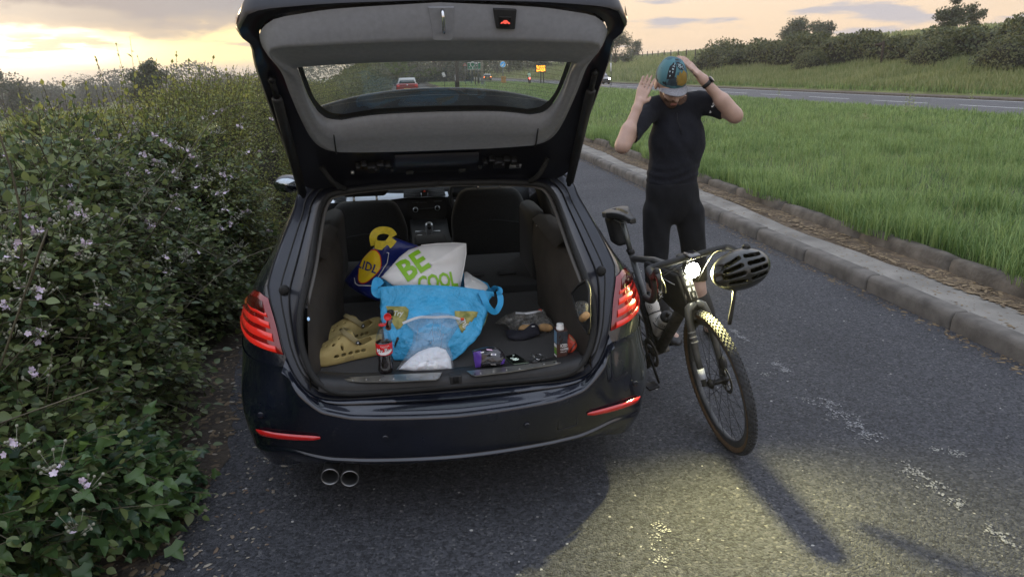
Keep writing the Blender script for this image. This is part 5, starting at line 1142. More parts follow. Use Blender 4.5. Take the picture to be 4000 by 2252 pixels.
# pull handle, close button
def P_(x, t, dn=0.004): # point on the upper panel: t=0 crease, t=1 top edge
    s0, n0 = .985 - .06 * (abs(x) / .5) ** 3, .062; s1, n1 = 1.08 - .05 * (abs(x) / .5) ** 2, .014
    bul = .008 * math.sin(math.pi * t)
    return G(x, s0 + (s1 - s0) * t, n0 + (n1 - n0) * t + bul) + (GN * .11 + GD * .06) / .125 * dn
b = B(); b.prism([(.157, .98), (.229, .98), (.226, .45), (.168, .45)], -.004, .006, lambda u, v, d_: P_(u, v, d_)); bz = obj('close_button_bezel', b, M_PLA, gate, smooth=False, bevel=.003)
b = B(); b.prism([(.174, .80), (.214, .80), (.209, .53), (.179, .53)], .004, .009, lambda u, v, d_: P_(u, v, d_)); bt = obj('close_button', b, mat('button_black', (.008, .008, .008), .35), bz, smooth=False, bevel=.002)
icon = [(-1, -.35), (-.85, .1), (-.5, .2), (-.3, .6), (.35, .65), (.75, .15), (1, .05), (1, -.35), (.6, -.35), (.45, -.1), (.2, -.35), (-.25, -.35), (-.45, -.1), (-.65, -.35)]
b = B(); b.add([P_(.194 + u * .0145, .65 + v * .10, .0102) for u, v in icon], [tuple(range(len(icon)))]); b.V.reverse() if False else None
obj('car_symbol', b, mat('symbol_red', (.6, .06, .04), .4, emit=((1, .12, .08), .35)), bt, smooth=False)
b = B(); b.prism([(-.034, .99), (.042, .99), (.037, .08), (.028, .03), (-.014, .03), (-.022, .08)], -.003, .004, lambda u, v, d_: P_(u, v, d_)); obj('striker_cover', b, M_TRIM, trim, smooth=False, bevel=.002)
b = B(); b.tube([P_(.007, .92, .002), P_(.007, .90, .016), P_(.008, .80, .022), P_(.009, .55, .022), P_(.009, .38, .018), P_(.009, .36, .0)], .005, 8); obj('lock_striker', b, M_CHROME, gate)
for sx in (-1, 1):
    # lamp sliver on the gate's outer corner, gas strut, hinge and bracket
    b = B(); b.grid([[G(sx * (.604 - .004 * abs(k - 2)), .925 + .018 * k, nn_) for k in range(5)] for nn_ in (-.06, -.012)], flip=(sx < 0)); obj('gate_lamp', b, M_LENS, gate)
    top_ = G(sx * .546, .735, .004); bot_ = np.array([sx * .575, .60, 1.272]); dv = top_ - bot_
    b = B(); b.tube([bot_, bot_ + dv * .04, bot_ + dv * .045, bot_ + dv * .87, bot_ + dv * .88], [.010, .011, .0185, .0185, .012], 12); gs = obj('gas_strut', b, mat('strut_black', (.013, .013, .014), .5, noise=(20, .3)), car)
    b = B(); b.tube([bot_ + dv * .87, top_], .011, 8); b.ell(top_, (.013, .013, .013), 10, 8); obj('strut_joint', b, M_DARK, gs)
    b = B()
    for dx, ds, w_, l_ in ((-.06, .15, .02, .02), (0, .135, .05, .045), (.06, .15, .025, .03), (.03, .165, .03, .015), (-.035, .17, .025, .012)): b.box(G(sx * .262 + dx, ds, .004), (w_, l_, .03), Matrix.Rotation(R(-37), 3, 'X'))
    hb = obj('hinge', b, M_DARK, gate, bevel=.004)
    for dx, ds in ((-.085, .14), (.012, .155), (.075, .145)):
        b = B(); c = G(sx * .262 + dx, ds, .02); b.cyl(c, c + GN * .012, .008, n=6); obj('bolt', b, M_STEEL if dx == -.085 and sx < 0 else M_DARK, hb)
    b = B(); c0_, c1_ = G(sx * .47, .15, .0), np.array([sx * .40, .60, 1.295]); pts = catmull([c0_, c0_ * .5 + c1_ * .5 + GN * .02, c1_], 44); b.tube(pts, [.012 if k % 2 else .0095 for k in range(44)], 8); obj('corrugated_cable', b, M_RUB, car)
b = B(); b.box(G(.335, .10, .004), (.05, .03, .004), Matrix.Rotation(R(-37), 3, 'X')); obj('rating_plate', b, mat('plate_grey', (.25, .25, .26), .4), gate)
b = B(); b.grid([[G(x, s_, n_ + .006 * math.cos(x * 40) * 0) for x in (-.17, -.15, .15, .17)] for s_, n_ in ((.10, -.004), (.105, .016), (.20, .018), (.215, -.004))]); obj('gate_stiffener', b, M_CHAN, gate, bevel=.0)
for xx in (-.115, .105):
    b = B(); b.box(G(xx, .112, .022), (.03, .022, .012), Matrix.Rotation(R(-37), 3, 'X')); obj('rubber_stop', b, M_RUB, gate, bevel=.004)
# ------------------------------------------------------------------ things in the boot
def centroid(P): return np.mean(np.array(P), 0)
class Pillow:
    """soft bag: an outline (3-D points round a face) filled out to a cushion; surf() gives points on its front for print"""
    def __init__(s, outline, nrm, thick, n=72, rings=9, crease=0.0, sc=30, seed=0, back=0.6, power=0.5, smooth=True):
        P = np.array(outline, float); P = np.concatenate([P, P[:1]]); s.o = (resample(catmull(P, 400), n + 1) if smooth else resample(P, n + 1))[:-1]
        s.c = s.o.mean(0); s.n = unit(np.asarray(nrm, float)); s.t = thick; s.power = power; s.cr = crease; s.sc = sc; s.seed = seed; s.back = back
        s.u = unit(np.cross([0, 0, 1.0], s.n)); s.v = np.cross(s.n, s.u); s.rings = rings
        rel = s.o - s.c; s.ang = np.arctan2(rel @ s.v, rel @ s.u); s.rad = np.hypot(rel @ s.v, rel @ s.u); k = np.argsort(s.ang); s.ang = s.ang[k]; s.rad = s.rad[k]; s.orel = rel[k] @ s.n
    def disp(s, p, r, front):
        d = s.t * np.clip(1 - r * r, 0, 1) ** s.power
        w = s.cr * (vnoise(p, s.sc, s.seed) + 0.6 * vnoise(p, s.sc * 2.3, s.seed + 3)) * np.clip(1.15 - r, 0, 1)
        return (d + w) if front else -(d * s.back + w)
    def mesh(s):
        rr = np.sin(np.linspace(0, 1, s.rings) * np.pi / 2) ; rr[0] = 0.02; rows = []
        for r in rr[::-1]: p = s.c + r * (s.o - s.c); rows.append(p + s.n * s.disp(p, np.full(len(p), r), True)[:, None])
        b = B(); fr = [list(q) for q in rows]; bk = []
        for r in rr[::-1][1:]: p = s.c + r * (s.o - s.c); bk.append(list(p + s.n * s.disp(p, np.full(len(p), r), False)[:, None]))
        b.grid(bk[::-1] + fr[0:], close_u=True); n = len(s.o); b.F.append(tuple(range(n))); b.F.append(tuple(len(b.V) - n + k for k in range(n))[::-1])
        return b
    def surf(s, u, v, off=0.002):
        a = math.atan2(v, u); R_ = np.interp(a, s.ang, s.rad, period=2 * math.pi); r = min(.995, math.hypot(u, v) / R_); on = np.interp(a, s.ang, s.orel, period=2 * math.pi) * r
        p = s.c + s.u * u + s.v * v + s.n * on
        return p + s.n * (float(s.disp(p[None], np.array([r]), True)[0]) + off)
    def uv(s, p): q = np.asarray(p) - s.c; return q @ s.u, q @ s.v
    def ray_uv(s, px, py):
        v = ray(px, py); t = ((s.c + s.n * s.t * .7 - CAM_P) @ s.n) / (v @ s.n); return s.uv(CAM_P + v * t)
def print_on(pl, name, txt, pA, pB, m, parent, size, bold=.0, off=.003, shear=0, maxlen=.008, space=1.0, clip=None, sy=1.0):
    """lettering running from pixel pA to pixel pB on a soft bag"""
    a = np.array(pl.ray_uv(*pA)); c = np.array(pl.ray_uv(*pB)); d = unit(c - a); e = np.array([-d[1], d[0]])
    if e @ np.array(pl.uv(pl.c + np.array([0, 0, 1.0]))) < 0: e = -e
    V, F = text_mesh(txt, 1.0, bold, shear, space); W_ = max(v[0] for v in V) - min(v[0] for v in V); k = np.linalg.norm(c - a) / W_; x0 = min(v[0] for v in V)
    V2 = [tuple(a + d * (v[0] - x0) * k + e * v[1] * k * sy) for v in V]
    return decal(name, V2, F, lambda u, v: pl.surf(u, v, off), m, parent, maxlen)
zc_ = lambda a, c: (1150 + a * .31056, 1100 + c * .31056)       # close-up of the left of the boot
zr_ = lambda a, c: (1750 + a * .2758, 1100 + c * .2758)         # close-up of the right of the boot
M_WHITE = mat('white_poly', (0.66, 0.65, 0.63), 0.42, noise=(14, .06), sss=0.05)
M_GREEN = mat('print_green', (0.22, 0.46, 0.02), 0.45)
# blue carrier bag standing open: rings from base to rim
def bluebag():
    root = thing('carrier_bag', 'large sky blue shopping bag standing open in the middle of the boot', 'shopping bag', (-.12, .36, .63))
    TL, TM1, TM2, TR_, = at(1484, 1121, y=.45), at(1620, 1112, y=.40), at(1790, 1120, y=.385), at(1925, 1140, y=.43)
    BR_, BM, BL_ = at(1900, 1105, y=.60), at(1760, 1060, y=.72), at(1500, 1085, y=.66)
    def ringo(segs): return np.concatenate([resample(catmull(q, 60) if len(q) > 2 else np.array(q), c)[:-1] for q, c in zip(segs, (37, 15, 33, 15))])
    r1 = ringo([[TL, TM1, TM2, TR_], [TR_, (TR_ + BR_) / 2 + [.012, 0, -.02], BR_], [BR_, BM, BL_], [BL_, (BL_ + TL) / 2 - [.01, 0, .01], TL]])
    b0, b1, b2, b3 = at(1538, 1388, y=.265), at(1771, 1386, y=.215), np.array([.03, .42, .634]), np.array([-.25, .46, .634]); b0[2] = b1[2] = .634
    r0 = ringo([[b0, (b0 + b1) / 2 + [0, -.012, 0], b1], [b1, b2], [b2, b3], [b3, b0]]); base = np.array([b0, b1, b2, b3]); rows = []
    for t in np.linspace(0, 1, 26):
        f = t ** 1.0; p = r0 * (1 - f) + r1 * f
        c = p.mean(0); out = unit((p - c) * [1, 1, 0]); bul = .055 * math.sin(math.pi * min(1, t * 1.15)) * (out[:, :1] * np.array([[.25, 0, 0]]) + np.maximum(0, out[:, :1]) * np.array([[.45, 0, 0]]) + np.array([[0, 1, 0]]) * out[:, 1:2])
        wr = ((.5 - np.abs(vnoise(p, 26, 1))) * .011 + (.5 - np.abs(vnoise(p * [1, 1, 1.8], 55, 4))) * .006 + .004 * np.sin(p[:, 2] * 95 + 3 * np.sin(p[:, 0] * 22)) * np.sin(math.pi * t))[:, None] * min(1, t * 4) * (1 if t < .93 else .3)
        rows.append(p + bul + out * wr)
    return root, rows, base
bag, rows, base = bluebag()
m = mat('blue_poly', (0.05, 0.34, 0.60), 0.40, noise=(18, .14), bump=(38, .9, .014))
body = obj('bag_body', B().grid([list(r_) for r_ in rows], close_u=True), m, bag, solid=.0015)
ROWS = np.array(rows)
def on_bag(px, py, off=.0025):
    """where a pixel's sight line meets the front of the blue bag"""
    v = ray(px, py); best = None; n = 48
    q = (ROWS - CAM_P); z = q @ FW; X = 2000 + FPX * (q @ RT) / z; Y = 1126 - FPX * (q @ UP) / z
    fr = (ROWS[..., 1] < ROWS[..., 1].mean(1, keepdims=True) + .07)
    d2 = (X - px) ** 2 + (Y - py) ** 2 + (~fr) * 1e6; idx = np.argsort(d2.ravel())[:4]; w = 1 / (d2.ravel()[idx] + 4); w /= w.sum(); zz_ = (z.ravel()[idx] * w).sum() - off
    return CAM_P + v * (zz_ / (v @ FW))
def bag_patch(name, poly, m, off=.0025, maxlen=14):
    V, F = subdiv2d(poly, [tuple(range(len(poly)))], maxlen); return obj(name, ([on_bag(x, y, off) for x, y in V], F), m, body)
def bag_text(name, txt, pA, pB, m, bold=0, off=.005, shear=0, maxlen=8):
    V, F = text_mesh(txt, 1, bold, shear); x0 = min(v[0] for v in V); W_ = max(v[0] for v in V) - x0; a = np.array(pA, float); d = (np.array(pB, float) - a) / W_; e = np.array([d[1], -d[0]])
    V2 = [tuple(a + d * (v[0] - x0) + e * v[1]) for v in V]; V2, F = subdiv2d(V2, F, maxlen); return obj(name, ([on_bag(x, y, off) for x, y in V2], F), m, body)
M_PIC = mat('printed_picture', (0.13, 0.15, 0.035), 0.45, noise=(38, 0), col2=(0.42, 0.36, 0.10))
bag_patch('printed_panel', [zc_(*q) for q in ((1150, 305), (1400, 310), (1438, 350), (1430, 420), (1400, 500), (1330, 585), (1285, 600), (1235, 520), (1190, 420))], M_PIC)
bag_patch('printed_panel', [zc_(*q) for q in ((2015, 365), (2240, 368), (2440, 395), (2400, 520), (2330, 640), (2200, 765), (2130, 700), (2070, 570), (2020, 450))], M_PIC)
M_SCR = mat('script_white', (.62, .62, .55), .5)
bag_text('lettering', 'Try', zc_(1250, 400), zc_(1375, 395), M_SCR, .02, shear=.3); bag_text('lettering', 'ing', zc_(2090, 470), zc_(2200, 560), M_SCR, .02, shear=.3); bag_text('lettering', 'ch', zc_(2225, 560), zc_(2340, 545), M_SCR, .02, shear=.3)
M_LTB = mat('print_pale_blue', (.22, .52, .74), .5)
bag_text('lettering', 'Be able to', zc_(1400, 755), zc_(1545, 800), M_LTB, .0); bag_text('lettering', 'more', zc_(1430, 800), zc_(1505, 822), M_LTB, .0); bag_text('lettering', "Sainsbury's", zc_(1625, 735), zc_(1850, 700), M_LTB, .0)
bag_patch('printed_badge', [zc_(*q) for q in ((1285, 700), (1305, 690), (1318, 715), (1285, 775), (1262, 830), (1250, 820))], mat('badge_black', (.02, .015, .015), .5), off=.003)
# rim band and handles
b = B(); rim = ROWS[-1]; hem = [list(ROWS[-1] + [0, 0, .001]), list(ROWS[-1] * 1 + [0, 0, -.02] + unit((ROWS[-1] - ROWS[-1].mean(0)) * [1, 1, 0]) * .002)]
obj('rim_hem', b.grid(hem, close_u=True), m, bag, solid=.002)
def strap(name, pts, w, m, parent, up=(0, -1, 0), th=.0016):
    P = catmull(pts, 26); b = B(); rows = []
    for k in range(len(P)):
        t = unit(P[min(k + 1, 25)] - P[max(k - 1, 0)]); sd = unit(np.cross(t, up)); rows.append([P[k] - sd * w / 2, P[k] + sd * w / 2])
    return obj(name, b.grid(rows), m, parent, solid=th, off=0, smooth=False)
M_BLUEH = mat('blue_strap', (0.035, 0.33, 0.62), 0.5, noise=(20, .1))
strap('handle', [at(*zr_(*q), y=yy) for q, yy in (((460, 130), .39), ((520, 250), .37), ((560, 340), .365), ((620, 410), .37), ((680, 420), .38), ((735, 330), .40), ((745, 250), .42), ((735, 190), .43))], .026, M_BLUEH, bag)
strap('handle', [at(*zr_(*q), y=yy) for q, yy in (((625, 130), .55), ((660, 85), .53), ((700, 90), .50), ((730, 110), .47), ((735, 150), .45), ((690, 175), .44))], .024, M_BLUEH, bag)
strap('handle', [at(*zc_(*q), y=yy) for q, yy in (((1100, 40), .48), ((1040, -20), .50), ((1012, 60), .48), ((1020, 140), .45), ((1075, 160), .44), ((1095, 90), .44))], .030, M_BLUEH, bag)
b = B(); P4 = [at(*q, y=yy) for q, yy in (((1815, 1120), .42), ((1880, 1140), .44), ((1905, 1118), .55), ((1850, 1080), .62), ((1815, 1062), .66))]
pl = Pillow(P4, (0, -.6, .8), .012, crease=.006, sc=40, seed=4); obj('bag_lining', pl.mesh(), M_WHITE, bag)
# white bag with green print
wb = thing('cool_bag', 'white quilted bag with big green lettering stuffed into the top of the blue shopping bag', 'bag', at(1640, 1100, y=.55))
o = [at(*zi(*q), y=yy) for q, yy in (((760, 968), .53), ((840, 880), .55), ((920, 790), .58), ((1000, 728), .60), ((1110, 692), .62), ((1250, 678), .63), ((1400, 672), .63), ((1500, 678), .62), ((1500, 760), .60), ((1485, 860), .58), ((1465, 960), .55), ((1440, 1085), .52), ((1330, 1110), .50), ((1150, 1115), .49), ((1000, 1095), .49), ((860, 1040), .50))]
pl = Pillow(o, (-.05, -.85, .45), .055, n=110, rings=14, crease=.006, sc=26, seed=2, smooth=False, power=.6); obj('bag_body', pl.mesh(), M_WHITE, wb)
b = B(); b.tube([p + pl.n * .002 for p in o[4:12]], .0035, 5); obj('piping', b, M_WHITE, wb)
zp = lambda *q: zi(*q)
print_on(pl, 'lettering', 'BE', zp(945, 945), zp(1150, 810), M_GREEN, wb, 1, bold=.035, maxlen=.012, sy=1.15)
print_on(pl, 'lettering', 'COOL', zp(1085, 1045), zp(1425, 975), M_GREEN, wb, 1, bold=.03, maxlen=.012, sy=1.4, space=.92)
# dark blue bag with round yellow badge
lb = thing('carrier_bag', 'dark blue shopping bag with yellow handles and round yellow badge behind the white bag', 'shopping bag', at(1420, 1150, y=.95))
o = [at(*zi(*q), y=yy) for q, yy in (((440, 1000), .90), ((520, 900), .86), ((620, 790), .82), ((690, 715), .80), ((760, 660), .79), ((870, 620), .78), ((1000, 665), .79), ((1085, 690), .80), ((1100, 800), .80), ((1050, 950), .78), ((960, 1080), .74), ((850, 1120), .70), ((740, 1180), .68), ((650, 1150), .70), ((560, 1105), .76), ((480, 1050), .84))]
M_DBLUE = mat('dark_blue_poly', (0.010, 0.018, 0.125), 0.30, noise=(12, .3), bump=(45, .4, .006))
pl = Pillow(o, (-.25, -.85, .45), .06, n=100, rings=13, crease=.008, sc=22, seed=6, smooth=False); obj('bag_body', pl.mesh(), M_DBLUE, lb)
M_YEL = mat('badge_yellow', (0.72, 0.50, 0.012), 0.4); M_REDP = mat('badge_red', (.55, .03, .02), .45); M_BLUP = mat('badge_blue', (.012, .02, .16), .45)
def pixpoly(pl, pts): return [tuple(pl.ray_uv(*zi(*q))) for q in pts]
cc = np.array([zi(655, 885)]); 
def blob(c, rx, ry, rot, n=40): a = np.linspace(0, 6.2832, n + 1)[:-1]; return [(c[0] + rx * math.cos(t) * math.cos(rot) - ry * math.sin(t) * math.sin(rot), c[1] + rx * math.cos(t) * math.sin(rot) + ry * math.sin(t) * math.cos(rot)) for t in a]
for k_, nm, m_ in ((1.0, 'badge_ring', M_REDP), (.94, 'badge', M_YEL)):
    P2 = pixpoly(pl, blob((660, 885), 160 * k_, 98 * k_, R(-58))); decal(nm, P2, [tuple(range(len(P2)))], lambda u, v, o_=.003 if k_ == 1 else .0045: pl.surf(u, v, o_), m_, lb, .02)
print_on(pl, 'lettering', 'LIDL', zi(556, 846), zi(738, 918), M_BLUP, lb, 1, bold=.025, space=1.08, off=.007, maxlen=.012)
for pts in ([(710, 730), (845, 772), (820, 850), (745, 985), (730, 1000)], [(500, 960), (520, 1015), (560, 1040), (700, 1055)]):
    q = [pl.surf(*pl.ray_uv(*zi(*p)), .004) for p in pts]; obj('white_outline', B().tube(q, .0025, 4), M_WHITE, lb)
q = pixpoly(pl, [(1045, 690), (1085, 690), (1080, 712), (1050, 722)]); decal('red_corner', q, [(0, 1, 2, 3)], lambda u, v: pl.surf(u, v, .004), M_REDP, lb, .02)
def ylw(pts, w, **k): return strap('handle', [at(*zi(*q), y=yy) for q, yy in pts], w, mat('yellow_strap', (.60, .47, .03), .5, noise=(60, .15), bump=(300, .3, .001)), lb, **k)
ylw((((700, 690), .77), ((690, 620), .76), ((715, 575), .77), ((775, 556), .78), ((840, 570), .79), ((870, 610), .79)), .034)
ylw((((705, 680), .755), ((760, 690), .745), ((820, 680), .745), ((862, 630), .75)), .042)
# clear zip bag with white towelling
zb = thing('zip_bag', 'clear zip-top freezer bag holding white tissue, leaning on the blue bag by the boot sill', 'bag', at(1655, 1440, z=.63))
M_FILM = glassmat('clear_film', (0.93, 0.94, 0.95), dust_sheen=0.10, dust_sheen_col=(.75, .77, .8))
o = [at(*zc_(*q), y=yy) for q, yy in (((1275, 1105), .150), ((1500, 1128), .135), ((1750, 1120), .133), ((2000, 1100), .135), ((1990, 930), .17), ((1930, 770), .20), ((2080, 540), .25), ((2130, 490), .26), ((1950, 400), .27), ((1780, 385), .275), ((1600, 430), .275), ((1390, 515), .27), ((1500, 640), .235), ((1480, 780), .21), ((1400, 930), .18))]
pl = Pillow(o, (0, -.9, .42), .035, n=100, rings=12, crease=.006, sc=34, seed=8, smooth=False, back=.25); obj('film', pl.mesh(), M_FILM, zb)
o2 = [at(*zc_(*q), y=yy) for q, yy in (((1310, 1100), .155), ((1500, 1120), .142), ((1750, 1112), .14), ((1980, 1095), .142), ((1965, 960), .17), ((1900, 850), .185), ((1800, 815), .195), ((1690, 830), .195), ((1560, 880), .19), ((1450, 960), .175))]
p2 = Pillow(o2, (0, -.9, .42), .030, n=120, rings=20, crease=.011, sc=70, seed=9, smooth=False, back=.2); obj('tissue', p2.mesh(), mat('tissue_white', (.70, .71, .74), .9, noise=(40, .05), sss=.1), zb)
strap('zip_strip', [at(*zc_(*q), y=yy) for q, yy in (((1362, 520), .268), ((1560, 448), .268), ((1760, 445), .266), ((1960, 440), .26), ((2150, 490), .255))], .010, mat('zip_white', (.68, .7, .74), .35), zb, th=.003)
b = B(); b.box(at(*zc_(2112, 468), y=.25), (.014, .008, .011)); obj('zip_slider', b, mat('slider_red', (.6, .07, .02), .4), zb, bevel=.002)
for seed in range(7):
    r_ = np.random.default_rng(seed + 40); a = np.array([r_.uniform(1500, 1900), r_.uniform(480, 700)]); d_ = np.array([r_.uniform(-60, 60), r_.uniform(60, 200)])
    q = [pl.surf(*pl.ray_uv(*zc_(*(a + d_ * t + r_.normal(0, 6, 2)))), .002) for t in np.linspace(0, 1, 6)]; obj('film_fold', B().tube(q, .0016, 4), M_FILM, zb)
# cola bottle: wall, drink, label, cap on its tether
bc = at(1508, 1452, z=.632); bc[2] = .630
cola = thing('cola_bottle', 'open plastic cola bottle with red label and its red cap hanging from the neck', 'bottle', bc)
cscale = 1.0; H_ = 0.205
prof = [(.001, .004), (.018, .002), (.028, .006), (.031, .016), (.0305, .030), (.0285, .045), (.0275, .062), (.0300, .080), (.0315, .088), (.0318, .125), (.0312, .131), (.029, .148), (.023, .166), (.0165, .181), (.0125, .190), (.0120, .196), (.0145, .198), (.0145, .202), (.0115, .204), (.0115, .222), (.0125, .223), (.0125, .226)]
b = B(); b.lathe(prof, bc, 28); b.F = b.F[:-2]; M_PET = glassmat('clear_bottle', (.90, .93, .95), dust_sheen=.03, dust_sheen_col=(.6, .65, .7)); obj('bottle_wall', b, M_PET, cola)
b = B(); b.lathe([(max(.001, r_ - .0012), h) for r_, h in prof if h < .132] + [(.001, .134)], bc, 26); obj('cola', b, mat('cola_liquid', (.008, .003, .002), .06, coat=1.0), cola)
M_LBL = mat('label_red', (.58, .012, .018), .35); b = B(); b.lathe([(.0322, .0845), (.0326, .0865), (.0326, .1285), (.0322, .1305)], bc, 40); b.F = b.F[:-2]; lab = obj('label', b, M_LBL, cola)
fa = math.atan2(bc[1] - CAM_P[1], bc[0] - CAM_P[0]) + math.pi
def oncyl(u, v, c=bc, r_=.0331, off=0.05): a = fa + off + u / r_; return np.array([c[0] + r_ * math.cos(a), c[1] + r_ * math.sin(a), c[2] + v])
M_LTR = mat('label_white', (.75, .73, .72), .4)
def cyltext(txt, size, u0, v0, m, bold=0, shear=0, r_=.0331):
    V, F = text_mesh(txt, size, bold, shear); return decal('lettering', [(x + u0, y + v0) for x, y in V], F, lambda u, v: oncyl(u, v, r_=r_), m, lab, .003)
cyltext('My Bae', .0235, -.002, .104, mat('label_black', (.015, .005, .005), .4), .06, r_=.0329); cyltext('My Bae', .0235, -.002, .104, M_LTR, .008, r_=.0333); cyltext('Coca-Cola', .0085, 0, .1225, M_LTR, .0, .35); cyltext('ORIGINAL TASTE', .0032, 0, .1165, M_LTR)
P2 = [(-.030, .096), (-.02, .091), (0, .0895), (.02, .095), (.032, .104), (.032, .101), (.02, .091), (0, .0865), (-.02, .088), (-.030, .093)]; decal('label_swoosh', P2, [tuple(range(10))], oncyl, M_LTR, lab, .004)
M_CAP = mat('cap_red', (.60, .02, .02), .4); b = B(); b.lathe([(.0150, .1985), (.0152, .203), (.0135, .2035)], bc, 20); obj('neck_ring', b, M_CAP, cola)
cc_ = at(1514, 1237, y=bc[1] + .012); rot = (Matrix.Rotation(R(78), 3, 'X')); b = B(); b.lathe([(.0145, -.008), (.015, .0), (.0148, .006), (.0128, .0075), (.012, .002), (.001, .0015)], cc_, 24, rot); cp_ = obj('cap', b, M_CAP, cola)
b = B(); b.tube([bc + [.012, .002, .202], bc + [.018, .006, .212], cc_ + [-.008, 0, -.010]], .0022, 5); obj('tether', b, M_CAP, cola)
# second bottle half hidden behind the first
bc2 = at(1533, 1400, z=.63) + np.array([.004, .05, 0]); bc2[2] = .63
c2 = thing('drink_bottle', 'dark brown drink bottle half hidden between the open cola bottle and the blue bag', 'bottle', bc2)
b = B(); b.lathe([(r_ * .92, h * .92) for r_, h in prof if h < .19], bc2, 20); obj('bottle_wall', b, mat('brown_drink', (.02, .006, .003), .08, coat=1), c2)
b = B(); b.lathe([(.0300, .10), (.0302, .128), (.0300, .129)], bc2, 24); b.F = b.F[:-2]; obj('label', b, mat('label_brown', (.09, .02, .012), .4), c2)
b = B(); b.lathe([(.0135, .175), (.0138, .192), (.012, .195), (.001, .195)], bc2, 16); obj('cap', b, mat('cap_black', (.015, .012, .012), .4), c2)
# clogs
M_CROC = mat('clog_khaki', (0.36, 0.275, 0.105), 0.72, noise=(40, .08), bump=(350, .25, .0008)); M_CROC2 = mat('clog_strap', (0.22, 0.18, 0.085), 0.7)
def clog(label, toe, heel, sgn, zb_=.632, roll=0.0):
    toe = np.asarray(toe); heel = np.asarray(heel); L_ = .300; mid_ = (toe + heel) / 2; ax = unit((heel - toe) * [1, 1, 0]); sd = np.cross([0, 0, 1.0], ax)
    M = Matrix(((ax[0], sd[0], 0, mid_[0]), (ax[1], sd[1], 0, mid_[1]), (0, 0, 1, zb_), (0, 0, 0, 1)))
    root = thing('clog', label, 'shoe', (0, 0, 0), 'khaki foam clogs', mtx=M)
    # local: x from toe (-.15) to heel (+.15), z up
    def wid(x): return np.interp(x, [-.15, -.143, -.13, -.10, -.05, .02, .09, .13, .145, .15], [.020, .036, .047, .056, .057, .046, .040, .036, .026, .012])
    def top(x): return np.interp(x, [-.15, -.142, -.12, -.08, -.03, .01, .035, .05, .10, .15], [.036, .050, .064, .080, .102, .115, .116, .10, .078, .080])
    def cen(x): return sgn * np.interp(x, [-.15, -.08, 0, .15], [.012, .006, 0, 0])
    def f(X, Y, Zz):
        w = wid(X); h = top(X); zc0 = .014 + .010 * np.clip((-X - .09) / .06, 0, 1) ; y = Y - cen(X)
        prof_ = np.sqrt(np.clip(1 - np.clip((Zz - .035) / np.maximum(h - .035, .01), 0, 1) ** 2.3, .0, 1)); ww = np.where(Zz > .035, w * (.25 + .75 * prof_), w * np.interp(Zz, [0, .012, .035], [.90, 1.0, 1.0]))
        d = np.maximum(np.abs(y) - ww, np.maximum(Zz - h, zc0 * 0 + (.0 + .012 * np.clip((-X - .10) / .05, 0, 1) ** 2) - Zz)); d = np.maximum(d, np.abs(X) - .15)
        inner = np.maximum(np.abs(y) - ww + .009, np.maximum(Zz - h + .009, .028 - Zz)); inner = np.maximum(inner, np.abs(X + .002) - .139)
        d = np.maximum(d, -inner)
        open_ = np.maximum(np.maximum(-(X - .012 + (Zz - .10) * .5), .060 + .012 * np.abs(X - .08) / .07 - Zz), np.abs(y) - ww + .008 * (Zz < .085)); op2 = np.maximum(np.maximum(.030 - X - (Zz - .1) * .3, .060 + .022 * np.clip((X - .06) / .08, 0, 1) - Zz), np.abs(y) - .08); d = np.maximum(d, -op2)
        for hx, hy in ((-.105, .0), (-.085, .020), (-.085, -.018), (-.06, .0), (-.06, .034), (-.06, -.034), (-.032, .018), (-.032, -.018), (-.005, .0), (-.028, .046), (-.028, -.046)):
            d = np.maximum(d, np.minimum(.0052 - np.sqrt((X - hx) ** 2 + (Y - cen(np.array(hx)) - hy) ** 2), Zz - .04))
        for hx in (-.055, -.025, .005, .033, .058):
            d = np.maximum(d, np.minimum(.0062 - np.sqrt(((X - hx) * .6) ** 2 + (Zz - .036) ** 2), np.abs(y) - .018))
        return d
    V, F = sdf_mesh(f, (-.158, -.075, -.004), (.158, .075, .125), .0030)
    o = obj('clog_body', mesh('clog_body', V, F), M_CROC, root, local=True); q = o.modifiers.new('s', 'SMOOTH'); q.factor = .5; q.iterations = 3
    b = B(); n = 30; rows = []
    for a in np.linspace(0, math.pi, n):
        rows.append([((.02 + .0 * math.sin(a)) * 1 - .012 * math.sin(a) , .047 * math.cos(a) + float(cen(0)), z0 + .055 * math.sin(a)) for z0 in (.0, .02)])
    # strap folded forward over the instep
    rows = []
    for a in np.linspace(0, math.pi, n): c_, s_ = math.cos(a), math.sin(a); p = np.array([.035 - .050 * s_, .049 * c_, .074 + .050 * s_ ** .8]); rows.append([p + [-.007, 0, -.006], p + [-.007 + .016, 0, .010 - .004 * s_]])
    obj('heel_strap', B().grid(rows), M_CROC2, root, solid=.005, local=True, off=0, bevel=.0015)
    for s_ in (-1, 1):
        b = B(); b.lathe([(.0085, 0), (.0085, .003), (.006, .0045), (.001, .0045)], (.036, s_ * .0515, .078), 14, Matrix.Rotation(R(-90 * s_), 3, 'X')); st2 = obj('rivet', b, MATS['black_plastic'], root, local=True)
        b = B(); b.lathe([(.004, .0046), (.001, .0050)], (.036, s_ * .0515, .078), 10, Matrix.Rotation(R(-90 * s_), 3, 'X')); obj('rivet_emblem', b, M_LTR, st2, local=True)
    V2, F2 = text_mesh('crocs', .022, .03); sd_ = -1 if sgn < 0 else -1
    return root, M
cl1, M1 = clog('khaki foam clog nearer the sill, pressed against the cola bottle', at(1222, 1420, z=.635) + [0.0, .01, 0], at(1222, 1420, z=.635) + [.275, .085, 0], -1)
cl2, M2 = clog('khaki foam clog farther in, half behind the other clog', at(1255, 1350, z=.65) + [0, .0, 0], at(1255, 1350, z=.65) + [.24, .15, 0], 1)
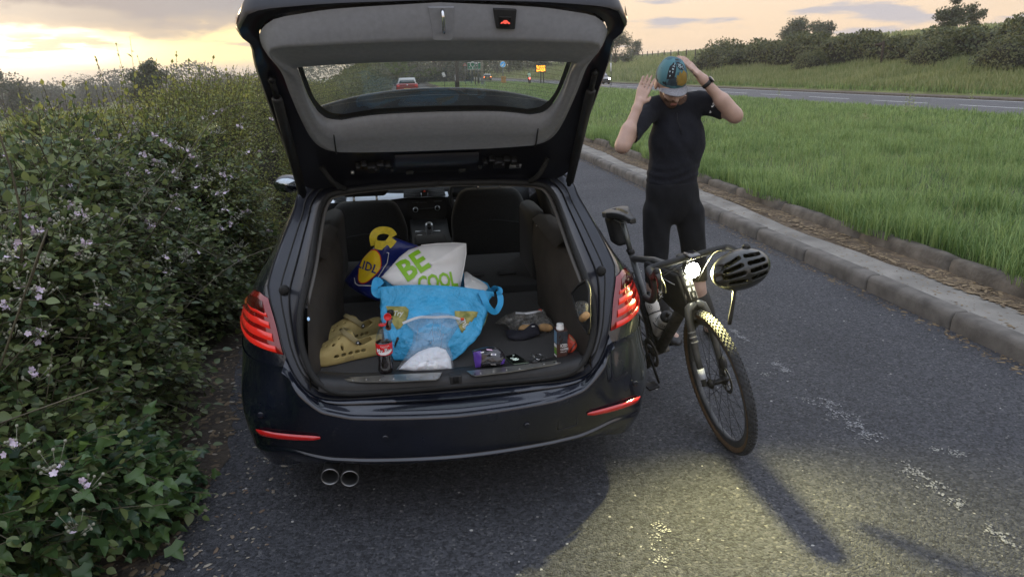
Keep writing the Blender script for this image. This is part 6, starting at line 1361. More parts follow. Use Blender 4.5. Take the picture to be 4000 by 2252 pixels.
for root in (cl1, cl2):
    V2, F2 = text_mesh('CROCS', .0150, .02, 0, 1.15)
    ch = root.children[0]
    def side(u, v): 
        x = u - .01; w = float(np.interp(x, [-.15, -.143, -.13, -.10, -.05, .02, .09, .13, .145, .15], [.020, .036, .047, .056, .057, .046, .040, .036, .026, .012])); return np.array([x, -w - .0016, .017 + v])
    V2, F2 = subdiv2d(V2, F2, .008); obj('embossed_lettering', ([side(u, v) for u, v in V2], F2), M_CROC2, root, local=True, solid=.0008)
# purple and black pouch
pc = thing('snack_pouch', 'shiny purple and black foil pouch standing at the right scuff plate', 'pouch', at(1900, 1430, z=.63))
o = [at(*zr_(*q), y=yy) for q, yy in (((385, 1205), .128), ((480, 1200), .118), ((620, 1190), .112), ((760, 1185), .114), ((815, 1150), .120), ((815, 1080), .13), ((790, 1000), .145), ((740, 950), .155), ((660, 920), .16), ((560, 915), .16), ((450, 940), .155), ((340, 975), .15), ((360, 1080), .14))]
pl = Pillow(o, (0, -.85, .5), .035, n=80, rings=11, crease=.004, sc=60, seed=12, smooth=False, back=.8); obj('pouch_body', pl.mesh(), mat('foil_black', (.02, .018, .022), .22, coat=.6, noise=(30, .3)), pc)
M_PURP = mat('foil_purple', (.085, .035, .26), .3, coat=.5)
for q in ([(350, 990), (465, 975), (470, 1080), (465, 1200), (390, 1205), (365, 1090)], [(750, 1175), (815, 1150), (815, 1085), (790, 1100), (765, 1140)]):
    P2 = [tuple(pl.ray_uv(*zr_(*p))) for p in q]; P2 = [(u * .97, v * .97) for u, v in P2]; decal('purple_panel', P2, [tuple(range(len(P2)))], lambda u, v: pl.surf(u, v, .0015), M_PURP, pc, .01)
for q, m_ in (([(605, 1018), (680, 1020), (678, 1048), (604, 1045)], M_LTR), ([(540, 950), (620, 958), (632, 978), (550, 972)], mat('print_pink', (.6, .4, .55), .4)), ([(455, 1000), (505, 990), (507, 1006), (465, 1012)], M_LTR), ([(605, 1166), (682, 1166), (682, 1172), (605, 1172)], M_LTR)):
    P2 = [tuple(pl.ray_uv(*zr_(*p))) for p in q]; decal('printed_label', P2, [tuple(range(len(P2)))], lambda u, v: pl.surf(u, v, .002), m_, pc, .01)
P2 = [tuple(pl.ray_uv(*zr_(*p))) for p in ((625, 1026), (662, 1026), (662, 1040), (625, 1040))]; decal('printed_bars', P2, [(0, 1, 2, 3)], lambda u, v: pl.surf(u, v, .0026), M_BLUP, pc, .01)
# telephone lying on the floor
ph_c = [at(*zr_(*q), z=.638) for q in ((805, 1055), (960, 1018), (1150, 1138), (925, 1162))]
phn = thing('mobile_phone', 'black mobile phone with a lit screen lying flat by the scuff plate', 'phone', centroid(ph_c))
b = B(); b.add([p - [0, 0, .008] for p in ph_c] + ph_c, [(3, 2, 1, 0), (4, 5, 6, 7)] + [(k, (k + 1) % 4, 4 + (k + 1) % 4, 4 + k) for k in range(4)]); obj('phone_body', b, mat('phone_case', (.10, .13, .09), .3, metal=.5), phn, smooth=False, bevel=.003)
cph = centroid(ph_c); scr = [cph + (p - cph) * .95 + [0, 0, .0012] for p in ph_c]; b = B(); b.add(scr, [(0, 1, 2, 3)]); so_ = obj('screen', b, mat('screen_black', (.004, .006, .005), .08), phn, smooth=False)
uX = (scr[2] - scr[1]); uY = (scr[0] - scr[1])
def onph(u, v): return scr[1] + uX * v + uY * (1 - u) + [0, 0, .0008]
M_UI = mat('screen_text', (.5, .6, .55), .5, emit=((.7, .85, .8), .5))
for u, v, tx, sz in ((.30, .13, '14:06', .20), (.5, .36, 'No internet', .15), (.5, .46, 'connection here', .105)):
    V2, F2 = text_mesh(tx, sz, .01); 
for u0, u1, v in ((.55, .72, .10), (.10, .40, .30), (.12, .62, .40), (.15, .50, .46), (.12, .66, .52), (.2, .55, .58)):
    b = B(); b.add([onph(u0, v), onph(u1, v), onph(u1, v + .022), onph(u0, v + .022)], [(0, 1, 2, 3)]); obj('text_line', b, M_UI, so_, smooth=False)
# keys
kc = at(*zr_(1260, 1080), z=.645); ky = thing('car_key', 'bunch of keys with a steel split ring lying near the carton', 'keys', kc)
b = B(); ring = [at(*zr_(1285 + 50 * math.cos(a), 1062 + 38 * math.sin(a)), z=.652 - .004 * math.cos(a)) for a in np.linspace(0, 6.283, 24)[:-1]]; b.tube(ring, .0016, 6, closed=True); obj('split_ring', b, M_CHROME, ky)
b = B(); b.ell(at(*zr_(1330, 1090), z=.640), (.018, .012, .008), 12, 8); b.ell(at(*zr_(1235, 1125), z=.642), (.016, .012, .010), 12, 8); obj('key_fob', b, M_PLA, ky)
b = B(); b.tube([at(*zr_(1180, 1020), z=.642), at(*zr_(1230, 1075), z=.645)], [.006, .005], 6, flat=.4); obj('key_blade', b, M_STEEL, ky)
# carton of iced coffee
f0 = at(*zr_(1545, 1092), z=.632); f1 = at(*zr_(1695, 1072), z=.632); sl0 = at(*zr_(1480, 1085), z=.632) + [0, .012, 0]; 
vx = unit((f1 - f0) * [1, 1, 0]) * .046; vy = np.array([-vx[1], vx[0], 0]) / .046 * .036; o0 = f0; Hc = .118
ct = thing('drink_carton', 'small brown iced coffee carton with white screw cap at the right of the boot', 'carton', o0 + (vx + vy) / 2)
def cq(u, v, w, off=0): return o0 + vx * u + vy * w + np.array([0, 0, v])
b = B(); b.add([cq(0, 0, 0), cq(1, 0, 0), cq(1, 0, 1), cq(0, 0, 1), cq(0, Hc, 0), cq(1, Hc, 0), cq(1, Hc + .012, 1), cq(0, Hc + .012, 1)], [(3, 2, 1, 0), (4, 5, 6, 7), (0, 1, 5, 4), (1, 2, 6, 5), (2, 3, 7, 6), (3, 0, 4, 7)]); cb = obj('carton_body', b, mat('carton_brown', (.055, .022, .016), .35, coat=.3), ct, smooth=False, bevel=.002)
ny_ = unit(-vy); nx_ = unit(-vx)
def front(name, pts, m_, o_=.0008): b = B(); b.add([cq(u, v * Hc, 0) + ny_ * o_ for u, v in pts], [tuple(range(len(pts)))]); return obj(name, b, m_, cb, smooth=False)
def leftf(name, pts, m_, o_=.0008): b = B(); b.add([cq(0, v * Hc, 1 - w) + nx_ * o_ for w, v in pts], [tuple(range(len(pts)))]); return obj(name, b, m_, cb, smooth=False)
front('printed_panel', [(.02, .54), (.98, .54), (.98, .99), (.02, .99)], mat('carton_dark', (.035, .04, .05), .35, noise=(60, .6))); leftf('printed_panel', [(.02, .55), (.98, .55), (.98, .99), (.02, .99)], mat('carton_blue', (.13, .22, .32), .35))
for pts in ([(.1, .40), (.95, .40), (.95, .52), (.1, .52)], [(.1, .06), (.95, .06), (.95, .12), (.1, .12)]): leftf('printed_label', pts, M_LTR, .0012)
leftf('printed_label', [(.1, .29), (.95, .29), (.95, .38), (.1, .38)], mat('print_olive', (.25, .32, .06), .5), .0012); leftf('printed_label', [(.1, .15), (.95, .15), (.95, .27), (.1, .27)], mat('print_grass', (.12, .3, .04), .5), .0012)
for u, v, rx in ((.25, .80, .10), (.45, .68, .11), (.30, .62, .09)):
    front('coffee_bean', [(u + rx * math.cos(a) * 1.0, v + rx * .45 * math.sin(a) + .03 * math.cos(a)) for a in np.linspace(0, 6.28, 14)[:-1]], mat('bean', (.03, .014, .01), .4), .0012)
for tx, sz, vv, in (('ICED', .019, .47), ('COFFEE', .0125, .335), ('CAFFE LATTE', .0062, .24)):
    V2, F2 = text_mesh(tx, sz, .02, align='LEFT'); obj('lettering', ([cq(.30, vv * Hc, 0) + unit(vx) * x * (.82 if tx == 'COFFEE' else .72) + [0, 0, y] + ny_ * .0014 for x, y in V2], F2), M_LTR, cb, smooth=False)
b = B(); cc_ = cq(.42, Hc + .006, .5); b.lathe([(.016, -.004), (.016, .004), (.0145, .005), (.0145, .020), (.0135, .022), (.001, .022)], cc_, 24); obj('screw_cap', b, mat('cap_white', (.72, .71, .69), .45), ct)
# red packet behind it
rp = thing('crisp_packet', 'torn red and brown packet lying behind the iced coffee carton', 'packet', at(2225, 1370, z=.63))
o = [at(*zr_(*q), y=yy) for q, yy in (((1700, 1010), .20), ((1760, 1000), .19), ((1810, 950), .19), ((1830, 900), .20), ((1805, 830), .215), ((1760, 770), .23), ((1712, 738), .24), ((1690, 850), .22))]
pl = Pillow(o, (-.3, -.8, .5), .012, crease=.003, sc=50, seed=15, smooth=False); obj('packet_body', pl.mesh(), mat('packet_red', (.50, .05, .02), .35, noise=(30, .2)), rp)
P2 = [tuple(pl.ray_uv(*zr_(*p))) for p in ((1715, 750), (1800, 835), (1780, 845), (1720, 790))]; decal('packet_band', P2, [(0, 1, 2, 3)], lambda u, v: pl.surf(u, v, .0015), mat('packet_tan', (.3, .2, .1), .4), rp, .01)
P2 = [tuple(pl.ray_uv(*zr_(*p))) for p in ((1712, 990), (1800, 860), (1815, 875), (1735, 995))]; decal('packet_band', P2, [(0, 1, 2, 3)], lambda u, v: pl.surf(u, v, .0015), mat('packet_dark', (.10, .015, .01), .4), rp, .01)
# dark sunglasses pouch
gp_ = thing('glasses_pouch', 'soft black cloth pouch lying in front of the bag of bread rolls', 'pouch', at(2000, 1325, z=.63))
o = [at(*zr_(*q), y=yy) for q, yy in (((800, 690), .46), ((900, 700), .455), ((1050, 700), .45), ((1140, 670), .45), ((1180, 620), .455), ((1222, 582), .46), ((1280, 630), .445), ((1312, 740), .41), ((1200, 790), .40), ((1080, 830), .39), ((950, 835), .39), ((850, 800), .40))]
pl = Pillow(o, (0, -.55, .83), .022, crease=.006, sc=30, seed=17, smooth=False); obj('pouch_body', pl.mesh(), mat('pouch_cloth', (.010, .010, .017), .8, noise=(60, .3)), gp_)
b = B(); b.box(pl.surf(*pl.ray_uv(*zr_(1205, 648)), .002), (.014, .002, .004)); obj('care_tag', b, M_LTR, gp_)
# rolls in a clear bag
br = thing('bread_bag', 'crumpled clear bag of bread rolls behind the black pouch', 'bag', at(2050, 1290, z=.63))
o = [at(*zr_(*q), y=yy) for q, yy in (((665, 585), .56), ((790, 490), .57), ((940, 425), .58), ((1080, 430), .58), ((1230, 420), .58), ((1350, 385), .58), ((1400, 480), .55), ((1480, 570), .52), ((1500, 630), .50), ((1470, 720), .47), ((1380, 735), .47), ((1150, 700), .48), ((900, 700), .48), ((830, 620), .51), ((760, 595), .54))]
M_CRINK = glassmat('crinkled_film', (.80, .80, .78), dust_sheen=.30, dust_sheen_col=(.62, .60, .56), scale=38, rough=.12)  # pale noise in the film stands in for the shine on its crinkles
pl = Pillow(o, (0, -.75, .66), .05, n=130, rings=18, crease=.014, sc=48, seed=19, smooth=False, back=.5); fm = obj('film', pl.mesh(), M_CRINK, br)
M_BREAD = mat('bread_crust', (.42, .25, .11), .8, noise=(30, .25)); b = B()
for a, c_ in (((1000, 665), (1225, 650)), ((1262, 640), (1485, 655))):
    q0, q1 = at(*zr_(*a), z=.655), at(*zr_(*c_), z=.655); pts = [q0 + (q1 - q0) * t for t in np.linspace(0, 1, 9)]; obj('bread_roll', B().tube(pts, [.006, .014, .018, .019, .019, .019, .018, .014, .006], 12, flat=.8), M_BREAD, br)
q = [pl.surf(*pl.ray_uv(*zr_(*p)), .003) for p in ((960, 440), (1100, 460), (1240, 440), (1345, 395))]; strap('zip_strip', q, .009, MATS['zip_white'], br)
b = B(); b.box(pl.surf(*pl.ray_uv(*zr_(1305, 400)), .004), (.014, .006, .009)); obj('zip_slider', b, MATS['slider_red'], br)
# another clear bag in the side recess
sb_ = thing('bread_bag', 'small clear bag of rolls tucked in the recess of the right boot lining', 'bag', at(2280, 1215, x=.505))
o = [at(*zr_(*q), x=.500) for q in ((1812, 285), (1870, 265), (1935, 268), (1985, 310), (1985, 420), (1975, 520), (1945, 572), (1890, 540), (1875, 480), (1830, 380))]
pl = Pillow(o, (-1, -.4, .1), .02, crease=.006, sc=60, seed=23, smooth=False, back=.1); obj('film', pl.mesh(), M_CRINK, sb_)
b = B(); b.tube([at(*zr_(1900, 520), x=.488), at(*zr_(1960, 470), x=.488)], .014, 10); obj('bread_roll', b, M_BREAD, sb_)
# ------------------------------------------------------------------ the bicycle, leaning on the car
M_TYRE = mat('tyre_black', (0.034, 0.035, 0.038), 0.85, noise=(30, .3)); M_TAN = mat('tyre_tan', (0.105, 0.066, 0.038), 0.8, noise=(40, .2)); M_FRAME = mat('frame_grey', (0.045, 0.046, 0.045), 0.42, coat=.3, noise=(14, .5))
M_MUD = mat('muddy_grey', (0.085, 0.078, 0.068), 0.85, noise=(22, .5)); M_TAPE = mat('bar_tape', (.014, .014, .015), .7, noise=(60, .3)); M_RIM = mat('rim_grey', (.055, .056, .058), .5, noise=(16, .35)); M_BAG = mat('frame_bag', (.012, .012, .013), .75, noise=(30, .3), bump=(200, .3, .001))
LEAN = R(12); HEAD = R(7); STEER = R(-6)
def bikeM(head, o):
    f = Vector((math.sin(head), -math.cos(head), 0)); s_ = Vector((math.cos(head), math.sin(head), 0)); up = Vector((0, 0, 1)) * math.cos(LEAN) - s_ * math.sin(LEAN); lat = s_ * math.cos(LEAN) + Vector((0, 0, 1)) * math.sin(LEAN)
    return Matrix(((f.x, lat.x, up.x, o[0]), (f.y, lat.y, up.y, o[1]), (f.z, lat.z, up.z, o[2]), (0, 0, 0, 1)))
BM = bikeM(HEAD, (1.325, .42, 0.0))
bike = thing('bicycle', 'muddy grey drop-bar bicycle leaning against the car with its front light blazing', 'bicycle', mtx=BM)
def bp(name, b, m, parent=None, **k): return obj(name, b, m, parent or bike, local=True, **k)
RW = .346
def wheel_at(cx, steer=0.0, front=True):
    rot = Matrix.Rotation(steer, 3, 'Z'); C = Vector((cx, 0, RW + .003)); tr = lambda p: tuple(C + rot @ Vector(p))
    def ringv(r, y, n=64): return [tr((r * math.cos(6.2832 * k / n), y, r * math.sin(6.2832 * k / n))) for k in range(n)]
    prof_ = []
    for k in range(9): a = R(-118 + 29.5 * k); prof_.append((.327 + .0215 * math.cos(a), .0215 * math.sin(a)))
    b = B(); b.grid([ringv(r, y) for r, y in prof_[1:8]], close_u=True); w = bp('wheel', b, M_TYRE, label=None)
    for sgn in (1, -1):
        b = B(); b.grid([ringv(.311, .0125 * sgn), ringv(.316, .0185 * sgn), ringv(.325, .0222 * sgn), ringv(.333, .0218 * sgn)], close_u=True, flip=(sgn < 0)); bp('tan_sidewall', b, M_TAN, w)
    b = B(); b.grid([ringv(.312, .012), ringv(.306, .0135), ringv(.285, .012), ringv(.280, .008), ringv(.280, -.008), ringv(.285, -.012), ringv(.306, -.0135), ringv(.312, -.012)], close_u=True); bp('rim', b, M_RIM, w)
    # tread blocks
    b = B(); n = 84
    for k in range(n):
        for row, (ya, wy, wx, ph) in enumerate(((.0, .0045, .0055, 0), (R(24), .0035, .0045, .5), (R(-24), .0035, .0045, .5), (R(50), .0035, .0045, 0), (R(-50), .0035, .0045, 0))):
            a = 6.2832 * (k + ph) / n; r_ = .327 + .0228 * math.cos(ya); y = .0228 * math.sin(ya); r0 = Matrix.Rotation(-a, 3, 'Y') @ Matrix.Rotation(0, 3, 'X'); rr_ = rot @ (Matrix.Rotation(-a, 3, 'Y') @ Matrix.Rotation(-ya, 3, 'X') if False else Matrix.Rotation(-a, 3, 'Y') @ Matrix.Rotation(ya, 3, 'Z'))
            b.box(tr((r_ * math.cos(a), y, r_ * math.sin(a))), (.0052, wy * 2, wx * 2), rr_)
    bp('tread', b, M_TYRE, w, smooth=False, kind='stuff')
    b = B(); b.lathe([(.010, -.05), (.018, -.045), (.026, -.035), (.026, -.030), (.014, -.022), (.013, .022), (.026, .030), (.026, .035), (.018, .045), (.010, .05)], tr((0, 0, 0)), 18, rot @ Matrix.Rotation(R(90), 3, 'X')); bp('hub', b, MATS['dark_metal'], w)
    for k in range(24):
        a = 6.2832 * k / 24; s_ = 1 if k % 2 else -1; d_ = .75 * (1 if (k // 2) % 2 else -1); b = B(); b.cyl(tr((.024 * math.cos(a + d_), .032 * s_, .024 * math.sin(a + d_))), tr((.283 * math.cos(a), .004 * s_, .283 * math.sin(a))), .0012, n=4); bp('spoke', b, MATS['dark_metal'], w)
    b = B(); n = 48; r_o = [.070 + .003 * math.sin(k * 2.1) for k in range(n)]; rows = [[tr((r * math.cos(6.2832 * k / n), y, r * math.sin(6.2832 * k / n))) for k in range(n)] for r, y in ((.052, .040), (.0705, .040), (.0705, .0418), (.052, .0418))]
    b.grid(rows, close_u=True, close_v=True)
    for k in range(6): a = 1.047 * k; b.cyl(tr((.02 * math.cos(a), .041, .02 * math.sin(a))), tr((.055 * math.cos(a + .5), .041, .055 * math.sin(a + .5))), .004, n=5)
    bp('brake_disc', b, mat('disc_steel', (.30, .29, .26), .3, metal=1.0), w)
    return w, tr, rot
fw_, trf, rotf = wheel_at(0, STEER); wheel_at(-1.03, 0, False)
AX = Vector((0, 0, RW + .003)); rf = lambda p: tuple(Vector((-.11, 0, 0)) + rotf @ (Vector(p) - Vector((-.11, 0, 0))))
HT, HL = (-.185, 0, .885), (-.125, 0, .725)
# frame
b = B(); b.tube([HL, HT], [.026, .024], 14); hd = bp('head_tube', b, M_FRAME)
b = B(); b.tube([(-.14, 0, .755), (-.30, 0, .60), (-.60, 0, .285)], [.029, .031, .030], 14); bp('down_tube', b, M_MUD)
b = B(); b.tube([(-.18, 0, .865), (-.50, 0, .835), (-.775, 0, .775)], [.021, .020, .017], 12); bp('top_tube', b, M_FRAME)
b = B(); b.tube([(-.61, 0, .275), (-.785, 0, .80)], .018, 12); bp('seat_tube', b, M_FRAME)
b = B(); b.tube([(-.785, 0, .80), (-.79, 0, .825)], .021, 12); b.box((-.81, 0, .815), (.02, .03, .018)); bp('seat_clamp', b, MATS['dark_metal'], bevel=.003)
b = B(); b.tube([(-.785, 0, .80), (-.845, 0, .985)], .0142, 12); bp('seat_post', b, mat('post_grey', (.11, .115, .11), .35, metal=.6))
for s_ in (1, -1):
    b = B(); b.tube([(-.77, .02 * s_, .70), (-.9, .05 * s_, .53), (-1.03, .062 * s_, .355)], [.010, .009, .009], 8); bp('seat_stay', b, M_FRAME)
    b = B(); b.tube([(-.61, .035 * s_, .275), (-.80, .055 * s_, .30), (-1.03, .065 * s_, .345)], [.013, .012, .010], 8); bp('chain_stay', b, M_FRAME)
    # fork leg with a strap of tape
    b = B(); b.tube([rf((-.118, .0, .722)), rf((-.112, .036 * s_, .700)), rf((-.100, .046 * s_, .665)), rf((-.055, .052 * s_, .50)), rf((.0, .052 * s_, .345))], [.022, .021, .019, .017, .012], 12); fk = bp('fork_leg', b, M_FRAME)
    if s_ < 0:
        b = B(); b.tube([rf((-.030, -.052, .425)), rf((-.012, -.052, .378))], .0175, 12); bp('reflective_tape', b, mat('tape_silver', (.45, .47, .52), .45), fk)
        for k in range(3): b = B(); b.tube([rf((-.082 + .01 * k, -.049, .60 - .022 * k)), rf((-.080 + .01 * k, -.049, .592 - .022 * k))], .0190, 10); bp('tape_band', b, mat('tape_grey', (.16, .16, .16), .5), fk)
b = B(); b.ell(rf((-.02, .058, .42)), (.022, .02, .045), 10, 8); bp('brake_caliper', b, M_PLA)
# head badge: printed squares down the head tube
for k in range(5):
    t = .10 + .18 * k; c = Vector(HT) * (1 - t) + Vector(HL) * t; fwd = Vector((.94, 0, .34)).normalized(); dn = (Vector(HL) - Vector(HT)).normalized(); m_ = mat('badge_grey', (.42, .42, .40), .5)
    def cylp(u, v): a = u / .0255; return tuple(c + fwd * .0262 * math.cos(a) + Vector((0, 1, 0)) * .0262 * math.sin(a) - dn * v)
    if k in (0, 4):
        sq = [(-.017, -.017), (.017, -.017), (.017, .017), (-.017, .017)]
        b = B(); b.tube([cylp(*q) for q in sq], .0012, 4, closed=True); bp('badge_frame', b, m_, hd); V2, F2 = text_mesh('E', .026, .0); bp('badge_letter', ([cylp(x, y) for x, y in V2], F2), m_, hd)
    else: b = B(); b.add([cylp(-.019, -.009), cylp(-.006, -.009), cylp(-.006, .009), cylp(-.019, .009), cylp(.004, -.011), cylp(.019, -.011), cylp(.019, .008), cylp(.004, .008)], [(0, 1, 2, 3), (4, 5, 6, 7)]); bp('badge_square', b, m_, hd, kind='stuff')
# cockpit: stem, bar, levers (turned with the fork)
rs = Matrix.Rotation(STEER, 3, 'Z'); cb = Vector((-.10, 0, .955)); rb = lambda p: tuple(Vector((-.19, 0, 0)) + rs @ (Vector(p) - Vector((-.19, 0, 0))))
b = B(); b.tube([rb((-.195, 0, .905)), rb((-.198, 0, .945))], .019, 12); b.tube([rb((-.197, 0, .93)), rb((-.10, 0, .955))], [.019, .017], 12); bp('stem', b, M_FRAME)
for s_ in (1, -1):
    path = [(-.10, 0, .955), (-.10, .10 * s_, .957), (-.10, .175 * s_, .955), (-.075, .198 * s_, .955), (-.01, .205 * s_, .945), (.022, .212 * s_, .915), (.015, .220 * s_, .865), (-.03, .226 * s_, .832), (-.10, .23 * s_, .828)]
    b = B(); b.tube([rb(p) for p in catmull(path, 34)], .0158, 10); hbz = bp('handlebar', b, M_TAPE)
    b = B(); pts = [(-.01, .205 * s_, .950), (.03, .207 * s_, .962), (.058, .207 * s_, .985), (.072, .206 * s_, 1.012)]; b.tube([rb(p) for p in catmull(pts, 10)], [.017, .018, .019, .020, .020, .019, .019, .018, .014, .006], 12); ho = bp('brake_hood', b, mat('hood_rubber', (.012, .012, .013), .45, noise=(50, .3)))
    b = B(); pts = [(.066, .206 * s_, .995), (.080, .207 * s_, .955), (.070, .212 * s_, .90), (.055, .216 * s_, .855)]; b.tube([rb(p) for p in catmull(pts, 12)], [.010, .012, .012, .012, .011, .010, .009, .009, .008, .008, .007, .005], 8, flat=1.2); lv = bp('brake_lever', b, mat('lever_black', (.012, .012, .013), .25, coat=.6))
    b = B(); pts = [(.052, .196 * s_, .965), (.060, .186 * s_, .925), (.052, .184 * s_, .885)]; b.tube([rb(p) for p in catmull(pts, 8)], .006, 6, flat=1.5); bp('shift_paddle', b, MATS['lever_black'], lv)
    V2, F2 = text_mesh('GRX', .026, .0); rr_ = Matrix.Rotation(R(0), 3, 'X')
    def lvp(u, v): return rb((.0805 - abs(v) * .1 + .0015 + (.010 if False else 0), .212 * s_ + v * .9, .905 - u))
    bp('lever_lettering', ([lvp(x, y) for x, y in V2], F2), mat('lettering_grey', (.35, .35, .35), .5), lv)
for k, pts in enumerate((((.03, -.20, .96), (.06, -.10, 1.00), (.02, -.03, .995), (-.16, .03, .95)), ((.03, -.20, .95), (.05, -.10, .975), (.04, -.07, .93), (-.16, -.04, .86)), ((.03, .20, .96), (.05, .12, 1.0), (.0, .08, .98), (-.13, .045, .82)))):
    b = B(); b.tube([rb(p) for p in catmull(pts, 16)], .0026, 5); bp('brake_cable', b, MATS['black_plastic'])
# computer mount and the lit front lamp
b = B(); b.box(rb((-.045, .0, .985)), (.085, .052, .016), rs); bp('bike_computer', b, mat('computer_black', (.01, .01, .012), .15, coat=.8), bevel=.005)
LP = Vector(rb((-.122, .012, .888)))
b = B(); b.tube([LP + Vector((-.05, 0, .002)), LP + Vector((.020, 0, 0))], [.018, .033], 14); b.box(LP + Vector((-.02, 0, .045)), (.02, .016, .06)); lampb = bp('front_lamp', b, MATS['black_plastic'])
b = B(); b.ell(LP + Vector((.020, 0, 0)), (.014, .037, .037), 16, 10); lampf = bp('lamp_glass', b, mat('lamp_white', (1, 1, .9), .3, emit=((1.0, .97, .72), 60)), lampb)  # glass made oversized to stand in for the lamp's glare
lw_ = BM @ (LP + Vector((.036, 0, 0)))
ld = bpy.data.lights.new('bike_lamp_beam', 'SPOT'); lo_ = bpy.data.objects.new('bike_lamp_beam', ld); COL.objects.link(lo_); ld.energy = 190; ld.color = (1.0, .90, .36); ld.spot_size = R(152); ld.spot_blend = 1.0; ld.shadow_soft_size = .016
aim = Vector((1.25, -2.2, .25)) - lw_; lo_.location = lw_; lo_.rotation_euler = aim.to_track_quat('-Z', 'Y').to_euler()
# saddle and saddle bag
def sad(X, Y, Zz):
    w = np.interp(X, [-.98, -.95, -.88, -.80, -.74, -.68], [.035, .068, .070, .040, .022, .018]); h = 1.035 + .012 * np.cos((X + .83) * 14) - .25 * np.maximum(0, np.abs(Y) - .02) ** 1.5
    d = np.maximum(np.abs(Y) - w, np.maximum(Zz - h, h - .034 + .05 * np.maximum(0, .03 - np.abs(Y)) * (X > -.8) - Zz)); d = np.maximum(d, np.maximum(X + .68, -.985 - X)); ch = np.maximum(np.abs(Y) - .010, np.maximum(X + .755, -.93 - X)); return np.maximum(smin(d, d, .001), -np.maximum(ch, h - .012 - Zz))
V, F = sdf_mesh(sad, (-1.0, -.09, .97), (-.66, .09, 1.07), .005); sd_ = bp('saddle', mesh('saddle', V, F), mat('saddle_black', (.02, .02, .021), .38, noise=(25, .2))); q = sd_.modifiers.new('s', 'SMOOTH'); q.factor = .6; q.iterations = 6
for s_ in (1, -1): b = B(); b.tube([(-.72, .012 * s_, 1.0), (-.80, .022 * s_, .985), (-.90, .022 * s_, .985), (-.95, .03 * s_, 1.005)], .0035, 6); bp('saddle_rail', b, MATS['brushed_steel'], sd_)
def sbag(X, Y, Zz): return np.sqrt(np.maximum(np.abs(X + .925 + (Zz - .9) * .25) - .030, 0) ** 2 + np.maximum(np.abs(Y) - .018, 0) ** 2 + np.maximum(np.abs(Zz - .915) - .055, 0) ** 2) - .028
V, F = sdf_mesh(sbag, (-1.03, -.06, .80), (-.80, .06, 1.02), .008); sb2 = bp('saddle_bag', mesh('saddle_bag', V, F), M_BAG)
b = B(); b.tube([(-.90, -.047, .90), (-.90, -.03, .89), (-.90, .03, .89), (-.90, .047, .90)], .007, 5); bp('bag_strap', b, M_PLA, sb2)
b = B(); b.box((-.888, 0, .875), (.006, .03, .012)); bp('grey_patch', b, M_TRIM, sb2)
# frame bag hanging in the front of the main triangle, with a strap
def fbag(X, Y, Zz):
    tri = np.maximum(np.maximum(Zz - (.852 + (X + .18) * .06), -(X + .55)), (X + Zz * 0) - (-.19 + (.85 - Zz) * .45) + 0); low = .62 + .9 * np.maximum(0, -(X + .30)) * .25 - Zz
    d = np.maximum(np.maximum(tri, low), np.abs(Y) - .036 + .3 * np.maximum(0, .70 - Zz) * .3); return d
V, F = sdf_mesh(fbag, (-.60, -.06, .58), (-.10, .06, .90), .009); fbo = bp('frame_bag', mesh('frame_bag', V, F), M_BAG); q = fbo.modifiers.new('s', 'SMOOTH'); q.factor = .6; q.iterations = 8
b = B(); b.tube([(-.21, -.043, .80), (-.36, -.045, .80), (-.50, -.043, .80)], .0025, 4); bp('bag_zip', b, MATS['grey_trim'], fbo)
# cranks, pedals, chainring
b = B(); b.tube([(-.61, -.045, .275), (-.61, .045, .275)], .026, 14); bp('bottom_bracket', b, M_MUD)
rows = [[(-.61 + r_ * math.cos(6.2832 * k / 40), y, .275 + r_ * math.sin(6.2832 * k / 40)) for k in range(40)] for r_, y in ((.055, -.052), (.084, -.052), (.084, -.056), (.055, -.056))]; bp('chainring', B().grid(rows, close_u=True, close_v=True), M_MUD)
for s_, a in ((-1, R(-60)), (1, R(120))):
    e = Vector((-.61 + .172 * math.cos(a), .075 * s_, .275 + .172 * math.sin(a))); b = B(); b.tube([(-.61, .068 * s_, .275), e], [.014, .010], 8, flat=.7); cr = bp('crank', b, MATS['dark_metal'])
    b = B(); b.box(e + Vector((0, .045 * s_, 0)), (.07, .065, .014)); bp('pedal', b, MATS['dark_metal'], cr, bevel=.004)
b = B(); b.tube([(-.61, -.054, .275 + .08), (-1.03, -.048, .349 + .045)], .004, 4); b.tube([(-.61, -.054, .275 - .08), (-1.03, -.048, .349 - .06)], .004, 4); bp('chain', b, MATS['dark_metal'])
b = B(); b.lathe([(.02, -.058), (.05, -.055), (.06, -.042), (.02, -.036)], (-1.03, 0, RW + .003), 20, Matrix.Rotation(R(90), 3, 'X') @ Matrix.Scale(-1, 3)); bp('cassette', b, MATS['dark_metal'])
b = B(); b.tube([(-1.03, -.065, .30), (-1.0, -.07, .22), (-1.03, -.07, .16)], .012, 6); bp('rear_mech', b, MATS['dark_metal'])
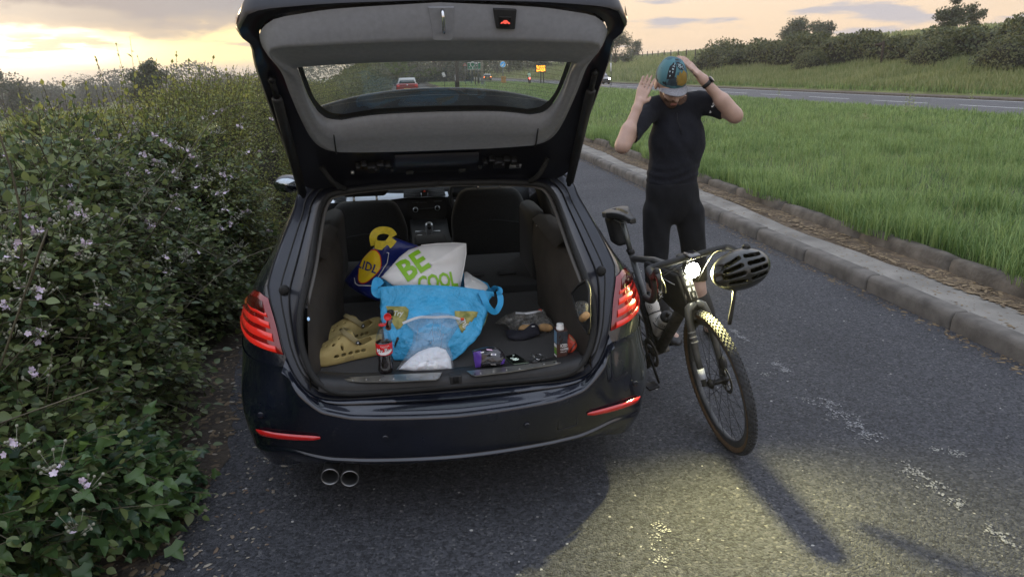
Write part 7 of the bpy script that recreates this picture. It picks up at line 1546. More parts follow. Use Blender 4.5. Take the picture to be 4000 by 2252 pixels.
# white drinking bottles in their cages
def bidon(name, label, p0, ax_):
    ax_ = Vector(ax_).normalized(); u = ax_.orthogonal(); w = Vector((0, 1, 0)) ; x = w.cross(ax_).normalized(); M3 = Matrix((x, w, ax_)).transposed(); Mw = BM @ (Matrix.Translation(Vector(p0)) @ M3.to_4x4()); root = thing(name, label, 'bottle', mtx=Mw, group='white drinking bottles on the bicycle')
    b = B(); b.lathe([(.001, 0), (.034, .0), (.0365, .005), (.0365, .095), (.033, .105), (.033, .115), (.0365, .125), (.0365, .165), (.030, .178)], (0, 0, 0), 24); bo = obj('bottle_body', b, mat('bidon_white', (.55, .52, .47), .5, noise=(18, .15)), root, local=True)
    b = B(); b.lathe([(.031, .176), (.033, .180), (.033, .196), (.02, .204), (.010, .206), (.010, .222), (.012, .224), (.001, .228)], (0, 0, 0), 20); obj('bottle_top', b, M_PLA, root, local=True)
    def cp(u, v): a = u / .0367 + 0.0; return (.0369 * math.cos(a), .0369 * math.sin(a), v)
    m_ = mat('bidon_print', (.03, .03, .04), .5)
    ring = [cp(-.030 + .013 * math.cos(a), .145 + .013 * math.sin(a)) for a in np.linspace(0, 6.283, 20)[:-1]]; b = B(); b.tube(ring, .0012, 4, closed=True); obj('ring_emblem', b, m_, bo, local=True); V2, F2 = text_mesh('R', .017, .01); obj('emblem_letter', ([cp(x - .030, y + .145) for x, y in V2], F2), m_, bo, local=True)
    V2, F2 = text_mesh('fiq', .024, .01); obj('lettering', ([cp(-y - .045 + .03, x + .07) for x, y in V2], F2), m_, bo, local=True)
    b = B()
    for s_ in (1, -1): b.tube([(-.041, .012 * s_, .0), (-.041, .03 * s_, .06), (0, .041 * s_, .10), (.034, .02 * s_, .115), (.038, 0, .112)], .003, 5)
    return root
def cage(p0, ax_):
    ax_ = Vector(ax_).normalized(); w = Vector((0, 1, 0)); x = w.cross(ax_).normalized(); b = B(); T = lambda p: Vector(p0) + x * p[0] + w * p[1] + ax_ * p[2]
    for s_ in (1, -1): b.tube([T(q) for q in catmull([(-.045, .010 * s_, .02), (-.041, .030 * s_, .06), (0, .040 * s_, .10), (.034, .02 * s_, .112), (.039, 0, .112)], 14)], .003, 5)
    b.tube([T((-.045, 0, 0)), T((-.045, 0, .12))], .006, 5); bp('bottle_cage', b, M_PLA)
d1 = Vector((.30, 0, .315)).normalized(); p1 = Vector((-.575, 0, .385)) + Vector((-.01, 0, .01)); bidon('bidon', 'white ring-marked drinking bottle on the down tube, beside the tail lamp', p1, d1); cage(p1, d1)
d2 = Vector((-.175, 0, .525)).normalized(); p2 = Vector((-.605, 0, .36)) + Vector((.052, 0, .017)) * 0 + Vector((.035, -.0, .03)); 
p2 = Vector((-.625, -.0, .385)) + Vector((.055, 0, .018)); bidon('bidon', 'second white drinking bottle, on the seat tube, mostly hidden by the tail lamp', p2, d2); cage(p2, d2)
# ------------------------------------------------------------------ helmet hanging from the far lever
hc = np.array(BM @ Vector(rb((.055, .215, .83)))); pc_ = at(2893, 1052, y=float(hc[1]) - .04); hel = thing('cycle_helmet', 'black vented cycling helmet hanging by its strap from the right-hand brake lever', 'helmet', pc_)
HR = Matrix.Rotation(R(-14), 3, 'Y') @ Matrix.Rotation(R(-16), 3, 'X')
hr = np.array(HR); HRn_ = hr
def helm(X, Y, Zz):
    d = [hr[0][i] * X + hr[1][i] * Y + hr[2][i] * Zz for i in range(3)]; x, y, z = d
    o_ = elld(x, y, z, (0, 0, 0), (.130, .098, .088)); i_ = elld(x, y, z, (0, .03, .0), (.108, .095, .072)); sh = np.maximum(o_, -i_); sh = np.maximum(sh, y - .035)
    for (cx2, cz2, L2, w2, tilt) in ((-.050, .048, .050, .0075, .28), (.04, .052, .056, .0075, -.12), (-.058, .020, .056, .0085, .16), (.046, .022, .062, .0085, -.06), (-.058, -.010, .056, .0085, .04), (.048, -.010, .064, .0085, 0.0), (-.05, -.040, .05, .0075, -.12), (.044, -.040, .058, .0075, .06), (-.104, .034, .012, .012, .3), (-.108, -.006, .012, .013, 0)):
        xx = (x - cx2) * math.cos(tilt) + (z - cz2) * math.sin(tilt); zz2 = -(x - cx2) * math.sin(tilt) + (z - cz2) * math.cos(tilt); cut = np.sqrt(np.maximum(np.abs(xx) - L2 * .6, 0) ** 2 + zz2 ** 2) - w2; sh = np.maximum(sh, -np.maximum(cut, y + .02))
    return sh
V, F = sdf_mesh(helm, (-.16, -.13, -.13), (.16, .08, .13), .0034); V = V + pc_; obj('shell', mesh('shell', V, F), mat('helmet_black', (.016, .017, .016), .33, coat=.35, noise=(9, .3)), hel)
b = B(); b.ell(pc_ + HRn_ @ np.array([0, .022, 0]), (.104, .066, .068), 16, 10, HR); obj('lining', b, mat('helmet_filler', (.004, .004, .004), 1.0, spec=.0), hel)  # black filler added inside the shell so the vents stay dark
b = B(); e0 = pc_ + [-.02, -.0, -.085]; b.tube([e0, e0 + [-.005, -.005, -.06], e0 + [-.012, -.005, -.13], e0 + [-.014, -.004, -.165]], [.010, .009, .011, .009], 6, flat=.35); obj('hanging_strap', b, M_PLA, hel)
lvp_ = np.array(BM @ Vector(rb((.05, .21, .93))))
for dx in (-.03, .04): b = B(); b.tube([pc_ + [dx * 1.6, .0, .07], (pc_ + lvp_) / 2 + [dx * .8, 0, .03], lvp_ + [dx * .2, -.01, .02]], .006, 6, flat=.35); obj('chin_strap', b, M_PLA, hel)
# ------------------------------------------------------------------ the cyclist
PY = 1.86
pt = lambda px, py, dy=0.0: at(px, py, y=PY + dy)
J = dict(hip=pt(2632, 830), pelv=pt(2630, 775), waist=pt(2625, 690, .0), chest=pt(2645, 545, .0), neck=pt(2638, 405, .02), head=pt(2622, 322, -.06),
         shL=pt(2545, 425), shR=pt(2765, 405), elL=pt(2432, 570, -.26), wrL=pt(2488, 425, -.20), haL=pt(2512, 345, -.16), elR=pt(2872, 452, -.12), wrR=pt(2748, 312, -.10), haR=pt(2716, 258, -.08),
         hpL=pt(2566, 830), hpR=pt(2694, 830), knL=pt(2560, 1120, -.03), knR=pt(2722, 1120, -.02))
J['anL'] = at(2597, 1345, y=PY + .02); J['anR'] = at(2772, 1380, y=PY - .02)
for k_ in ('anL', 'anR'): J[k_][2] = .085
man = thing('person', 'cyclist in black kit and patterned cap, hands raised to his head, behind the bicycle', 'person', (J['anL'][0] * .5 + J['anR'][0] * .5, PY, 0))
hd_ = J['head']; HRot = Matrix.Rotation(R(-4), 3, 'Y') @ Matrix.Rotation(R(30), 3, 'X')        # bowed head
HRn = np.array(HRot)
HS = 1.10
def hp(x, y, z): return hd_ + HRn @ np.array([x, y, z]) * HS          # head space: -y is the way the face looks
fwdL = unit(J['haL'] - J['wrL'])
def finger_chain(root_, d, side, nrm, spec):
    """cones for a hand: palm and five jointed fingers"""
    out = []; d = unit(d); side = unit(side - d * (side @ d)); nrm = unit(np.cross(d, side)) if nrm is None else nrm
    pal = root_ + d * .045
    for k in range(4): a = root_ + side * (-.018 + .012 * k) * .8 + d * .005; c = root_ + side * (-.030 + .020 * k) + d * .085; out.append((a, c, .0135, .0105))
    for k, (L1, sp, cu) in enumerate(spec):
        base = root_ + side * (-.030 + .020 * k) + d * .086; dirn = unit(d + side * sp + nrm * cu * .3); m_ = base + dirn * L1 * .5; d2 = unit(dirn + nrm * cu * .6); t_ = m_ + d2 * L1 * .3; d3 = unit(d2 + nrm * cu * .7); e = t_ + d3 * L1 * .22
        out += [(base, m_, .0094, .0084), (m_, t_, .0084, .0076), (t_, e, .0076, .0062)]
    return out, side, nrm
def thumb(root_, d, side, nrm, sg, L_=.062):
    b0 = root_ + side * sg * .022 + d * .022; b1 = b0 + unit(d * .6 + side * sg * .7 + nrm * .25) * L_ * .52; b2 = b1 + unit(d * .9 + side * sg * .25 + nrm * .3) * L_ * .48; return [(root_ + d * .01, b0, .016, .0135), (b0, b1, .0135, .0105), (b1, b2, .0105, .0078)]
# image-left hand: seen from its back, fingers pointing up and inwards; thumb towards the head
dL = unit(J['haL'] - J['wrL'] + np.array([.015, 0, .02])); sL = unit(np.array([.75, -.3, -.55])); hL, sL, nL = finger_chain(J['wrL'] + dL * .03, dL, sL, None, [(.078, .0, -.10), (.092, .02, -.08), (.097, .05, -.06), (.088, .10, -.02)])
hL += thumb(J['wrL'] + dL * .03, dL, sL, nL, 1)
dR = unit(J['haR'] - J['wrR'] + np.array([-.03, 0, .0])); sR = unit(np.array([-.3, -.75, -.55])); hR, sR, nR = finger_chain(J['wrR'] + dR * .03, dR, sR, None, [(.076, .0, -.22), (.092, .0, -.24), (.096, .0, -.26), (.084, .0, -.26)])
hR += thumb(J['wrR'] + dR * .03, dR, sR, nR, 1)
LIMB = [(J['neck'] + [0, .03, -.06], hd_ + [0, .03, -.03], .058, .056), (J['shL'], J['elL'], .050, .040), (J['elL'], J['wrL'], .043, .026), (J['wrL'], J['wrL'] + dL * .05, .025, .024), (J['shR'], J['elR'], .050, .041), (J['elR'], J['wrR'], .045, .027), (J['wrR'], J['wrR'] + dR * .05, .026, .024),
        (J['elL'] + (J['wrL'] - J['elL']) * .08, J['elL'] + (J['wrL'] - J['elL']) * .42, .040, .045), (J['elR'] + (J['wrR'] - J['elR']) * .08, J['elR'] + (J['wrR'] - J['elR']) * .42, .043, .048),
        (J['hpL'], J['knL'], .092, .058), (J['hpR'], J['knR'], .092, .058), (J['knL'], J['anL'], .052, .036), (J['knR'], J['anR'], .052, .036),
        (J['knL'] + [0, .02, -.06], J['knL'] * .55 + J['anL'] * .45 + [0, .02, 0], .048, .052), (J['knR'] + [0, .02, -.06], J['knR'] * .55 + J['anR'] * .45 + [0, .02, 0], .048, .052),
        (J['anL'] + [0, .02, -.04], J['anL'] + [.02, -.13, -.055], .042, .034), (J['anR'] + [0, .02, -.04], J['anR'] + [.03, -.13, -.055], .042, .034)]
def torso(X, Y, Zz, g=0.0):
    def E(c, r): return elld(X, Y, Zz, c, [q + g for q in r])
    d = E(J['chest'] + [0, .0, -.02], (.180, .115, .215)); d = smin(d, E(J['waist'], (.162, .110, .17)), .06); d = smin(d, E(J['pelv'] + [0, .01, -.03], (.165, .118, .13)), .06)
    d = smin(d, cone(X, Y, Zz, J['shL'] + [.01, 0, .0], J['shR'] + [-.01, 0, .0], .060 + g, .060 + g), .05); d = smin(d, cone(X, Y, Zz, J['shL'] + [.06, .01, .03], J['neck'] + [0, .02, .0], .045 + g, .05 + g), .04); return smin(d, cone(X, Y, Zz, J['shR'] + [-.06, .01, .03], J['neck'] + [0, .02, 0], .045 + g, .05 + g), .04)
def headf(X, Y, Zz):
    q = [HRn[0][i] * (X - hd_[0]) + HRn[1][i] * (Y - hd_[1]) + HRn[2][i] * (Zz - hd_[2]) for i in range(3)]; x, y, z = [v / HS for v in q]
    Ee = lambda c, r: elld(x, y, z, c, r)
    d = Ee((0, .012, .03), (.076, .096, .098)); d = smin(d, Ee((0, -.022, -.055), (.056, .066, .072)), .03); d = smin(d, Ee((0, -.062, -.098), (.024, .024, .020)), .025)            # chin
    d = smin(d, cone(x, y, z, (0, -.086, -.005), (0, -.112, -.042), .009, .0135), .010); d = smin(d, Ee((0, -.094, -.045), (.019, .014, .010)), .008)                               # nose
    d = smin(d, cone(x, y, z, (-.040, -.064, .0), (.040, -.064, .0), .013, .013), .02)                                                                                       # brow
    for s_ in (-1, 1): d = smin(d, Ee((s_ * .079, .018, -.012), (.010, .022, .033)), .008); d = np.maximum(d, -Ee((s_ * .031, -.100, -.012), (.016, .012, .010))) ; d = smin(d, Ee((s_ * .031, -.086, -.012), (.0125, .0125, .0115)), .004); d = smin(d, Ee((s_ * .040, -.068, -.045), (.022, .02, .018)), .02)
    d = smin(d, Ee((0, -.087, -.074), (.023, .010, .0065)), .006); d = smin(d, Ee((0, -.085, -.086), (.020, .010, .007)), .006); d = np.maximum(d, -Ee((0, -.101, -.080), (.021, .010, .0016)))
    return d
HANDS = hL + hR
def body(X, Y, Zz):
    d = np.full(X.shape, 9.0, np.float32)
    def put(fn, lo, hi, k):
        i = [slice(max(0, np.searchsorted(ax_, l) - 1), np.searchsorted(ax_, h) + 1) for ax_, l, h in zip((X[:, 0, 0], Y[0, :, 0], Zz[0, 0, :]), lo, hi)]; sl = tuple(i); v = fn(X[sl], Y[sl], Zz[sl]); d[sl] = smin(d[sl], v, k)
    put(lambda x, y, z: torso(x, y, z, -.010), (-9,) * 3, (9,) * 3, .02)
    for a, c, ra, rb_ in LIMB: a = np.asarray(a); c = np.asarray(c); m_ = max(ra, rb_) + .05; put(lambda x, y, z: cone(x, y, z, a, c, ra, rb_), np.minimum(a, c) - m_, np.maximum(a, c) + m_, .022)
    put(headf, hd_ - .2, hd_ + .2, .02)
    for a, c, ra, rb_ in HANDS: m_ = ra + .02; put(lambda x, y, z: cone(x, y, z, a, c, ra, rb_), np.minimum(a, c) - m_, np.maximum(a, c) + m_, .005)
    return d
allp = np.array([v for v in J.values()] + [h[1] for h in HANDS]); lo = allp.min(0) - [.09, .16, .08]; hi = allp.max(0) + [.09, .15, .17]; lo[2] = -.01
V, F = sdf_mesh(body, lo, hi, .0072)
M_SKIN = mat('skin', (.43, .285, .225), .55, noise=(18, .10), sss=.12)
bo = obj('body', mesh('body', V, F), M_SKIN, man); bo.data.materials.append(mat('beard', (.10, .055, .035), .9, noise=(120, .4))); bo.data.materials.append(mat('lips', (.33, .14, .12), .5)); bo.data.materials.append(mat('eye_dark', (.03, .02, .018), .3))
q = (V - hd_) @ HRn / HS; fc = q[F].mean(1); near = np.linalg.norm(fc, axis=1) < .17
beard = near & (fc[:, 1] < -.0) & (fc[:, 2] < -.060 + .030 * np.clip((np.abs(fc[:, 0]) - .035) / .03, 0, 1)) & (fc[:, 2] > -.135); must = near & (np.abs(fc[:, 0]) < .03) & (fc[:, 1] < -.07) & (fc[:, 2] < -.060) & (fc[:, 2] > -.070); lips = near & (np.abs(fc[:, 0]) < .019) & (fc[:, 1] < -.083) & (fc[:, 2] < -.072) & (fc[:, 2] > -.090); eye = near & (np.abs(np.abs(fc[:, 0]) - .031) < .008) & (fc[:, 1] < -.088) & (np.abs(fc[:, 2] + .013) < .003)
mi = np.zeros(len(F), np.int32); mi[beard | must] = 1; mi[lips] = 2; mi[eye] = 3; bo.data.polygons.foreach_set('material_index', mi)
# jersey and shorts follow the body a little outside it
M_JER = mat('jersey', (.0095, .0105, .0155), .9, spec=.25, noise=(9, .25), bump=(16, .55, .02), sheen=.04); M_SHO = mat('bib_shorts', (.0085, .009, .0115), .9, spec=.25, noise=(9, .25), bump=(14, .4, .015), sheen=.04)
sleeveL = J['shL'] + (J['elL'] - J['shL']) * .80; sleeveR = J['shR'] + (J['elR'] - J['shR']) * .62
def jersey(X, Y, Zz):
    d = torso(X, Y, Zz, .004); d = smin(d, cone(X, Y, Zz, J['shL'], sleeveL, .062, .054), .035); d = smin(d, cone(X, Y, Zz, J['shR'], sleeveR, .064, .058), .035)
    fold = .0035 * np.sin(Zz * 120 + 3 * np.sin(X * 14)) * np.clip(1 - np.abs(Zz - J['waist'][2]) / .12, 0, 1) + .002 * np.sin(X * 60 + Zz * 45) * np.clip(1 - np.abs(Zz - J['chest'][2]) / .25, 0, 1); d = d + fold
    for a, e in ((J['shL'], sleeveL), (J['shR'], sleeveR)): ax_ = unit(e - a); pl_ = (X - e[0]) * ax_[0] + (Y - e[1]) * ax_[1] + (Zz - e[2]) * ax_[2]; near_ = np.sqrt((X - e[0]) ** 2 + (Y - e[1]) ** 2 + (Zz - e[2]) ** 2) - .10; d = np.maximum(d, np.minimum(9, np.where(near_ < 0, pl_, -9)))
    d = np.maximum(d, J['waist'][2] - .19 - Zz + .01 * np.sin(X * 20)); nk = elld(X, Y, Zz, J['neck'] + [0, -.02, .05], (.062, .075, .085)); return np.maximum(d, -nk)
V, F = sdf_mesh(jersey, J['waist'] - [.32, .45, .22], [J['shR'][0] + .16, PY + .22, J['neck'][2] + .12], .0085); jo = obj('jersey', mesh('jersey', V, F), M_JER, man)
def shorts(X, Y, Zz):
    d = elld(X, Y, Zz, J['pelv'] + [0, .01, -.02], (.172, .128, .15)); d = smin(d, elld(X, Y, Zz, J['waist'] + [0, 0, -.06], (.166, .116, .13)), .06)
    for k_ in 'LR': d = smin(d, cone(X, Y, Zz, J['hp' + k_], J['kn' + k_] + [0, 0, .02], .094, .070), .03)
    d = d + .0016 * np.sin(Zz * 34 + X * 50 + 2 * np.sin(X * 18)); return np.maximum(np.maximum(d, Zz - J['waist'][2] + .03), J['knL'][2] + .03 - Zz)
V, F = sdf_mesh(shorts, J['knL'] * [1, 1, 1] - [.22, .30, .10], [J['hpR'][0] + .22, PY + .22, J['waist'][2] + .05], .010); obj('shorts', mesh('shorts', V, F), M_SHO, man)
for k_ in 'LR':
    a = J['an' + k_]; b = B(); b.tube([a + (J['kn' + k_] - a) * t for t in (.0, .15, .32, .60, .80)], [.042, .044, .054, .058, .060], 16); obj('sock', b, mat('sock_dark', (.022, .022, .025), .9, noise=(40, .2)), man)
    def shoe(X, Y, Zz, a=a, s_=(.02 if k_ == 'L' else .03)):
        t = np.clip(-(Y - a[1] - .05) / .24, 0, 1); cx2 = a[0] + s_ * t; w = np.interp(t, [0, .3, .7, .92, 1], [.036, .038, .047, .038, .015]); h = np.interp(t, [0, .3, .5, .8, 1], [.105, .10, .078, .055, .03]); return np.maximum(np.sqrt(np.maximum(np.abs(X - cx2) - w + .02, 0) ** 2 + np.maximum(Zz - h + .02, 0) ** 2) - .02, np.maximum(.002 - Zz, np.abs(Y - a[1] + .07) - .128))
    V, F = sdf_mesh(shoe, a - [.10, .24, .10], a + [.12, .12, .08], .008); obj('shoe', mesh('shoe', V, F), mat('shoe_dark', (.03, .03, .033), .5, noise=(20, .3)), man)
# lettering on the sleeve
c0_ = J['shR'] + (sleeveR - J['shR']) * .45; ax_ = unit(sleeveR - J['shR']); nn_ = unit(CAM_P - c0_); nn_ = unit(nn_ - ax_ * (nn_ @ ax_)); up_ = np.cross(nn_, ax_) * -1
V2, F2 = text_mesh('RA', .075, .02, 0); 
def slv(u, v): a = v / .062; return c0_ + ax_ * (-u * .9 + .0) + (nn_ * math.cos(a) + up_ * math.sin(a)) * .0655
obj('sleeve_lettering', ([slv(-y * .6 + .01, x * .9 + .02) for x, y in V2], F2), mat('print_white', (.7, .7, .7), .6), jo)
# zip, necklace
b = B(); b.tube([J['neck'] + [-.025 - .0, -.10, -.05], J['neck'] + [-.028, -.118, -.085], J['chest'] + [-.02, -.120, .04]], .0018, 4); obj('jersey_zip', b, MATS['black_plastic'], jo)
# cap: printed panels, grey peak
def capf(X, Y, Zz):
    q = [HRn[0][i] * (X - hd_[0]) + HRn[1][i] * (Y - hd_[1]) + HRn[2][i] * (Zz - hd_[2]) for i in range(3)]; x, y, z = [v / HS for v in q]
    return np.maximum(elld(x, y, z, (0, .012, .028), (.083, .103, .108)) + .0015 * np.sin(x * 90), .012 + .10 * (y + .02) * 0 - z + np.where(y > 0, -.15 * y * 0 - .004, 0))
V, F = sdf_mesh(capf, hd_ - .18, hd_ + .18, .0062)
cap_m = bpy.data.materials.new('cap_print'); cap_m.use_nodes = True; t = cap_m.node_tree; pb = t.nodes['Principled BSDF']; pb.inputs['Roughness'].default_value = .8
co = t.nodes.new('ShaderNodeTexCoord'); n_ = t.nodes.new('ShaderNodeTexNoise'); n_.inputs['Scale'].default_value = 9; n_.inputs['Detail'].default_value = 2; mpv = t.nodes.new('ShaderNodeVectorMath'); mpv.operation = 'ADD'; mpv.inputs[1].default_value = (.3, .1, 0); t.links.new(co.outputs['Object'], mpv.inputs[0]); t.links.new(mpv.outputs[0], n_.inputs['Vector'])
rm = t.nodes.new('ShaderNodeValToRGB'); rm.color_ramp.interpolation = 'CONSTANT'; e = rm.color_ramp.elements; e[0].position = 0; e[0].color = (.035, .095, .12, 1); e[1].position = .44; e[1].color = (.06, .16, .185, 1); x = e.new(.56); x.color = (.05, .13, .16, 1); x = e.new(.64); x.color = (.03, .07, .09, 1)
t.links.new(n_.outputs[0], rm.inputs[0]); v_ = t.nodes.new('ShaderNodeTexVoronoi'); v_.inputs['Scale'].default_value = 46; t.links.new(co.outputs['Object'], v_.inputs['Vector']); mx_ = t.nodes.new('ShaderNodeMix'); mx_.data_type = 'RGBA'; mr = t.nodes.new('ShaderNodeMapRange'); mr.inputs[1].default_value = .62; mr.inputs[2].default_value = .66; n2_ = t.nodes.new('ShaderNodeTexNoise'); n2_.inputs['Scale'].default_value = 14; t.links.new(co.outputs['Object'], n2_.inputs['Vector']); t.links.new(n2_.outputs[0], mr.inputs[0]); t.links.new(mr.outputs[0], mx_.inputs[0]); t.links.new(rm.outputs[0], mx_.inputs[6]); mx_.inputs[7].default_value = (.012, .016, .02, 1); t.links.new(mx_.outputs[2], pb.inputs['Base Color'])
capo = obj('cycling_cap', mesh('cycling_cap', V, F), cap_m, man)
rows = []
for f_ in np.linspace(0, 1, 7):
    row = []
    for a in np.linspace(-1, 1, 15): th = a * R(62);  row.append(hp(.083 * math.sin(th) * (1 + .10 * f_), .012 - .100 * math.cos(th) * 1.0 - .052 * f_ * math.cos(a * 1.5), .016 - .020 * f_ - .022 * (a * a) * 1.0 * (1 - 0.2 * f_)))
    rows.append(row)
obj('cap_peak', B().grid(rows), mat('peak_grey', (.22, .22, .24), .9, noise=(160, .25)), capo, solid=.003)
for k, pts in enumerate((((-.02, -.05, .10), (-.03, -.085, .06), (-.04, -.09, .03)), ((.015, -.05, .11), (.03, -.08, .085), (.035, -.09, .05)))):
    pass
# feather-like pale marks on the dark fans of the cap
M_MARK = mat('cap_mark', (.40, .52, .55), .8)
M_FAN = mat('cap_dark_fan', (.012, .014, .018), .8); M_OCH = mat('cap_ochre', (.24, .155, .03), .85, noise=(40, .15))
def cs(u, v, o_=.0018): # spherical place on the cap: u across, v up from the peak
    a, e_ = u, v; d_ = np.array([math.sin(a) * math.cos(e_), -math.cos(a) * math.cos(e_), math.sin(e_)]); p = np.array([.083 * d_[0], .012 + .103 * d_[1], .028 + .108 * d_[2]]); n_ = unit(d_ / np.array([.083, .103, .108])); return hp(*(p + n_ * o_))
for nm, pts, m_ in (('cap_panel', [(-.05, .10), (.35, -.02), (.80, .0), (.85, .5), (.55, .75), (.25, .62), (.18, .78), (0, .55), (-.12, .6), (-.15, .3)], M_OCH), ('cap_fan', [(-.05, 1.28), (.45, 1.25), (.85, .98), (.70, .74), (.40, .80), (.15, .84), (-.05, 1.05)], M_FAN), ('cap_fan', [(-.78, .30), (-.30, .42), (-.22, .72), (-.12, 1.10), (-.55, 1.26), (-.85, .95)], M_FAN)):
    V2, F2 = subdiv2d(pts, [tuple(range(len(pts)))], .12); obj(nm, ([cs(u, v) for u, v in V2], F2), m_, capo)
V2, F2 = subdiv2d([(-.72, .03), (-.06, .06), (.0, .34), (-.22, .50), (-.60, .36)], [(0, 1, 2, 3, 4)], .12); obj('cap_panel', ([cs(u, v) for u, v in V2], F2), mat('cap_slate', (.030, .048, .062), .85, noise=(30, .3)), capo)
for u, v in ((.15, 1.12), (.25, 1.05), (.5, 1.05), (.6, .92), (.55, .82), (-.6, .5), (-.68, .7), (.33, .98), (.42, .93), (.12, 1.0), (.24, .92), (.36, 1.08), (-.45, .7), (-.42, .85), (-.5, 1.0), (-.35, 1.0), (-.52, .85), (-.35, 1.12)):
    pts = [(u + .035 * math.cos(a) * (1 + .5 * math.sin(a)), v + .05 * math.sin(a)) for a in np.linspace(0, 6.28, 9)[:-1]]; obj('cap_mark', ([cs(p, q_, .003) for p, q_ in pts], [tuple(range(8))]), M_MARK, capo)
# watch on the image-right wrist
wc = J['wrR'] + (J['elR'] - J['wrR']) * .10; wa = unit(J['elR'] - J['wrR']); u_ = unit(np.cross(wa, [0, 1, 0])); w_ = np.cross(wa, u_); b = B(); rows = [[wc + wa * t_ + (u_ * math.cos(a) + w_ * math.sin(a)) * (.034 if abs(t_) < .011 else .031) for a in np.linspace(0, 6.2832, 24)[:-1]] for t_ in (-.012, -.010, .010, .012)]; wt = obj('wristwatch', b.grid(rows, close_u=True), MATS['black_plastic'], man)
wdir = unit(np.array([.5, -.4, .75])); wdir = unit(wdir - wa * (wdir @ wa)); zc2 = np.cross(wa, wdir); M3 = Matrix((Vector(wa), Vector(zc2), Vector(wdir))).transposed(); b = B(); b.lathe([(.021, -.002), (.022, .008), (.019, .011), (.001, .011)], wc + wdir * .032, 20, M3); obj('watch_face', b, mat('watch_black', (.01, .01, .011), .2, coat=.5), wt)
# ------------------------------------------------------------------ traffic, signs and posts beyond
M_POST = mat('post_grey', (.16, .16, .16), .6, noise=(10, .2)); M_WOOD = mat('post_wood', (.055, .042, .032), .9, noise=(12, .4)); M_SIGNW = mat('sign_white', (.70, .70, .70), .5)
def small_car(label, loc, heading, paint, roofm, lit, w=1.76, L=4.1, h=1.50, plate=(.6, .48, .05), name='parked_car', hl=False, bright=1.0):
    Mz = Matrix.Translation(Vector(loc)) @ Matrix.Rotation(heading, 4, 'Z'); root = thing(name, label, 'car', mtx=Mz)
    def o_(n, b, m, p=None, **k): return obj(n, b, m, p or root, local=True, **k)
    hw = w / 2
    def ring(y, z0, z1, zt, wl, wt): return [(-wl, y, z0), (-wl * 1.0, y, (z0 + z1) / 2), (-wl * .97, y, z1), (-wt, y, zt), (wt, y, zt), (wl * .97, y, z1), (wl, y, (z0 + z1) / 2), (wl, y, z0)]
    st = [(0, .28, .95, .98, hw * .90, hw * .82), (.06, .25, .98, 1.02, hw * .97, hw * .84), (.12, .25, 1.0, 1.06, hw, hw * .84), (.9, .22, .98, 1.02, hw, hw * .86), (L * .65, .22, .96, 1.0, hw, hw * .88), (L * .74, .22, .93, .96, hw, hw * .9), (L * .93, .25, .78, .84, hw * .95, hw * .8), (L, .30, .62, .66, hw * .8, hw * .7)]
    b = B(); b.grid([ring(*q) for q in st], flip=True); b.F.append(tuple(range(8))[::-1][::-1]); b.F.append(tuple(len(b.V) - 8 + k for k in range(8))[::-1]); body = o_('body', b, paint, auto=35)
    # greenhouse
    gr = [(.14, 1.02, h * .93, hw * .85, hw * .66), (.30, 1.02, h * .985, hw * .86, hw * .70), (1.1, 1.02, h, hw * .88, hw * .73), (2.0, 1.01, h * .985, hw * .88, hw * .73), (2.85, .98, h * .70, hw * .88, hw * .85)]
    b = B(); b.grid([[(-a, y, z0), (-c, y + (.10 if y < .2 else 0), zt), (c, y + (.10 if y < .2 else 0), zt), (a, y, z0)] for y, z0, zt, a, c in gr]); b.F.append((0, 1, 2, 3)); o_('roof', b, roofm, auto=30)
    b = B(); b.add([(-hw * .74, .125, 1.05), (hw * .74, .125, 1.05), (hw * .60, .205, h * .88), (-hw * .60, .205, h * .88)], [(0, 1, 2, 3)]); o_('rear_window', b, mat('far_glass', (.015, .02, .024), .08, coat=1.0), solid=.01)
    for s_ in (-1, 1):
        b = B(); b.add([(s_ * hw * .875, .45, 1.04), (s_ * hw * .885, 2.4, 1.02), (s_ * hw * .77, 1.95, h * .93), (s_ * hw * .755, .55, h * .92)], [(0, 1, 2, 3)]); o_('side_window', b, MATS['far_glass'], solid=.01)
        if name == 'parked_car' or lit:
            b = B(); b.box((s_ * hw * .80, .015, .86), (hw * .26, .08, .16)); o_('tail_lamp', b, mat('far_tail_lit', (.7, .05, .02), .3, emit=((1, .22, .06), 5.0)) if lit else mat('far_tail', (.35, .01, .01), .25, coat=1.0, emit=((1, .02, .02), .1)), bevel=.02)
        for y in (.75, L - .85):
            b = B(); b.lathe([(.18, -.10), (.29, -.10), (.31, -.07), (.31, .07), (.29, .10), (.18, .10)], (s_ * (hw - .10), y, .31), 20, Matrix.Rotation(R(90), 3, 'Y')); o_('wheel', b, MATS['car_tyre'])
        b = B(); b.ell((s_ * (hw + .08), L * .60, 1.0), (.09, .06, .07), 8, 6); o_('door_mirror', b, MATS['black_plastic'])
        if hl: b = B(); b.ell((s_ * hw * .72, L - .05, .70), (.12, .05, .08), 10, 8); o_('headlight', b, mat('headlight_lit', (1, .95, .8), .3, emit=((1, .85, .55), 90)))
    b = B(); b.box((0, -.02, .62), (.52, .03, .11)); o_('number_plate', b, mat('plate_yellow', plate, .5), bevel=.004)
    b = B(); b.box((0, -.02, .38), (w * .86, .10, .20)); o_('bumper', b, MATS['black_plastic'] if not hl else paint, bevel=.03)
    b = B(); b.ell((0, -.008, .92), (.07, .02, .05), 10, 6); o_('badge', b, MATS['chrome'])
    return root
M_RED = mat('car_red', (.26, .012, .018), .25, coat=1.0); M_CWHITE = mat('car_white', (.62, .62, .64), .3, coat=.8); M_CDARK = mat('car_dark', (.02, .02, .022), .3, coat=1.0)
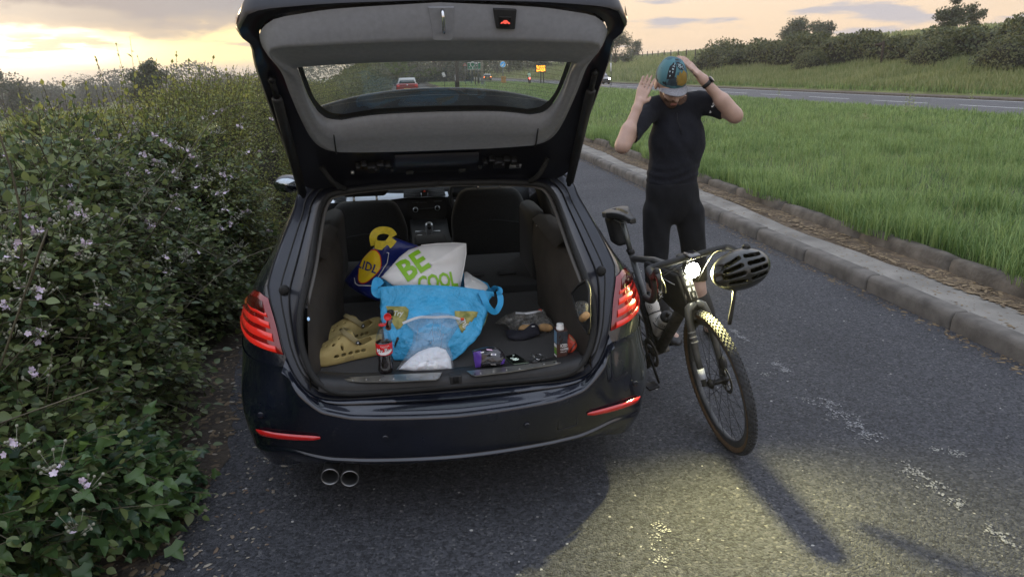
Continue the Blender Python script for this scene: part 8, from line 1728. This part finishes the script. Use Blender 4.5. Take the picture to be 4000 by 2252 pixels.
c = at(1593, 374, y=56); small_car('red hatchback with pale roof parked ahead in the lay-by, seen through the tailgate glass', (c[0], 56, 0), 0, M_RED, M_CWHITE, False)
c = at(1904, 309, y=150); small_car('dark car driving away with its rear lamps lit on the main road', (c[0] + 0.0, 150, 0), R(-3), M_CDARK, M_CWHITE, True, name='driving_car')
c = at(2328, 322, y=88); small_car('dark car coming towards us with one headlight blazing past the tailgate edge', (at(2345, 305, y=88)[0] + .55, 88 + 4, 0), R(180), M_CDARK, M_CDARK, False, name='oncoming_car', hl=True)
def gz(x, y): return float(terrain(x, y))
def post(b, x, y, h, r_, z0=None): z0 = gz(x, y) - .1 if z0 is None else z0; b.cyl((x, y, z0), (x, y, h), r_, n=10); return b
def at_y(px, py, y): return at(px, py, y=y)
# bus stop
c0_ = at_y(2388, 310, 82); c1_ = at_y(2387, 190, 82); bs = thing('bus_stop_sign', 'bus stop flag, blue and white, on a thin pole beside the thorn tree', 'sign', (c0_[0], 82, gz(c0_[0], 82)))
b = B(); b.cyl((c0_[0], 82, gz(c0_[0], 82) - .2), c1_, .045, n=8); obj('pole', b, M_POST, bs)
q = [at_y(*p, 82) for p in ((2371, 192), (2386, 192), (2386, 209), (2371, 209))]; b = B(); b.add(q + [p + [0, .04, 0] for p in q], [(3, 2, 1, 0), (4, 5, 6, 7), (0, 1, 5, 4), (1, 2, 6, 5), (2, 3, 7, 6), (3, 0, 4, 7)]); obj('flag', b, mat('flag_blue', (.05, .28, .42), .5), bs, smooth=False)
q = [at_y(*p, 81.97) for p in ((2373, 203), (2384, 203), (2384, 206), (2373, 206))]; b = B(); b.add(q, [(0, 1, 2, 3)]); obj('flag_strip', b, M_SIGNW, bs)
q = [at_y(*p, 81.9) for p in ((2384, 246), (2388, 246), (2388, 280), (2384, 280))]; b = B(); b.add(q, [(0, 1, 2, 3)]); obj('timetable_case', b, M_SIGNW, bs, solid=.03)
# wooden fingerpost in the bank
y = 50.0; c1_ = at_y(3452, 165, y); cb_ = at_y(3445, 250, y); fp = thing('fingerpost', 'dark wooden footpath fingerpost standing in the long grass of the bank', 'sign', (c1_[0], y, gz(c1_[0], y)))
b = B(); b.box(((c1_[0]), y, (c1_[2] + gz(c1_[0], y)) / 2), (.14, .14, c1_[2] - gz(c1_[0], y) + .2)); obj('post', b, M_WOOD, fp, bevel=.01)
q0, q1 = at_y(3415, 176, y), at_y(3446, 172, y); b = B(); b.add([q1 + [0, -.02, .10], q1 + [0, -.02, -.10], q0 + [.08, -.02, -.10], q0 + [0, -.02, 0], q0 + [.08, -.02, .10]], [(0, 1, 2, 3, 4)]); obj('finger_board', b, M_WOOD, fp, solid=.04)
# fence posts along the bank skyline
for k in range(16):
    y = 88 + 7 * k; x = 44.0 + 1.2 * k; o = thing('fence_post', 'thin wooden fence post on the skyline of the grass bank', 'fence post', (x, y, gz(x, y)), 'fence posts on the grass bank'); b = B(); b.box((x, y, gz(x, y) + .75), (.16, .16, 1.9)); obj('post', b, M_WOOD, o)
# signs and poles at the end of the lay-by
def sign_posts(xs, y, ztop, r_, root, m=M_POST, nm='post'):
    for x in xs: b = B(); post(b, x, y, ztop, r_); obj(nm, b, m, root)
y = 103.0; q = [at_y(*p, y) for p in ((1826, 246), (1881, 244), (1881, 271), (1826, 271))]; ds = thing('direction_sign', 'green direction sign with a white roundabout diagram on two posts', 'sign', (q[0][0], y, gz(q[0][0], y)))
def slab(name, q, m, root, th=.05, **k): b = B(); n = len(q); b.add(list(q) + [p + [0, th, 0] for p in q], [tuple(range(n - 1, -1, -1)), tuple(range(n, 2 * n))] + [(k_, (k_ + 1) % n, n + (k_ + 1) % n, n + k_) for k_ in range(n)]); return obj(name, b, m, root, smooth=False, **k)
sl_ = slab('sign_board', q, mat('sign_green', (.012, .16, .09), .5), ds); sign_posts((at_y(1840, 270, y)[0], at_y(1870, 270, y)[0]), y + .1, q[0][2], .08, ds)
b = B(); cc2 = at_y(1846, 252, y - .03); rr2 = [cc2 + [.32 * math.cos(a), 0, .32 * math.sin(a)] for a in np.linspace(0, 6.283, 20)[:-1]]; b.tube(rr2, .06, 4, closed=True); b.tube([cc2 + [0, 0, -.32], cc2 + [0, 0, -.8]], .06, 4); b.tube([cc2 + [.3, 0, .1], cc2 + [.9, 0, .2]], .05, 4); obj('roundabout_symbol', b, M_SIGNW, sl_)
b = B(); b.tube([q[0] + [0, -.02, 0], q[1] + [0, -.02, 0], q[2] + [0, -.02, 0], q[3] + [0, -.02, 0]], .04, 4, closed=True); obj('white_border', b, M_SIGNW, sl_)
for px, py, wd in ((1858, 250, 9), (1860, 257, 7), (1832, 262, 5)):
    b = B(); a = at_y(px, py, y - .03); b.box(a + [wd * .018, 0, 0], (wd * .037, .01, .10)); obj('place_name', b, M_SIGNW, sl_)
y = 98.0; q = [at_y(*p, y) for p in ((1854, 248), (1869, 247), (1869, 270), (1854, 270))]; q = [p + [1.6, 0, 0] for p in q]
y = 96.0; q = [at_y(*p, y) for p in ((1816, 246), (1824, 258), (1809, 258))]; ws = thing('warning_sign', 'small triangular warning sign with red border left of the green sign', 'sign', (q[0][0], y, gz(q[0][0], y))); s1 = slab('sign_plate', q, mat('sign_red', (.5, .04, .03), .5), ws); c_ = centroid(q); slab('sign_face', [c_ + (p - c_) * .62 + [0, -.02, 0] for p in q], M_SIGNW, s1, .01); sign_posts((q[0][0],), y + .08, q[0][2], .05, ws)
b = B(); b.box(c_ + [0, -.035, -.03], (.07, .01, .22)); b.box(c_ + [0, -.035, .06], (.18, .01, .06)); obj('junction_symbol', b, M_PLA, s1)
for px, ptop, y, r_, nm, lab, m in ((1857, 226, 92, .07, 'sign_pole', 'left pole of the pair of plain grey poles by the green sign', M_POST), (1867, 228, 93, .07, 'sign_pole', 'right pole of the pair of plain grey poles by the green sign', M_POST)):
    x = at_y(px, 310, y)[0]; t_ = thing(nm, lab, 'pole', (x, y, gz(x, y)), 'plain grey poles by the green sign'); b = B(); post(b, x, y, at_y(px, ptop, y)[2], r_); obj('post', b, m, t_)
y = 94.0; x = at_y(1884, 305, y)[0]; lp_ = thing('lamp_post', 'pale concrete lamp post beside the dark car on the main road', 'lamp post', (x, y, gz(x, y))); b = B(); b.cyl((x, y, gz(x, y) - .1), (x, y, 8.0), .20, .13, 12); obj('column', b, mat('pale_post', (.34, .32, .28), .8), lp_); b = B(); b.tube([(x, y, 7.9), (x + .4, y, 8.4), (x + 1.5, y, 8.6)], .06, 6); ar = obj('lamp_arm', b, M_POST, lp_); b = B(); b.box((x + 1.8, y, 8.6), (.7, .25, .14)); obj('lantern', b, M_POST, ar, bevel=.04)
# telegraph pole with wires, near
y = 58.0; x = at_y(1788, 350, y)[0]; tp = thing('telegraph_pole', 'dark wooden pole at the end of the lay-by with a white reflector beside it', 'pole', (x, y, gz(x, y))); b = B(); b.cyl((x, y, -.1), (x, y, 8.2), .16, .12, 10); obj('pole', b, M_WOOD, tp)
y = 60.0; x = at_y(1780, 330, y)[0]; mp_ = thing('marker_post', 'short black marker post with white reflector left of the wooden pole', 'bollard', (x, y, gz(x, y))); b = B(); b.box((x, y, .65), (.14, .10, 1.5)); obj('post', b, M_PLA, mp_, bevel=.02); b = B(); z1 = at_y(1780, 293, y)[2]; z0 = at_y(1780, 316, y)[2]; b.box((x, y - .06, (z0 + z1) / 2), (.09, .02, z1 - z0)); obj('reflector', b, M_SIGNW, mp_)
y = 45.0; q = [at_y(*p, y) for p in ((1725, 286), (1735, 282), (1742, 299), (1731, 302))]; tg = thing('white_tag', 'small tilted white tag on a stick, seen through the tailgate glass', 'sign', (q[0][0], y, gz(q[0][0], y))); slab('tag_board', q, M_SIGNW, tg, .02); b = B(); post(b, float(centroid(q)[0]) + .03, y + .04, float(centroid(q)[2]), .018); obj('stick', b, M_WOOD, tg)  # tilted white tag shape, set on an added stick
# keep-left sign on its bollard island, yellow-backed cones of the verge, matrix sign, cyclist
y = 108.0; c_ = at_y(1964, 252, y); kl = thing('keep_left_sign', 'round blue keep-left sign with white arrow on the traffic island', 'sign', (c_[0], y, gz(c_[0], y)))
b = B(); b.lathe([(.44, 0), (.44, .05)], c_ + [0, -.02, 0], 28, Matrix.Rotation(R(90), 3, 'X')); pl_ = obj('sign_plate', b, mat('sign_blue', (.02, .20, .55), .4, emit=((.1, .5, 1.0), .25)), kl)
b = B(); b.lathe([(.45, .0), (.45, .052), (.39, .052), (.39, 0)], c_ + [0, -.022, 0], 28, Matrix.Rotation(R(90), 3, 'X')); b.F = b.F[:-2]; obj('white_ring', b, M_SIGNW, pl_)
b = B(); ar_ = [(-.22, -.26), (.10, -.24), (.02, -.16), (.24, .14), (.10, .24), (-.10, -.07), (-.20, .03)]; b.add([c_ + [u, -.085, v] for u, v in ar_], [(6, 5, 2, 1, 0), (5, 4, 3, 2)]); obj('arrow', b, mat('arrow_white', (.85, .85, .85), .4), pl_, smooth=False); sign_posts((c_[0],), y + .05, c_[2] - .3, .07, kl)
for k, (px, yy) in enumerate(((1962, 106), (1972, 104))):
    cq_ = at_y(px, 302, yy); t_ = thing('traffic_cone', ['dull amber bollard under the keep-left sign, the farther of two', 'dull amber bollard under the keep-left sign, the nearer of two'][k], 'bollard', (cq_[0], yy, gz(cq_[0], yy)), 'amber bollards on the island'); b = B(); b.lathe([(.28, 0), (.26, .06), (.16, .5), (.20, .8), (.14, 1.0), (.02, 1.02)], (cq_[0], yy, gz(cq_[0], yy)), 12); obj('cone', b, mat('cone_amber', (.32, .15, .02), .6), t_)
y = 100.0; q = [at_y(*p, y) for p in ((2094, 256), (2131, 254), (2131, 281), (2095, 281))]; ms = thing('matrix_sign', 'amber lit dot-matrix road sign on two posts in the grass', 'sign', (q[0][0], y, gz(q[0][0], y))); ms['category'] = 'road sign'
s1 = slab('sign_case', [q[0] + [-.08, 0, .08], q[1] + [.08, 0, .08], q[2] + [.08, 0, -.08], q[3] + [-.08, 0, -.08]], M_PLA, ms, .2); sign_posts((at_y(2113, 290, y)[0], at_y(2124, 290, y)[0]), y + .1, q[2][2], .07, ms, M_PLA)
M_LED = mat('amber_led', (.6, .3, .05), .5, emit=((1, .34, .02), 4.0))
txt = (('ROAD', .86), ('WORKS', .62), ('17 JUNE', .38), ('8PM-6AM', .13))
for tx, f_ in txt:
    V2, F2 = text_mesh(tx, .27, .0); wd = max(v[0] for v in V2) - min(v[0] for v in V2); k_ = (q[1][0] - q[0][0]) * .90 / wd; xm = (q[0][0] + q[1][0]) / 2; zb_ = q[3][2] + (q[0][2] - q[3][2]) * f_; obj('lit_lettering', ([(xm + x * k_, y - .03, zb_ + yy * .9) for x, yy in V2], F2), M_LED, s1, smooth=False)
# cyclist far off
y = 96.0; c_ = at_y(2068, 308, y); fc_ = thing('person', 'distant cyclist in a pale green top riding away near the amber sign', 'person', (c_[0], y, 0.0)); X0 = c_[0]
def fcy(X, Y, Zz): d = elld(X, Y, Zz, (X0, y + .25, 1.62), (.10, .12, .13)); t_ = cone(X, Y, Zz, (X0, y, 1.0), (X0, y + .2, 1.40), .17, .19); d = smin(d, t_, .05); d = smin(d, cone(X, Y, Zz, (X0 - .10, y, .95), (X0 - .11, y + .15, .55), .10, .07), .04); d = smin(d, cone(X, Y, Zz, (X0 + .10, y, .95), (X0 + .11, y - .05, .50), .10, .07), .04); d = smin(d, cone(X, Y, Zz, (X0 - .11, y + .15, .55), (X0 - .11, y + .05, .22), .06, .045), .03); d = smin(d, cone(X, Y, Zz, (X0 + .11, y - .05, .50), (X0 + .11, y + .05, .12), .06, .045), .03); d = smin(d, cone(X, Y, Zz, (X0 - .18, y + .2, 1.38), (X0 - .22, y + .55, 1.08), .06, .04), .04); return smin(d, cone(X, Y, Zz, (X0 + .18, y + .2, 1.38), (X0 + .22, y + .55, 1.08), .06, .04), .04)
V, F = sdf_mesh(fcy, (X0 - .4, y - .4, 0), (X0 + .4, y + .8, 1.85), .035); bo2 = obj('body', mesh('body', V, F), mat('far_clothes', (.03, .03, .035), .8), fc_)
def fja(X, Y, Zz): return smin(cone(X, Y, Zz, (X0, y, 1.03), (X0, y + .2, 1.40), .185, .20), cone(X, Y, Zz, (X0 - .18, y + .2, 1.38), (X0 + .18, y + .2, 1.38), .09, .09), .05)
V, F = sdf_mesh(fja, (X0 - .35, y - .3, .75), (X0 + .35, y + .5, 1.65), .035); obj('jacket', mesh('jacket', V, F), mat('hi_vis', (.36, .50, .36), .7), fc_)
fb_ = thing('bicycle', 'distant bicycle under the cyclist near the amber sign, red rear lamp glowing', 'bicycle', (X0, y, 0)); b = B()
for yy in (-.5, .55): w_ = [(X0, y + yy + .34 * math.cos(a), .35 + .34 * math.sin(a)) for a in np.linspace(0, 6.283, 24)[:-1]]; bb = B(); bb.tube(w_, .025, 5, closed=True); obj('wheel', bb, MATS['tyre_black'], fb_)
b.tube([(X0, y - .5, .35), (X0, y - .05, .30), (X0, y + .40, .80), (X0, y - .15, .85), (X0, y - .05, .30)], .022, 5); b.tube([(X0, y + .55, .35), (X0, y + .40, .95)], .02, 5); b.tube([(X0 - .22, y + .5, 1.02), (X0 + .22, y + .5, 1.02)], .015, 5); obj('frame', b, M_CDARK, fb_)
b = B(); b.ell((X0, y - .28, .88), (.09, .03, .09), 10, 6); obj('rear_lamp', b, mat('rear_lamp_red', (1, .05, .05), .4, emit=((1, .06, .05), 9)), fb_)
# wires across the sky beyond the lay-by
wr = thing('overhead_wires', 'thin overhead wires sagging across the bright sky, seen through the glass', 'wires', (-10, 70, 7)); 
for z0, z1 in ((4.6, 8.1), (4.2, 7.8)):
    b = B(); x1 = at_y(1788, 350, 58)[0]; b.tube([(-8 + (x1 + 8) * t, 62 - 4 * t, 3.6 + (z1 - 3.6) * t - 1.1 * math.sin(math.pi * t)) for t in np.linspace(0, 1, 20)], .018, 4); obj('wire', b, M_PLA, wr)
# ------------------------------------------------------------------ the evening air
hm = bpy.data.materials.new('haze'); hm.use_nodes = True; t = hm.node_tree; t.nodes.clear(); out = t.nodes.new('ShaderNodeOutputMaterial'); pv = t.nodes.new('ShaderNodeVolumePrincipled')
pv.inputs['Color'].default_value = (1.0, 0.95, 0.90, 1); pv.inputs['Density'].default_value = 0.00055; pv.inputs['Anisotropy'].default_value = 0.0; t.links.new(pv.outputs[0], out.inputs['Volume'])
b = B(); b.box((0, 1225, 9.0), (1840, 2640, 40)); hz_ = obj('haze', b, hm, smooth=False, kind='stuff')
S.cycles.volume_bounces = 0
bpy.context.view_layer.update()
